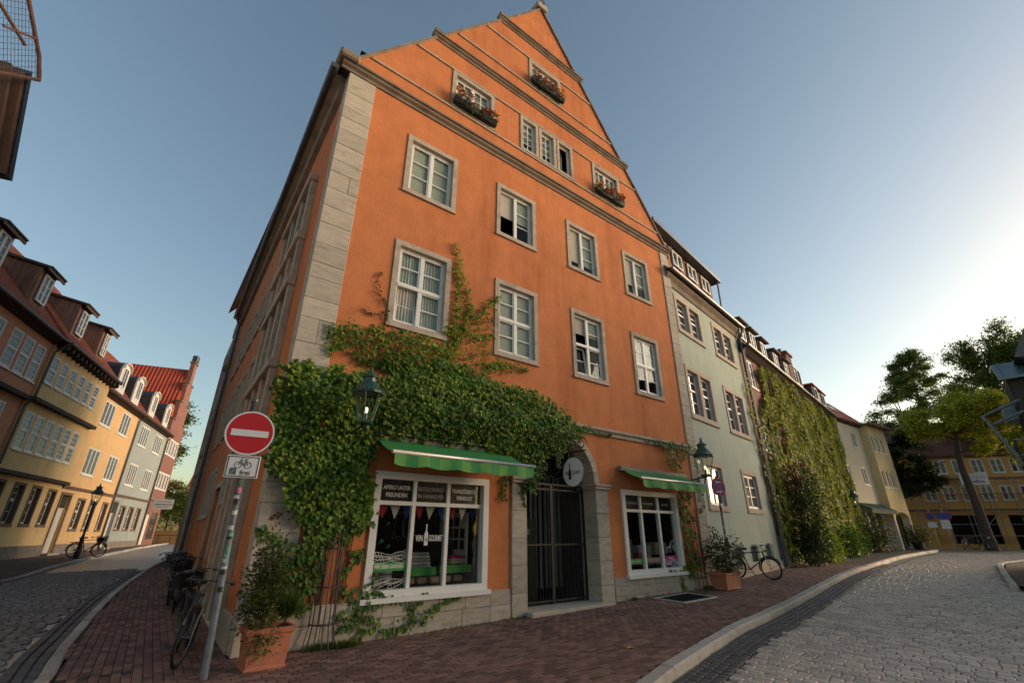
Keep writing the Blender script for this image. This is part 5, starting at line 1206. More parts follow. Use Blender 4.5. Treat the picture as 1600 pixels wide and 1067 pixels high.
def wood_dormer(t, u, ze, oj, wd=1.15):
    """board clad dormer with a low tiled pent roof; boards one by one on the cheek that shows"""
    of = oj - .25; zb = roofz(of, ze, oj) - .1; zf = zb + 1.75
    dm = MB().box(LR, u, u + wd, of - .08, of, zb, zf).obj('dormer', m_wood, t)
    window(t, Fr(*LR.w(0, of, 0)[:2], 112.97), u + .2, u + wd - .2, zb + .3, zf - .15, s=0, reveal=-.06, cols=2, rows=3, glass=m_pane, panes=0, frame=.06, sill=False, name='dormer_window')
    for s, uu in ((0, u - .02), (1, u + wd)):
        n = 11; D = 2.6
        for k in range(n):
            o1, o0 = of - D * k / n, of - D * (k + 1) / n; za = roofz((o0 + o1) / 2, ze, oj) - .15; zt = zf + .04 + .22 * (of - (o0 + o1) / 2)
            if za < zt: MB().box(LR, uu, uu + .022, o0 + .008, o1 - .004, za + RW.uniform(0, .08), zt).obj('board', m_wood, dm)
    dormer_roof(MB(), LR, u, u + wd, of - 2.8, of + .3, zf + .64, zf + .02, .07, .16).obj('dormer_roof', m_dtile, t)
    MB().box(LR, u - .17, u + wd + .17, of + .25, of + .3, zf - .10, zf + .03).obj('dormer_fascia', m_gsurr, t)
    ed = MB()
    for k in range(16): uu = u - .16 + (wd + .32) * k / 16; ed.tube([LR.w(uu + .03, of + .36, zf + .08), LR.w(uu + .03, of - 2.8, zf + .73)], .045, 5)
    ed.obj('tile_roll', m_dtile, t, kind='stuff')
m_terraH = mat('terracotta_render', (.58, .27, .155), .9, .1, 1.2, bump=.3, bscale=20, col2=(.50, .23, .135), mix2=(.5, .8), s2=.5)
m_yelH = mat('yellow_render', (.74, .52, .25), .9, .1, 1.0, bump=.3, bscale=20, col2=(.64, .45, .23), mix2=(.5, .8), s2=.4, rain=.22)
m_apri = mat('apricot_render', (.66, .42, .20), .9, .08, 1.0, bump=.3, bscale=20, col2=(.58, .37, .18), mix2=(.5, .8), s2=.4, rain=.22)
m_greyH = mat('blue_grey_render', (.31, .345, .325), .9, .08, 1.0, bump=.3, bscale=20, col2=(.28, .31, .29), mix2=(.5, .8), s2=.4, rain=.22)
# terracotta house with wooden dormers
ups = [(u, u + .78, 7.78, 9.40, 1, .4, 3, .5) for u in (18.7, 19.9, 21.1, 22.3, 23.62, 24.6, 25.58)] + [(u, u + .8, 5.0, 6.65, 1, .2, 3, .5) for u in (19.0, 20.4, 21.8, 23.2, 24.8)]
tr = rowhouse('terracotta_house', 'terracotta red row house with boarded dormers at the left edge', 17.5, 26.68, 9.95, m_terraH, 4, jet=[(4.3, .2), (7.2, .4)], ups=ups, gw=[(u, u + .9, 1.8, 3.6) for u in (20, 22, 24)])
wood_dormer(tr, 24.15, 9.95, .4); wood_dormer(tr, 20.6, 9.95, .4)
# yellow jettied house
ups = [(26.93 + k * 1.0, 26.93 + k * 1.0 + .72, 8.0, 9.3, 1, .5, 3, .5) for k in range(6)] + [(27.15 + k * 1.0, 27.15 + k * 1.0 + .78, 5.0, 6.68, 1, .25, 3, .5) for k in range(6)]
ty = rowhouse('yellow_house', 'yellow jettied row house with a band of narrow windows and dark beam', 26.7, 33.75, 9.92, m_yelH, 4, jet=[(4.12, .25), (7.25, .5)], ups=ups, gw=[(27.4, 28.4, 1.82, 3.74), (29.1, 30.15, 1.82, 3.74), (30.75, 31.75, 1.82, 3.72), (32.4, 33.4, 1.82, 3.69)], eo=.5)
wood_dormer(ty, 27.95, 9.92, .5); wood_dormer(ty, 31.2, 9.92, .5, 1.0)
for k in range(14): MB().box(LR, 26.8 + k * .52, 26.98 + k * .52, .5, .92, 9.62, 9.82).obj('eave_corbel', m_beam, ty)
MB().tube([LR.w(26.72, .98, 9.9), LR.w(26.72, .55, 9.4), LR.w(26.72, .5, 7.3), LR.w(26.72, .3, 6.8), LR.w(26.72, .28, 4.3), LR.w(26.72, .1, 3.8), LR.w(26.72, .08, .5)], .055, 8).obj('downpipe', m_leadpipe, ty)
# apricot house
zL = lambda u: h(LR.w(u, 0, 0).y)
ups = [(35.42, 37.2, 7.76, 9.26, 3), (38.66, 40.38, 7.76, 9.26, 3), (35.38, 37.2, 4.75, 6.34, 3), (38.76, 40.5, 4.75, 6.34, 3)]
ta = rowhouse('apricot_house', 'apricot yellow row house with triple casements and rounded slate dormers', 33.77, 41.68, 9.62, m_apri, 4, ups=ups, gw=[(36.25, 37.42, 1.63, 3.46), (38.1, 39.2, 1.63, 3.45), (40.2, 41.2, 1.61, 3.44)], door=(34.1, 35.2, zL(34.6), 3.5), string=3.9)
ups = [(42.97, 45.05, 7.72, 9.2, 4), (46.8, 48.95, 7.72, 9.2, 4), (43.0, 44.92, 4.79, 6.36, 4), (46.8, 48.82, 4.77, 6.34, 4)]
tg = rowhouse('grey_house', 'blue grey row house with white casements and rounded slate dormers', 41.7, 49.95, 9.62, m_greyH, 4, ups=ups, gw=[(43.7, 44.9, 1.66, 3.4), (45.6, 46.8, 1.66, 3.4), (47.5, 48.7, 1.66, 3.4)], door=(41.95, 42.95, zL(42.5), 3.5), string=4.0)
MB().tube([LR.w(41.69, .45, 9.6), LR.w(41.69, .1, 9.2), LR.w(41.69, .08, .5)], .06, 8).obj('downpipe', m_leadpipe, tg); MB().tube([LR.w(49.97, .45, 9.6), LR.w(49.97, .1, 9.2), LR.w(49.97, .08, .6)], .06, 8).obj('downpipe', m_leadpipe, tg)
def round_dormer(t, u, ze, wd=1.4):
    of = .1; zb = roofz(of, ze, 0) - .05; zs = zb + 1.55; r = wd / 2; c = u + r
    arc = [(c - r * cos(a), zs + r * .55 * sin(a)) for a in np.linspace(0, pi, 13)]
    fr2 = [(u, zb)] + arc + [(u + wd, zb)]
    dm = MB().ext(LR, fr2, of - .1, of).obj('dormer', m_white2, t)
    MB().ext(LR, [(u - .06, zb + .2)] + [(c - (r + .06) * cos(a), zs + (r * .55 + .07) * sin(a)) for a in np.linspace(0, pi, 13)] + [(u + wd + .06, zb + .2)], of - 2.6, of - .102).obj('dormer_slate', m_slate, t)
    mb = MB(); vs = []
    for a in np.linspace(0, pi, 13): vs += [LR.w(c - (r + .02) * cos(a), oo, zs + (r * .55 + q) * sin(a) + .0) for oo in (of - .05, of + .12) for q in (.02, .10)]
    mb.add(vs, [(4 * i + a, 4 * i + 4 + a, 4 * i + 4 + b, 4 * i + b) for i in range(12) for a, b in ((0, 1), (1, 3), (3, 2), (2, 0))]).obj('dormer_hood', m_white2, t)
    w_ = ring(MB(), LR, u + .28, u + wd - .28, zb + .35, zs + .12, .07, of, of + .04).box(LR, c - .03, c + .03, of, of + .035, zb + .42, zs + .05).obj('dormer_window', m_white, t)
    MB().box(LR, u + .35, u + wd - .35, of + .001, of + .012, zb + .42, zs + .05).obj('pane', m_pane, w_)
for u in (35.75, 38.85): round_dormer(ta, u, 9.62)
for u in (42.95, 47.05): round_dormer(tg, u, 9.62)
# brick gabled house
m_brk = brickmat('red_brick_far', (.24, .085, .06), (.18, .065, .05), (.25, .2, .17), 1, LR.a)
tb = thing('brick_gable_house', LR.w(53, 0, .5), 'red brick house with a bright red tiled roof and stepped gable', 'house')
ups = [(50.6 + k * .95, 50.6 + k * .95 + .8, z, z + 1.5) for k in range(4) for z in (5.1, 8.1)]
wall(MB(), LR, 50.0, 54.6, -.2, 10.3, [q for q in ups] + [(50.6, 51.6, .6, 3.0), (52.0, 54.0, 1.0, 3.2)], depth=.1).obj('wall', m_brk, tb)
for q in ups: window(tb, LR, *q, s=0, reveal=.05, cols=1, rows=1, glass=m_pane, panes=0, frame=.12, sill=False)
MB().box(LR, 52.0, 54.0, -.1, -.06, 1.0, 3.2).obj('shop_pane', m_pane, tb); MB().box(LR, 50.6, 51.6, -.1, -.05, .6, 3.0).obj('door', m_white2, tb)
gcu = 52.3; zr = 16.6
gp2 = [(50.0, 10.3), (54.6, 10.3), (54.6, 11.2), (53.9, 11.2), (53.9, 13), (53.3, 13), (53.3, 15), (52.8, 15), (52.8, 17.2), (51.8, 17.2), (51.8, 15), (51.3, 15), (51.3, 13), (50.7, 13), (50.7, 11.2), (50.0, 11.2)]
MB().ext(LR, gp2, -.35, .02).obj('stepped_gable', m_brk, tb)
for a, b, z in ((50.0, 50.7, 11.2), (50.7, 51.3, 13), (51.3, 51.8, 15), (51.75, 52.85, 17.2), (52.8, 53.3, 15), (53.3, 53.9, 13), (53.9, 54.6, 11.2)): MB().box(LR, a - .05, b + .05, -.42, .1, z + .003, z + .16).obj('gable_cap', m_gsurr, tb)
MB().box(LR, 51.95, 52.65, -.4, .12, 17.36, 18.1, .1).obj('finial_block', m_slate, tb)
rf = MB(); D = 13
rf.add([LR.w(49.6, -.3, 9.9), LR.w(gcu, -.3, zr), LR.w(55.0, -.3, 9.9), LR.w(49.6, -D, 9.9), LR.w(gcu, -D, zr), LR.w(55.0, -D, 9.9)], [(0, 1, 4, 3), (1, 2, 5, 4), (0, 2, 1), (3, 4, 5), (0, 3, 5, 2)]).obj('roof', tilemat('bright_clay_tiles', (.42, .065, .03), 3.2, 2.6, rad(113 - 90)), tb)
ed = MB()
for u in (50.0, 54.6): ed.face([LR.w(u, 0, -.2), LR.w(u, -D, -.2), LR.w(u, -D, 10), LR.w(u, 0, 10)])
ed.obj('side_wall', m_brk, tb)
# shop sign on a bracket
t = thing('shop_sign', LR.w(50.6, .3, 3.8), 'small white rectangular sign projecting from the brick house', 'sign')
f3 = Fr(0, 0, 0); f3.O = LR.w(50.3, 0, 0); f3.d = LR.n; f3.n = -LR.d
MB().box(f3, .35, 1.75, -.03, .03, 3.42, 4.22).obj('panel', m_signwhite, t); 
for zz, q0, q1 in ((4.03, .5, 1.62), (3.80, .45, 1.6), (3.6, .6, 1.4)):
    ln = MB(); uu = q0
    while uu < q1: ww = RW.uniform(.04, .10); ln.box(f3, uu, uu + ww, .031, .034, zz - .05, zz + RW.uniform(.02, .07)); uu += ww + .03
    ln.obj('faded_lettering', m_ink if zz == 3.80 else m_dimletter, t, kind='stuff')
MB().tube([f3.w(0, 0, 4.1), f3.w(.4, 0, 4.1)], .03, 5).obj('bracket', m_iron, t)
# street lamp
lp = LR.w(30.69, 2.65, 0); lp.z = h(lp.y) + .02
t = thing('street_lamp', lp, 'dark green gas street lamp standing before the yellow houses', 'street lamp')
MB().lathe(lp, [(.13, 0), (.13, .3), (.09, .38), (.085, .9), (.06, 1.0), (.05, 1.1), (.045, 2.3), (.06, 2.32), (.045, 2.36), (.035, 2.46)], 12).obj('post', m_iron, t); MB().tube([lp + LR.d * .3 + V((0, 0, 1.95)), lp - LR.d * .3 + V((0, 0, 1.95))], .015, 5).obj('ladder_bar', m_iron, t)
lantern(t, lp + V((0, 0, 2.5)), .95)
# cargo bicycle under the lamp
bicycle(lp + LR.d * 1.0 + V((0, 0, 0)), 15, 3, 'black cargo bicycle with a dark crate under the street lamp', basket='front', k=1.0, name='cargo_bicycle')
# end of the street: hedge on a low ochre wall, railing, trees, far roof
E1 = Fr(-31.4, 52.5, 18); 
t = tag(MB().box(E1, -9, 14, -1, 0, .2, 1.75).obj('garden_wall', mat('ochre_wall', (.50, .28, .10), .9, .1, 2), org=E1.w(0, 0, .3)), 'low ochre garden wall at the end of the side street', 'wall')
lv = Leaves()
for _ in range(5000): p = E1.w(LR_.uniform(-9, 14), -.5 + LR_.uniform(-.6, .55), 1.75 + LR_.random() ** .6 * 1.1); lv.leaf(p, V((LR_.gauss(0, 1), LR_.gauss(0, 1), LR_.gauss(0, 1))), V((LR_.gauss(0, .5), -1, .6)), .16, .12, lobes=False)
lv.obj('hedge', l_darktree, kind=None, label='clipped dark hedge on the ochre garden wall', cat='hedge', org=E1.w(0, -.5, 1.7))
t = thing('street_railing', E1.w(0, 1.2, .5), 'dark iron railing in front of the ochre garden wall', 'railing')
for k in range(16): MB().tube([E1.w(-6 + k * 1.1, 1.4, .4), E1.w(-6 + k * 1.1, 1.4, 1.35)], .035, 6).obj('post', m_iron, t)
MB().tube([E1.w(-6, 1.4, 1.28), E1.w(10.5, 1.4, 1.28)], .03, 6).obj('rail', m_iron, t)
# ================================================================== right hand row
m_sage = mat('sage_render', (.36, .415, .36), .9, .09, 1.2, bump=.4, bscale=18, col2=(.295, .335, .285), mix2=(.5, .8), s2=.5, streak=(1, 1, .3), rain=.25)
m_pinkst = mat('pinkish_sandstone', (.44, .36, .30), .9, .16, 5, bump=.3, isl=.06, col2=(.33, .26, .21), mix2=(.5, .8))
def zf(fr, u): return h(fr.w(u, 0, 0).y)
ts_ = thing('sage_house', SG.w(3.5, 0, zf(SG, 3.5)), 'sage green plastered house with paired stone framed windows next to the orange house', 'house')
prs = [(.35, 2.73), (3.93, 6.25)]; rows_ = [(5.31, 7.28), (8.6, 10.2)]
gws = [(.62, 2.35, 2.3, 3.92), (4.2, 6.02, 2.32, 3.92)]
cel = [(2.2, 2.78, .62, 1.16), (3.78, 4.38, .66, 1.17), (5.42, 5.98, .68, 1.19)]
hs = [shrink((a, b, c, d)) for a, b in prs for c, d in rows_] + [shrink(q) for q in gws]
wall(MB(), SG, 0, 7.18, -.1, 10.55, hs + cel, reveal=False).obj('wall', m_sage, ts_)
for a, b in prs:
    for c, d in rows_:
        mid = (a + b) / 2
        for x0, x1 in ((a, mid + .03), (mid - .03 + .003, b)): pass
        w_ = ring(MB(), SG, a, b, c, d, .17, -.2, .03).box(SG, mid - .11, mid + .11, -.2, .028, c + .17, d - .17).obj('window', m_pinkst, ts_)
        for x0, x1 in ((a + .172, mid - .112), (mid + .112, b - .172)):
            fm = ring(MB(), SG, x0, x1, c + .172, d - .172, .065, -.17, -.11); zm = c + (d - c) * .56; fm.box(SG, x0 + .06, x1 - .06, -.165, -.10, zm - .035, zm + .035)
            for zz in ((c + .23 + zm) / 2, (zm + d - .23) / 2): fm.box(SG, x0 + .06, x1 - .06, -.155, -.12, zz - .018, zz + .018)
            fm.obj('frame', m_white, w_)
            for za, zb in ((c + .2, zm), (zm, d - .2)): MB().box(SG, x0 + .05, x1 - .05, -.145, -.14, za, zb).obj('pane', m_pane, w_)
        MB().box(SG, a - .03, b + .03, .0, .07, c - .03, c + .035).obj('sill', m_pinkst, w_)
for q in gws: window(ts_, SG, *q, s=.17, cols=2, rows=3, msurr=m_pinkst, glass=m_pane, panes=0)
for a, b, c, d in cel:
    w_ = MB().box(SG, a, b, -.25, -.22, c, d).obj('cellar_window', m_dark, ts_)
    rv = MB()
    for p, q in (((a, c), (b, c)), ((b, c), (b, d)), ((b, d), (a, d)), ((a, d), (a, c))): rv.face([SG.w(p[0], 0, p[1]), SG.w(q[0], 0, q[1]), SG.w(q[0], -.23, q[1]), SG.w(p[0], -.23, p[1])])
    rv.obj('reveal', m_sage, w_)
    for k in range(6): u = a + .04 + (b - a - .08) * k / 5; MB().tube([SG.w(u, .02, c + .03), SG.w(u, .09, c + .1), SG.w(u, .09, d - .02), SG.w(u, .02, d + .06)], .008, 4).obj('grille_bar', m_iron, w_)
zs = [zf(SG, 0) - .3, .62]
for k in range(8): MB().box(SG, .02 + k * .892, .905 + k * .892, -.1, .035, -.05, .60 + .01 * (k % 2), .008).obj('plinth_stone', m_stone, ts_)
MB().extu(SG, [(0, 10.4), (.05, 10.42), (.1, 10.6), (.22, 10.72), (.25, 10.82), (.0, 10.9)], -.3, 7.2).obj('cornice', m_cornice, ts_)
gq = [(.36 + .085 * cos(a), 10.9 + .085 * sin(a)) for a in np.linspace(pi, 2 * pi, 7)]
MB().extu(SG, gq + [(.445, 10.94), (.275, 10.94)], -.3, 7.35).obj('gutter', m_leadpipe, ts_)
MB().tube([SG.w(7.22, .36, 10.85), SG.w(7.2, .14, 10.3), SG.w(7.2, .12, .4)], .06, 8).obj('downpipe', m_leadpipe, ts_)
rf = MB(); rf.add([SG.w(u, o, z) for u in (-.3, 7.25) for o, z in ((.3, 10.92), (-3.6, 15.0), (-9, 10))], [(0, 1, 4, 3), (1, 2, 5, 4), (0, 1, 2), (3, 4, 5)]).obj('roof', m_dtile, ts_)
dw = MB().box(SG, .6, 7.45, -.86, -.8, 12.2, 13.9).box(SG, .6, 7.45, -3, -.86, 13.2, 13.9).obj('roof_dormer', m_wood, ts_)
MB().box(SG, .4, 7.75, -3.0, -.35, 13.9, 14.08).obj('dormer_roof', m_leadpipe, ts_); MB().tube([SG.w(7.5, -.45, 13.9), SG.w(7.5, -.5, 12.0)], .045, 6).obj('dormer_pipe', m_leadpipe, ts_)
for a in (1.2, 2.75, 4.35, 5.95): window(ts_, Fr(*SG.w(0, -.8, 0)[:2], 45.8), a, a + .98, 12.95, 13.75, s=0, reveal=-.05, cols=2, rows=1, glass=m_pane, panes=0, sill=False, name='dormer_window')
ed = MB()
for u in (.0, 7.18): ed.face([SG.w(u, 0, -.1), SG.w(u, -9, -.1), SG.w(u, -9, 10.9), SG.w(u, 0, 10.9)])
ed.obj('party_wall', m_sage, ts_)
# ---- brick house under ivy
m_brk2 = brickmat('red_brick', (.22, .075, .05), (.16, .055, .04), (.20, .16, .13), 1.05, IV.a)
ti = thing('ivy_covered_house', IV.w(10, 0, zf(IV, 10)), 'red brick house almost hidden under a curtain of ivy', 'house')
ivw = [(.75, 1.75, 8.15, 9.6), (3.0, 3.95, 8.15, 9.5), (5.2, 6.1, 8.15, 9.5), (1.05, 2.0, 5.1, 6.85), (3.05, 4.0, 5.2, 6.85), (5.35, 6.25, 5.1, 6.6), (8.5, 9.4, 5.1, 6.8), (11.5, 12.4, 5.1, 6.8)]
wall(MB(), IV, -.16, 20.28, -.1, 9.9, ivw, depth=.12).obj('wall', m_brk2, ti)
for q in ivw: window(ti, IV, *q, s=0, reveal=.08, cols=2, rows=3, glass=m_pane, panes=0, frame=.09)
MB().box(IV, .06, 1.0, -.1, .08, -.05, 1.5, .02).obj('pier', m_stone, ti)
MB().extu(IV, [(0, 9.7), (.1, 9.74), (.34, 9.9), (.34, 10.0), (0, 10.05)], .02, 20.35).obj('eaves', m_beam, ti)
gq = [(.42 + .08 * cos(a), 10.0 + .08 * sin(a)) for a in np.linspace(pi, 2 * pi, 7)]
MB().extu(IV, gq + [(.5, 10.04), (.34, 10.04)], .02, 20.4).obj('gutter', m_leadpipe, ti)
MB().tube([IV.w(.1, .2, 9.9), IV.w(.06, .16, 9.5), IV.w(.06, .16, .4)], .06, 8).obj('downpipe', m_leadpipe, ti)
rf = MB(); rf.add([IV.w(u, o, z) for u in (0, 12.9) for o, z in ((.36, 10.0), (-1.1, 11.5), (-8, 11.7))], [(0, 1, 4, 3), (1, 2, 5, 4), (0, 1, 2), (3, 4, 5)]).obj('roof', m_dtile, ti)
ed = MB(); ed.face([IV.w(20.28, 0, -.1), IV.w(20.28, -8, -.1), IV.w(20.28, -8, 9.9), IV.w(20.28, 0, 9.9)]); ed.face([IV.w(-.16, -8, -.1), IV.w(20.28, -8, -.1), IV.w(20.28, -8, 11.4), IV.w(-.16, -8, 11.4)]); ed.face([IV.w(-.16, 0, -.1), IV.w(-.16, -8, -.1), IV.w(-.16, -8, 9.9), IV.w(-.16, 0, 9.9)]); ed.obj('party_wall', m_brk2, ti)
MB().box(IV, 0, 20.2, -2.2, -2.1, 0, 9.8).obj('interior', m_dark, ti); MB().box(SG, .1, 7.1, -2.2, -2.1, 0, 10.4).obj('interior', m_dark, ts_)
m_red1 = tilemat('orange_clay_tiles', (.42, .085, .035), 4, 3.4, IV.a)
rf = MB(); rf.add([IV.w(u, o, z) for u in (12.9, 20.4) for o, z in ((.36, 10.0), (-1.3, 13.0), (-8, 12.6))], [(0, 1, 4, 3), (1, 2, 5, 4), (0, 1, 2), (3, 4, 5)]).obj('red_roof', m_red1, ti)
for u in (.3, 1.9, 3.7, 6.0, 8.2):
    dd = MB().box(IV, u, u + 1.1, -2, .02, 10.3, 11.5).obj('dormer', m_gsurr, ti)
    dormer_roof(MB(), IV, u, u + 1.1, -2.2, .3, 11.75, 11.5, .09, .12).obj('dormer_roof', m_dtile, ti)
    window(ti, Fr(*IV.w(0, .02, 0)[:2], 46.3), u + .12, u + .98, 10.55, 11.42, s=0, reveal=-.04, cols=2, rows=2, glass=m_pane, panes=0, sill=False, name='dormer_window')
sk = ring(MB(), IV, 11.0, 12.6, 10.7, 11.9, .09, .0, .07).box(IV, 11.75, 11.85, .0, .06, 10.8, 11.8).obj('open_skylight', m_white2, ti); MB().box(IV, 11.09, 12.51, .02, .03, 10.79, 11.81).obj('pane', m_pane, sk)
MB().box(IV, 14.9, 16.3, -1.9, -.9, 11.5, 14.35, .03).box(IV, 14.75, 16.45, -2.0, -.8, 14.15, 14.32).obj('chimney', m_brk2, ti); MB().lathe(IV.w(15.6, -1.4, 14.35), [(.12, 0), (.14, .1), (.1, .35), (.16, .4), (.02, .5)], 8).obj('chimney_pot', m_leadpipe, ti)
MB().box(IV, 16.2, 20.2, -1.5, -.05, 10.6, 11.75).obj('slate_dormer', m_slate, ti); MB().box(IV, 16.0, 20.4, -1.8, .1, 11.75, 11.86).obj('slate_dormer_roof', m_red1, ti)
for a in (16.5, 18.9): window(ti, Fr(*IV.w(0, -.05, 0)[:2], 46.3), a, a + .9, 10.75, 11.65, s=0, reveal=-.04, cols=1, rows=1, glass=m_pane, panes=0, sill=False, name='dormer_window')
ti2 = thing('ivy_curtain', IV.w(6, .1, .3), 'thick yellow green ivy covering the whole brick house front', 'ivy')
lv, lv2, lv3, st = Leaves(), Leaves(), Leaves(), MB()
avoid = [(a + .1, b - .15, c + .05, d - .1) for a, b, c, d in ivw[:6]]
top = [(.62, .3), (.62, 3), (.25, 4.5), (.7, 7.0), (2.3, 7.9), (2.0, 9.3), (3.0, 9.78), (20.2, 9.85), (20.25, .3)]
def thk(u, z): return .17 + .10 * sin(u * 1.7 + .6 * sin(z * 1.3)) + .08 * sin(z * 2.6 + u)
def fill2(lv, poly, n, size, th):
    us, zs = [p[0] for p in poly], [p[1] for p in poly]
    for _ in range(n):
        u, z = LR_.uniform(min(us), max(us)), LR_.uniform(min(zs), max(zs))
        if not inpoly(u + .12 * sin(z * 5), z + .1 * sin(u * 6), poly) or any(a < u < b and c < z < d for a, b, c, d in avoid): continue
        hang(IV, lv, u, .04 + max(.08, thk(u, z)) * LR_.random() ** .5, z, size * (1 if u < 9 else 1.25))
fill2(lv, top, 21000, .17, .4); fill2(lv2, top, 9000, .16, .5)
fill2(lv2, [(.0, 4.6), (.5, 4.2), (.62, .8), (.3, .8), (-.2, 2.5), (-.3, 4.5), (-.6, 8), (-.3, 8.6), (.0, 7.5)], 900, .13, .2)
for k in range(26): u = LR_.uniform(1, 20); st.tube(catmull([IV.w(u, .05, .3), IV.w(u + LR_.uniform(-.4, .4), .06, 3), IV.w(u + LR_.uniform(-.8, .8), .06, 6.5), IV.w(u + LR_.uniform(-1.2, 1.2), .06, 9.3)], 5), .02, 5)
lv.obj('foliage', leafmat('curtain_leaf', (.11, .15, .014), (.32, .34, .03)), ti2); lv2.obj('bright_foliage', leafmat('curtain_leaf_bright', (.26, .28, .02), (.52, .50, .05)), ti2); st.obj('stem', m_stem, ti2, kind='stuff')
def shrub(name, c, rad_, n, size, m, label, cat='shrub', tips=None, group=None):
    t = thing(name, (c[0], c[1], h(c[1])), label, cat, group); L = Leaves()
    for q, r3, k in rad_: bush(L, V(c) + V(q), *r3, int(n * k), size)
    L.obj('foliage', m, t); st = MB()
    for k in range(5): a = 2 * pi * k / 5; st.tube([V((c[0], c[1], h(c[1]) - .02)) + V((cos(a) * .06, sin(a) * .06, 0)), V(c) + V((cos(a) * .3, sin(a) * .3, rad_[0][0][2]))], .02, 5)
    st.obj('stem', m_stem, t, kind='stuff')
    if tips:
        L = Leaves()
        for q, k in tips: bush(L, V(c) + V(q), .28, .28, .22, k, size)
        L.obj('red_shoots', leafmat('red_shoot', (.05, .008, .012), (.14, .02, .025)), t)
    return t
rb = IV.w(1.9, .75, .3)
shrub('rose_bush', rb, [((0, 0, 1.7), (.8, .8, 1.6), 1), ((.3, .5, 3.0), (.85, .85, 1.0), .7), ((-.3, -.2, 1.0), (.7, .7, .9), .5)], 2600, .13, l_darktree, 'tall dark climbing rose with red shoots in front of the ivy', tips=[((-.5, -.4, 3.9), 90), ((.4, .2, 4.1), 90), ((.0, 0, 3.5), 120), ((-.6, -.2, 3.2), 70)])
rb = IV.w(5.0, .6, .35); shrub('garden_shrub', rb, [((0, 0, .7), (.6, .6, .8), 1), ((.9, .9, .6), (.55, .55, .7), .8)], 1500, .14, l_ivy2, 'bright green shrub at the foot of the ivy covered house')
rb = IV.w(10.5, .6, .4); shrub('garden_shrub', rb, [((0, 0, .7), (.7, .7, .8), 1), ((1.6, 1.7, .8), (.7, .7, .9), 1)], 1500, .16, l_ivy, 'green hedge shrub further along the ivy covered house')
rb = IV.w(18.6, .9, .45); shrub('garden_shrub', rb, [((0, 0, 1.1), (1.0, 1.0, 1.2), 1), ((.6, .9, .7), (.9, .9, .8), .6)], 1500, .17, l_bush, 'dark flowering shrub beside the shop with the green awning')
wall_lantern(IV, 14.6, .9, 3.25, 'small green lantern at the far end of the ivy covered house', 1.0)
# ---- cream house with shop
m_cream = mat('cream_render', (.60, .52, .39), .9, .08, 1.0, bump=.2, col2=(.53, .45, .33), mix2=(.5, .8), s2=.4)
m_paley = mat('pale_yellow_render', (.66, .50, .27), .9, .07, 1.0, bump=.2, col2=(.58, .44, .26), mix2=(.5, .8), s2=.4)
tc_ = thing('cream_house', CM.w(3, 0, .5), 'cream rendered house with a shopfront under a dark green awning', 'house')
ups = [(.45, 1.15, 8.05, 9.3), (3.4, 4.25, 8.05, 9.36), (.5, 1.2, 5.15, 6.52), (3.45, 4.4, 5.15, 6.53)]
wall(MB(), CM, 0, 5.7, -.1, 10.0, ups + [(.25, 5.2, .75, 3.2)], depth=.15).obj('wall', m_cream, tc_)
for q in ups: window(tc_, CM, *q, s=0, reveal=.08, cols=2, rows=1, glass=m_pane, panes=0, frame=.08)
sw = ring(MB(), CM, .25, 5.2, .75, 3.2, .12, -.15, -.05)
for u in (1.9, 2.2, 3.6): sw.box(CM, u, u + .12, -.15, -.05, .87, 3.08)
sw = sw.obj('shopfront', m_white2, tc_)
for a, b in ((.37, 1.9), (2.3, 3.6), (3.72, 5.08)): MB().box(CM, a, b, -.11, -.1, .87, 3.08).obj('pane', m_glass, sw)
MB().box(CM, .3, 5.1, -2.0, -1.9, .7, 3.2).obj('shop_interior', mat('brown_shop_wall', (.25, .16, .09), .9), sw)  # plain brown back wall of the shop
for k in range(6): MB().box(CM, .6 + k * .75, 1.0 + k * .75, -.7, -.4, .8, 1.1 + .5 * ((k * 37) % 5) / 5, .03).obj('shop_goods', mat('goods_%d' % (k % 3), [(.4, .35, .3), (.1, .2, .25), (.35, .12, .08)][k % 3], .8), sw)
aw = MB().extu(CM, [(.02, 3.75), (.95, 3.28), (.95, 3.2), (.02, 3.66)], .1, 5.3).obj('awning', mat('dark_green_canvas', (.012, .05, .042), .8), tc_); MB().box(CM, .1, 5.3, .93, .965, 2.98, 3.26).obj('valance', MT['dark_green_canvas'], aw)
MB().extu(CM, [(0, 9.85), (.3, 9.98), (.34, 10.1), (0, 10.15)], 0, 5.9).obj('eaves', m_beam, tc_)
ed = MB()
for u in (.0, 5.7): ed.face([CM.w(u, 0, -.1), CM.w(u, -6, -.1), CM.w(u, -6, 10), CM.w(u, 0, 10)])
ed.face([CM.w(-.2, -6, -.1), CM.w(9.5, -6, -.1), CM.w(9.5, -6, 10), CM.w(-.2, -6, 10)]); ed.obj('rear_wall', m_cream, tc_); MB().box(CM, .1, 5.6, -2.2, -2.1, 3.4, 9.8).obj('interior', m_dark, tc_)
rf = MB(); rf.add([CM.w(u, o, z) for u in (-.2, 6.6) for o, z in ((.36, 10.08), (-2.0, 12.6), (-6, 10))], [(0, 1, 4, 3), (1, 2, 5, 4), (0, 1, 2), (3, 4, 5)]).obj('roof', m_red1, tc_)
MB().extu(CM, [(-.55, 11.12), (-.9, 11.5), (-.86, 11.6), (-.5, 11.2)], 2.2, 3.6).obj('roof_window', m_white2, tc_)
ty_ = thing('pale_yellow_house', YL.w(2, .5, .5), 'pale yellow end house jutting over an arched arcade', 'house')
ups = [(.05 + k * .92, .6 + k * .92, z, z + 1.38) for k in range(3) for z in (5.06, 7.85)]
fy = Fr(*YL.w(0, .6, 0)[:2], 34)
wm = wall(MB(), fy, -.2, 3.3, 3.35, 10.0, ups, depth=.15); 
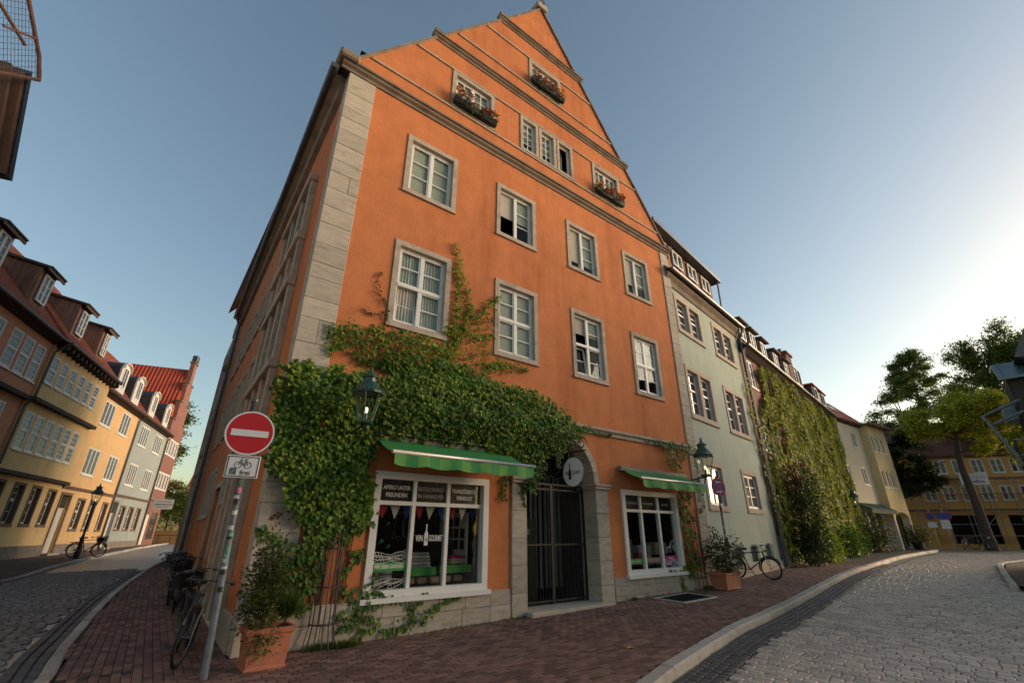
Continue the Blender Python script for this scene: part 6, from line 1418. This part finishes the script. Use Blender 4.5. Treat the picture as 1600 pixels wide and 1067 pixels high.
arc = [(.25 + 2.5 * i / 12, 3.35 - .0 + .0) for i in range(13)]
wm.obj('wall', m_paley, ty_)
for q in ups: window(ty_, fy, *q, s=0, reveal=.1, cols=1, rows=1, glass=m_pane, panes=0, frame=.07)
ar = MB(); P = [(-.2, 3.34), (3.3, 3.34), (3.3, 2.75), (2.95, 2.75)] + [(1.55 + 1.4 * cos(t), 2.75 + .45 * sin(t)) for t in np.linspace(0, pi, 11)] + [(-.2, 2.75)]
ar.ext(fy, P, -.5, .02).obj('arcade_arch', m_paley, ty_)
for u in (-.2, 2.95): MB().box(fy, u, u + .35, -.5, .0, .3, 2.748).obj('pier', m_cream, ty_)
sw = MB()
for p0, p1 in (((-.2, -.6), (-.2, 0)), ((3.3, 0), (3.3, -7))): sw.face([fy.w(*p0, 3.35), fy.w(*p1, 3.35), fy.w(*p1, 10), fy.w(*p0, 10)])
sw.face([fy.w(3.3, -1.2, .2), fy.w(3.3, -7, .2), fy.w(3.3, -7, 3.35), fy.w(3.3, -1.2, 3.35)]); sw.face([fy.w(-.2, -1.2, .2), fy.w(3.3, -1.2, .2), fy.w(3.3, -1.2, 3.35), fy.w(-.2, -1.2, 3.35)]); sw.face([fy.w(-.2, 0, 3.34), fy.w(3.3, 0, 3.34), fy.w(3.3, -1.2, 3.34), fy.w(-.2, -1.2, 3.34)])
sw.obj('side_wall', m_paley, ty_)
gl = MB().box(fy, .3, 1.5, -1.18, -1.14, .5, 2.6).obj('arcade_window', m_pane, ty_); ring(MB(), fy, .24, 1.56, .44, 2.66, .06, -1.17, -1.1).obj('frame', m_white2, gl)
MB().box(fy, -.5, 3.7, -4, .5, 10.0, 10.16).obj('flat_roof', m_gsurr, ty_)
# far side of the square: ochre house behind scaffolding
FH = Fr(40, 45, -18)
tf = thing('ochre_house', FH.w(5, 0, .6), 'ochre house with white windows and old red roof across the square', 'house')
m_och = mat('ochre_render', (.58, .31, .10), .9, .1, 1, bump=.2, col2=(.4, .2, .07), mix2=(.5, .8), s2=.5)
ups = [(-.75 + k * 1.45, -.75 + k * 1.45 + .98, z, z + 1.3) for k in range(8) for z in (4.42, 6.86)]
wall(MB(), FH, -3, 13, .3, 8.5, ups + [(-1.6, -.6, .6, 3.1), (.4, 4.0, .8, 3.2), (4.9, 6.6, .3, 3.2), (7.2, 9.4, .3, 3.2)], depth=.2).obj('wall', m_och, tf)
for q in ups: window(tf, FH, *q, s=0, reveal=.04, cols=2, rows=2, glass=m_pane, panes=0, frame=.08, mfr=m_white2)
for q in ((.4, 4.0, .8, 3.2), (4.9, 6.6, .3, 3.2), (7.2, 9.4, .3, 3.2)): MB().box(FH, q[0], q[1], -.6, -.55, q[2], q[3]).obj('dark_shopfront', m_dark, tf)
MB().box(FH, -1.6, -.6, -.15, -.1, .6, 3.1).obj('yellow_door', mat('yellow_door_paint', (.6, .35, .06), .7), tf); MB().box(FH, 7.6, 8.3, -.35, -.3, .4, 2.6).obj('brown_door', mat('brown_door', (.18, .06, .03), .6), tf)  # one door in yellow, one in brown
ed = MB(); ed.face([FH.w(-3, -2.4, .2), FH.w(13, -2.4, .2), FH.w(13, -2.4, 8.5), FH.w(-3, -2.4, 8.5)])
for u in (-3, 13): ed.face([FH.w(u, 0, .2), FH.w(u, -9, .2), FH.w(u, -9, 8.5), FH.w(u, 0, 8.5)])
ed.obj('inner_wall', m_dark, tf)
for z in (3.55, 6.3): MB().box(FH, -3, 13, .003, .1, z, z + .18).obj('ledge', m_gsurr, tf)
MB().extu(FH, [(0, 8.3), (.3, 8.45), (.35, 8.6), (0, 8.7)], -3.2, 13.2).obj('eaves', m_gsurr, tf)
rf = MB(); rf.add([FH.w(u, o, z) for u in (-3.3, 13.3) for o, z in ((.4, 8.55), (-4.5, 12.6), (-9.4, 8.5))], [(0, 1, 4, 3), (1, 2, 5, 4), (0, 1, 2), (3, 4, 5)]).obj('roof', tilemat('old_red_tiles', (.22, .085, .06), 4, 3.4, FH.a), tf)
MB().box(FH, 1.0, 2.2, -4.6, -3.8, 12, 13.6).obj('chimney', m_brk2, tf)
tsf = thing('scaffolding', FH.w(4, 1.2, .6), 'steel tube scaffolding in front of the ochre house', 'scaffold')
for k in range(8):
    u = -2 + k * 1.9
    for o in (.5, 1.25): MB().tube([FH.w(u, o, .5), FH.w(u, o, 6.4)], .035, 6).obj('standard', m_steel, tsf)
for z in (1.5, 3.4, 5.0): MB().tube([FH.w(-2, 1.25, z + .9), FH.w(11.3, 1.25, z + .9)], .03, 6).obj('guard_rail', m_steel, tsf); MB().box(FH, -2, 11.3, .5, 1.25, z - .05, z).obj('deck', m_wood, tsf)
for k in range(3): u = -2 + k * 3.8; MB().tube([FH.w(u, 1.28, 1.5), FH.w(u + 1.9, 1.28, 3.4)], .028, 6).obj('brace', m_steel, tsf)
tb_ = thing('scaffold_banner', FH.w(2.7, 1.3, 5.8), 'white scaffold company banner with dark lettering', 'banner')
MB().box(FH, 1.75, 3.85, 1.30, 1.315, 5.72, 6.72).obj('sheet', m_signwhite, tb_); text('Gerüstbau', FH, 2.8, 1.318, 6.42, .40, m_dimletter, tb_, 1.0); text('Bellos', FH, 2.95, 1.318, 6.02, .42, m_ink, tb_, 1.1, bold=.006)
for s, dz in ((-.6, 0), (.4, .05)): pass
TP = Fr(36, 40, -40)
for k, (u, lab, blue) in enumerate(((-1.08, 'round no parking sign left of a pair across the square', True), (-.25, 'sign post with parking plates right of a pair across the square', False))):
    b = TP.w(u, .5, 0); b.z = h(b.y); t = thing('square_sign', b, lab, 'traffic sign'); f = Fr(0, 0, -40); f.O = V((b.x, b.y, 0)) + f.n * .06
    MB().tube([b, b + V((0, 0, 3.0))], .035, 8).obj('pole', m_steel, t)
    if blue: disc(f, 0, 2.95, .32, 0, .01, 20).obj('disc', m_red, t); disc(f, 0, 2.95, .25, .011, .013, 20).obj('blue_face', m_blue, t); MB().box(f, -.28, .28, 0, .01, 2.1, 2.5).obj('plate', m_signwhite, t)
    else: disc(f, .25, 3.0, .3, -.05, -.04, 20).obj('disc', m_red, t); disc(f, .25, 3.0, .24, -.039, -.037, 20).obj('blue_face', m_blue, t); MB().box(f, -.45, .1, 0, .01, 2.75, 3.2).obj('blue_plate', m_blue, t); MB().box(f, -.3, .3, 0, .01, 2.0, 2.65).obj('plate', m_signwhite, t)
b0 = TP.w(.5, .6, 0); b0.z = h(b0.y); m_pinkp = mat('pink_bicycle_paint', (.5, .25, .28), .4); bicycle(b0, 35, 3, 'small pink bicycle standing by the sign posts across the square', paint=m_pinkp, fork=m_pinkp, basket='front')
b0 = TP.w(1.5, .9, 0); b0.z = h(b0.y); bicycle(b0, -30, 3, 'dark bicycle parked at the foot of the big street tree', basket='rear')
pb = CM.w(7.0, 1.2, 0); pb.z = h(pb.y); t = thing('potted_plant', pb, 'bushy potted plant before the arcade of the pale yellow house', 'plant')
MB().lathe(pb, [(.3, 0), (.42, .5), (.46, .55), (.40, .52)], 12).obj('pot', m_iron, t); L = Leaves(); bush(L, pb + V((0, 0, 1.0)), .75, .75, .6, 900, .16); L.obj('foliage', l_bush, t)
# ================================================================== trees
TRD = random.Random(5)
def tree(name, base, trunk, clumps, size, m, label, r0=.28, group='trees', leafn=1.0, m_bark=None):
    """trunk: points up from base; clumps: (centre, (rx,ry,rz), n) reached by limbs"""
    t = thing(name, base, label, 'tree', group); m_bark = m_bark or mat('bark', (.07, .05, .04), .95, .3, 6, bump=.8, bscale=14)
    tm = MB(); P = catmull([V(base) - V((0, 0, .1))] + [V(p) for p in trunk], 5); n = len(P); tm.tube(P, [r0 * (1 - .72 * i / (n - 1)) + (.12 * r0 * 3 * max(0, 1 - i / 2.0) if i < 2 else 0) for i in range(n)], 9)
    tm.obj('trunk', m_bark, t, smooth=True)
    lm = MB(); L = Leaves(); top_ = P[-1]; nodes_ = [(q, .10 * r0 / .36) for q in P[n // 2:]]
    for c, rr, k in sorted(clumps, key=lambda q: min((V(q[0]) - p).length for p in P[n // 2:])):
        c = V(c); k *= 1; s, rs = min(nodes_, key=lambda q: (q[0] - c).length + (1.5 if q[0].z > c.z else 0)); mid = s.lerp(c, .5) + V((TRD.uniform(-.2, .2), TRD.uniform(-.2, .2), .12 * (c - s).length))
        lm.tube(bez([s, mid, c], 5), rs, 5, r1=max(.015, rs * .6)); nodes_.append((c, max(.018, rs * .62)))
        nt = 14
        for _ in range(nt):
            d = V((TRD.gauss(0, 1), TRD.gauss(0, 1), TRD.gauss(0, .7))).normalized(); e = c + V((d.x * rr[0], d.y * rr[1], d.z * rr[2])) * TRD.uniform(.5, .95)
            lm.tube([c, c.lerp(e, .5) + V((0, 0, .1)), e], .03, 4, r1=.008)
            for _ in range(int(k * leafn / nt)):
                q = c.lerp(e, TRD.random() ** .6 * 1.1) + V((TRD.gauss(0, 1) * rr[0], TRD.gauss(0, 1) * rr[1], TRD.gauss(0, 1.0) * max(rr[2], .5 * rr[0]))) * .30
                dd = V((TRD.gauss(0, 1), TRD.gauss(0, 1), TRD.gauss(-.3, .6))).normalized(); nn = V((TRD.gauss(0, .6), TRD.gauss(0, .6), 1)).normalized()
                if abs(dd.dot(nn)) > .95: continue
                L.leaf(q, dd, nn, size * TRD.uniform(.6, 1.3), size * TRD.uniform(.4, .8), lobes=False)
    lm.obj('limbs', m_bark, t, kind='stuff'); L.obj('crown', m, t)
    return t
def T3(u, z, o=0): return TP.w(u, o, z)
def cloud(f, u, z, o, Ru, Rz, Ro, n, r, k, flat=.6):
    out = []
    for _ in range(n):
        th, ph = TRD.uniform(0, 2 * pi), math.acos(TRD.uniform(-1, 1)); q = TRD.uniform(.35, 1)
        out.append((f(u + Ru * q * sin(ph) * cos(th), z + Rz * q * cos(ph), o + Ro * q * sin(ph) * sin(th)), (r * TRD.uniform(.7, 1.2), r * TRD.uniform(.7, 1.2), r * flat), k))
    return out
b = T3(2.0, 0); b.z = h(b.y)
def cone(f, u, z0, z1, R0, o, n, r, k):
    out = []
    for i in range(n):
        q = (i + TRD.random()) / n; z = z0 + (z1 - z0) * q ** 1.15; R = R0 * (1 - q) ** .8 + .35; a = TRD.uniform(0, 2 * pi); e = TRD.uniform(.25, 1) ** .6
        rr = r * (1 - .45 * q) * TRD.uniform(.75, 1.25); out.append((f(u + R * e * cos(a), z, o + R * e * sin(a)), (rr, rr, rr * TRD.uniform(.45, .8)), int(k * (1 - .4 * q))))
    return out
tree('street_tree', b, [T3(2.05, 4), T3(2.0, 7.0), T3(2.3, 9), T3(2.8, 11)], cloud(T3, 3.8, 10.8, .6, 3.2, 1.9, 2.0, 52, .85, 430, .8) + cloud(T3, 6.9, 8.4, .8, 1.9, 2.4, 1.2, 34, .65, 330, .8) + cloud(T3, 3.4, 8.2, .8, 1.2, 1.0, 1.0, 9, .55, 240, .8) + cloud(T3, 0.2, 10.4, .5, 2.0, 1.4, 1.2, 20, .75, 360, .8), .22, l_lime, 'big street tree with dark trunk and lime green leaves across the square', r0=.36)
tree('feathery_tree', T3(1.2, .5, -14), [T3(1.2, 6, -14), T3(1.4, 12, -14), T3(1.7, 20, -14)], cone(T3, 1.9, 9.0, 21.2, 8.2, -14, 150, 1.25, 420), .28, l_tree, 'tall feathery tree standing against the bright sky at right', r0=.35)
tree('tall_tree', T3(8.4, .5, -7), [T3(8.4, 6, -7), T3(8.2, 12, -7), T3(8.4, 17, -7)], cloud(T3, 8.6, 15.6, -7, 5.2, 4.6, 3, 110, 1.0, 460, .9) + cloud(T3, 6.0, 12.0, -7, 4.6, 2.6, 2, 50, 1.0, 420, .9), .25, l_tree, 'broad green tree rising behind the dark timber building at the right edge', r0=.4)
tree('dark_tree', T3(-3.4, .5, 0), [T3(-3.3, 2.5, 0), T3(-3.0, 5, 0), T3(-2.4, 7.5, 0)], cloud(T3, -2.2, 6.4, .6, 2.0, 2.4, 1.4, 24, .95, 480, .6) + cloud(T3, -2.4, 9.4, -.4, 1.9, .9, 1.4, 9, 1.0, 420, .5) + cloud(T3, -.6, 6.0, .8, 1.4, 1.0, .8, 7, .7, 320, .5), .28, l_darktree, 'dark drooping tree between the yellow house and the ochre house', r0=.25)
c0 = CM.w(9.5, -9, 0); c0.z = .5
tree('roof_tree', c0, [c0 + V((0, 0, 6)), c0 + V((.2, 0, 13))], [(c0 + V((x, y, z)), (1.5, 1.5, .6), 420) for x, y, z in ((-1.2, .8, 15.0), (.8, -.4, 14.6), (2.4, -1.4, 13.6), (0, 0, 13.4), (3.4, -2, 12.6), (-2.4, 1.4, 14.2))], .36, l_tree, 'tree showing above the red roof of the cream house', r0=.3)
EP = Fr(-40.9, 64.1, 23)
def E3(u, z, o=0): return EP.w(u, o, z)
tree('garden_tree', E3(-3.9, .6, -1), [E3(-3.9, 2.5, -1), E3(-4, 5, -1)], [(E3(x, z, -1), (1.1, 1.1, .7), 600) for x, z in ((-4.4, 7.4), (-3.4, 7.0), (-4.9, 6.4), (-3.9, 6.0), (-3.0, 5.8), (-4.6, 5.0), (-3.4, 4.8), (-4.9, 4.0), (-4.0, 3.6))], .3, leafmat('yellowing_leaf', (.08, .09, .02), (.30, .26, .07)), 'yellow green garden tree at the end of the side street', r0=.18)
tree('garden_tree', E3(-2.0, .6, 1), [E3(-2.0, 3, 1), E3(-2.2, 5, 1)], [(E3(x, z, 1), (1.1, 1.1, .6), 600) for x, z in ((-2.2, 6.2), (-1.4, 5.6), (-2.9, 5.4), (-2.0, 4.6), (-3.2, 4.2), (-1.2, 4.2), (-2.6, 3.4), (-1.6, 3.2))], .3, l_tree, 'darker garden tree next to the corner house at the street end', r0=.18)
vb = LR.w(57.0, -1.6, .6)
tree('street_end_tree', vb, [vb + V((0, 0, 6)), vb + V((.3, .3, 12))], [(vb + V((x, y, z)), (.9, .9, .8), 420) for x, y, z in ((.4, .4, 13.4), (.9, .6, 11.8), (.6, .4, 10.2), (1.1, .8, 8.9), (.3, .3, 12.5), (.5, .5, 8.0))], .3, l_tree, 'slim tree behind the stepped brick gable', r0=.2)
fr2 = Fr(-52, 92, 23)
t = thing('far_house', fr2.w(3, 0, .6), 'distant house with a plain red roof beyond the garden trees', 'house')
MB().box(fr2, -9, 12, -8, 0, 0, 9.5).obj('wall', m_cream, t); rf = MB(); rf.add([fr2.w(u, o, z) for u in (-9.3, 12.3) for o, z in ((.4, 9.4), (-4, 13.4), (-8.4, 9.4))], [(0, 1, 4, 3), (1, 2, 5, 4), (0, 1, 2), (3, 4, 5)]).obj('roof', m_tileL, t)
MB().box(fr2, 3.4, 4.6, -1.2, -.2, 9.8, 11.4).obj('dormer', m_white2, t); MB().box(fr2, 5.0, 5.8, -4.4, -3.6, 13, 14.4).obj('chimney', m_brk2, t)
# stone building behind the corner house
t = thing('stone_building', SD.w(19, .2, .5), 'rough grey stone building end just past the orange house side wall', 'building')
zz = courses(.2, 12.2, .4, .6)
for k in range(len(zz) - 1): MB().box(SD, 17.0, 18.2, -.3, .22 + ASH.uniform(-.1, .08), zz[k] + .004, zz[k + 1] - .004, .02).obj('buttress_stone', m_stone, t)
MB().box(SD, 17.3, 24, -3, .1, .2, 11.6).obj('wall', mat('grey_rubble', (.2, .17, .14), .95, .3, 3, bump=.8, bscale=9), t); MB().box(SD, 16.95, 18.3, -.4, .4, 12.2, 12.45).obj('cap', m_slate, t)
# ================================================================== dark timber building at the right edge
DK = Fr(17.5, 17.0, -45)
t = thing('timber_building', DK.w(4, -1, .3), 'dark boarded building with a zinc roofed dormer and balcony at the right edge', 'building')
m_dboard = mat('dark_boards', (.05, .045, .045), .8, .25, 4, bump=.4, isl=.2, stretch=(4, 4, .5))
m_zincb = mat('blue_zinc', (.13, .185, .20), .45, .15, 3, metal=.5, bump=.1)
MB().box(DK, 2.0, 12, -9, -.2, .2, 7.6).obj('wall', m_dboard, t)
for k in range(8): MB().box(DK, 2.0 + k * .16, 2.15 + k * .16, -.2, -.165, 3.6, 7.4).obj('board', m_dboard, t)
MB().box(DK, 1.36, 3.4, -2.4, -.05, 5.3, 6.98).obj('dormer_body', m_dboard, t)
for k in range(7): MB().box(DK, 1.33, 1.36, -2.4 + k * .33, -2.1 + k * .33, 5.35, 7.2).obj('board', m_dboard, t)
for k in range(9): MB().box(DK, 1.4 + k * .2, 1.585 + k * .2, -.05, -.02, 5.35, 6.9).obj('board', m_dboard, t)
zp = lambda u, o, z: DK.w(u, o, z)
MB().add([DK.w(u, o, z) for u in (1.12, 3.4) for o, z in ((.3, 6.95), (-.8, 7.72), (-2.6, 7.9), (-2.6, 7.8), (-.8, 7.62), (.3, 6.86))], [(0, 1, 7, 6), (1, 2, 8, 7), (0, 5, 4, 1), (1, 4, 3, 2), (5, 11, 10, 4), (0, 6, 11, 5), (2, 3, 9, 8), (3, 4, 10, 9), (6, 7, 10, 11), (7, 8, 9, 10)]).obj('zinc_roof', m_zincb, t)
for k in range(5): MB().add([DK.w(1.3 + k * .45 + du, o, z + dz) for dz in (.002, .045) for o, z in ((.3, 6.95), (-.8, 7.72)) for du in (0, .03)], [(0, 1, 3, 2), (4, 6, 7, 5), (0, 4, 5, 1), (2, 3, 7, 6), (0, 2, 6, 4), (1, 5, 7, 3)]).obj('standing_seam', m_zincb, t)
MB().ext(DK, [(1.72, 7.55), (3.6, 11.0), (3.85, 10.9), (1.98, 7.5)], -3.5, .55).obj('main_verge', m_leadpipe, t)
MB().ext(DK, [(2.0, 7.5), (3.8, 10.8), (9, 10.8), (9, 7.2)], -3.2, -.3).obj('gable_wall', m_dboard, t)
MB().box(DK, .95, 1.3, -1.9, -.7, 5.55, 6.1).obj('zinc_oriel', m_zincb, t)
fm = MB().tube([DK.w(1.5, -.1, 6.15), DK.w(.32, .3, 5.62), DK.w(.95, .2, 3.6)], .07, 6); fm.obj('steel_strut', m_steel, t); MB().tube([DK.w(1.5, -.1, 5.75), DK.w(.52, .25, 5.30)], .06, 6).obj('steel_strut', m_steel, t)
bl = MB().box(DK, .85, 4, -.6, .9, 3.3, 3.5).obj('balcony', m_dboard, t)
for z in (4.1, 4.62): MB().tube([DK.w(.85, -.5, z), DK.w(.85, .85, z), DK.w(4, .85, z)], .035, 6).obj('rail', m_steel, bl)
for u, o in ((.85, -.5), (.85, .85), (1.7, .85), (2.6, .85), (3.6, .85)): MB().tube([DK.w(u, o, 3.5), DK.w(u, o, 4.62)], .03, 6).obj('baluster', m_iron, bl)
MB().box(DK, 1.5, 3.4, -.15, .5, 3.5, 3.95).obj('planter_box', m_iron, bl)
# ================================================================== half timbered house and netted scaffold, top left
HT = Fr(*LR.w(-1.0, 4, 0)[:2], 112.97)
t = thing('half_timbered_house', HT.w(6, 0, 0), 'half timbered house with projecting upper floor at the top left corner', 'house')
m_tim = mat('pale_brown_timber', (.20, .115, .08), .85, .2, 5, bump=.3); m_inf = mat('cream_infill', (.50, .45, .38), .9, .08, 2)
MB().box(HT, 4, 12.4, -4, -1.0, -.2, 9.7).obj('wall', m_inf, t)
MB().box(HT, 4, 12.6, -4, -.25, 9.75, 12.1).obj('upper_wall', m_inf, t)
MB().ext(HT, [(6, 9.9), (13.75, 9.9), (12.85, 12.0), (6, 12.0)], -.75, -.24).obj('gable_infill', m_inf, t)
for u in (12.4, 11.3, 10.2, 9.1): MB().box(HT, u - .2, u, -.24, -.15, 10.1, 11.8).obj('post', m_tim, t)
for z in (9.92, 11.0, 11.85): MB().box(HT, 6, 13.6 - (z - 9.9) * .43, -.24, -.14, z, z + .17).obj('rail', m_tim, t)
for u in (12.4, 11.3): MB().ext(HT, [(u, 10.1), (u + .18, 10.1), (u + .85, 11.0), (u + .67, 11.0)], -.24, -.16).obj('brace', m_tim, t)
MB().ext(HT, [(13.38, 12.5), (14.42, 10.05), (14.30, 10.0), (13.26, 12.5)], -.6, .2).obj('verge_board', m_tim, t)
MB().ext(HT, [(13.12, 12.4), (14.12, 10.05), (14.02, 10.02), (13.02, 12.4)], -.5, .10).obj('verge_board', m_tim, t)
MB().ext(HT, [(13.45, 12.7), (14.6, 10.0), (14.44, 10.0), (13.35, 12.6)], -.8, .25).obj('roof_edge', m_slate, t)
MB().ext(HT, [(13.05, 12.3), (14.1, 9.9), (13.95, 9.9), (12.95, 12.3)], -1.4, -.2).obj('soffit', m_beam, t)
MB().box(HT, 6, 14.5, -1.5, -.1, 9.72, 9.88).obj('eaves_board', m_beam, t)
t = thing('netted_scaffold', HT.w(8, .6, 12.4), 'rusty scaffold frame with wire netting above the half timbered house', 'scaffold')
m_rust = mat('rusty_steel', (.20, .10, .075), .8, .3, 8)
P = [HT.w(11.9, .5, 11.0), HT.w(13.35, .5, 12.4), HT.w(13.0, .5, 12.85), HT.w(11.7, .5, 13.65), HT.w(10.3, .5, 14.5)]
for a, b in zip(P, P[1:]): MB().tube([a, b], .05, 6).obj('edge_tube', m_rust, t)
for z in (12.6, 13.2, 14.2): MB().tube([HT.w(7, .5, z - .2), HT.w(12.5 if z < 13.0 else 11.0, .5, z)], .04, 6).obj('ledger', m_rust, t)
for u in (9, 10.4, 11.8): MB().tube([HT.w(u, .5, 12.3), HT.w(u + .9, .5, 13.1)], .03, 6).obj('brace', m_rust, t)
nt_ = MB()
for k in range(-30, 60):
    for s in (-1, 1):
        seg = []
        for q in range(60):
            z = 11.0 + q * .07; u = 8.5 + k * .16 + s * q * .055
            lim = min(13.0 - (z - 12.85) * 1.6, 11.9 + (z - 11.0) * 1.03)
            if 7 < u < lim and z < 15: seg.append((u, z))
        if len(seg) > 1: nt_.tube([HT.w(*[seg[0][0], .5, seg[0][1]]), HT.w(seg[-1][0], .5, seg[-1][1])], .007, 3)
nt_.obj('wire_netting', m_steel, t, kind='stuff')

# ================================================================== the house across the street, behind the viewer: seen only mirrored in glass
OP = Fr(19.5, 3.0, 246)
t = thing('house_across', OP.w(12, -1, 0), 'plain brown house across the street mirrored in the shop glass', 'house')
opw = [(1.5 + k * 2.4, 2.6 + k * 2.4, z, z + 1.6) for k in range(9) for z in (1.2, 4.2, 6.9)]
wall(MB(), OP, 0, 24, -.2, 9.2, opw, depth=.2).obj('wall', mat('brown_render', (.16, .12, .09), .9, .15, 1), t)
for q in opw: window(t, OP, *q, s=0, reveal=.1, cols=2, rows=2, glass=m_pane, panes=0, sill=False)
ed = MB(); ed.face([OP.w(0, 0, -.2), OP.w(0, -8, -.2), OP.w(0, -8, 9.2), OP.w(0, 0, 9.2)]); ed.face([OP.w(24, 0, -.2), OP.w(24, -8, -.2), OP.w(24, -8, 9.2), OP.w(24, 0, 9.2)]); ed.face([OP.w(0, -1, -.2), OP.w(24, -1, -.2), OP.w(24, -1, 9.0), OP.w(0, -1, 9.0)]); ed.obj('inner_wall', m_dark, t)
rf = MB(); rf.add([OP.w(u, o, z) for u in (-.3, 24.3) for o, z in ((.5, 9.1), (-4, 12), (-8.5, 9.1))], [(0, 1, 4, 3), (1, 2, 5, 4), (0, 1, 2), (3, 4, 5)]).obj('roof', m_dtile, t)
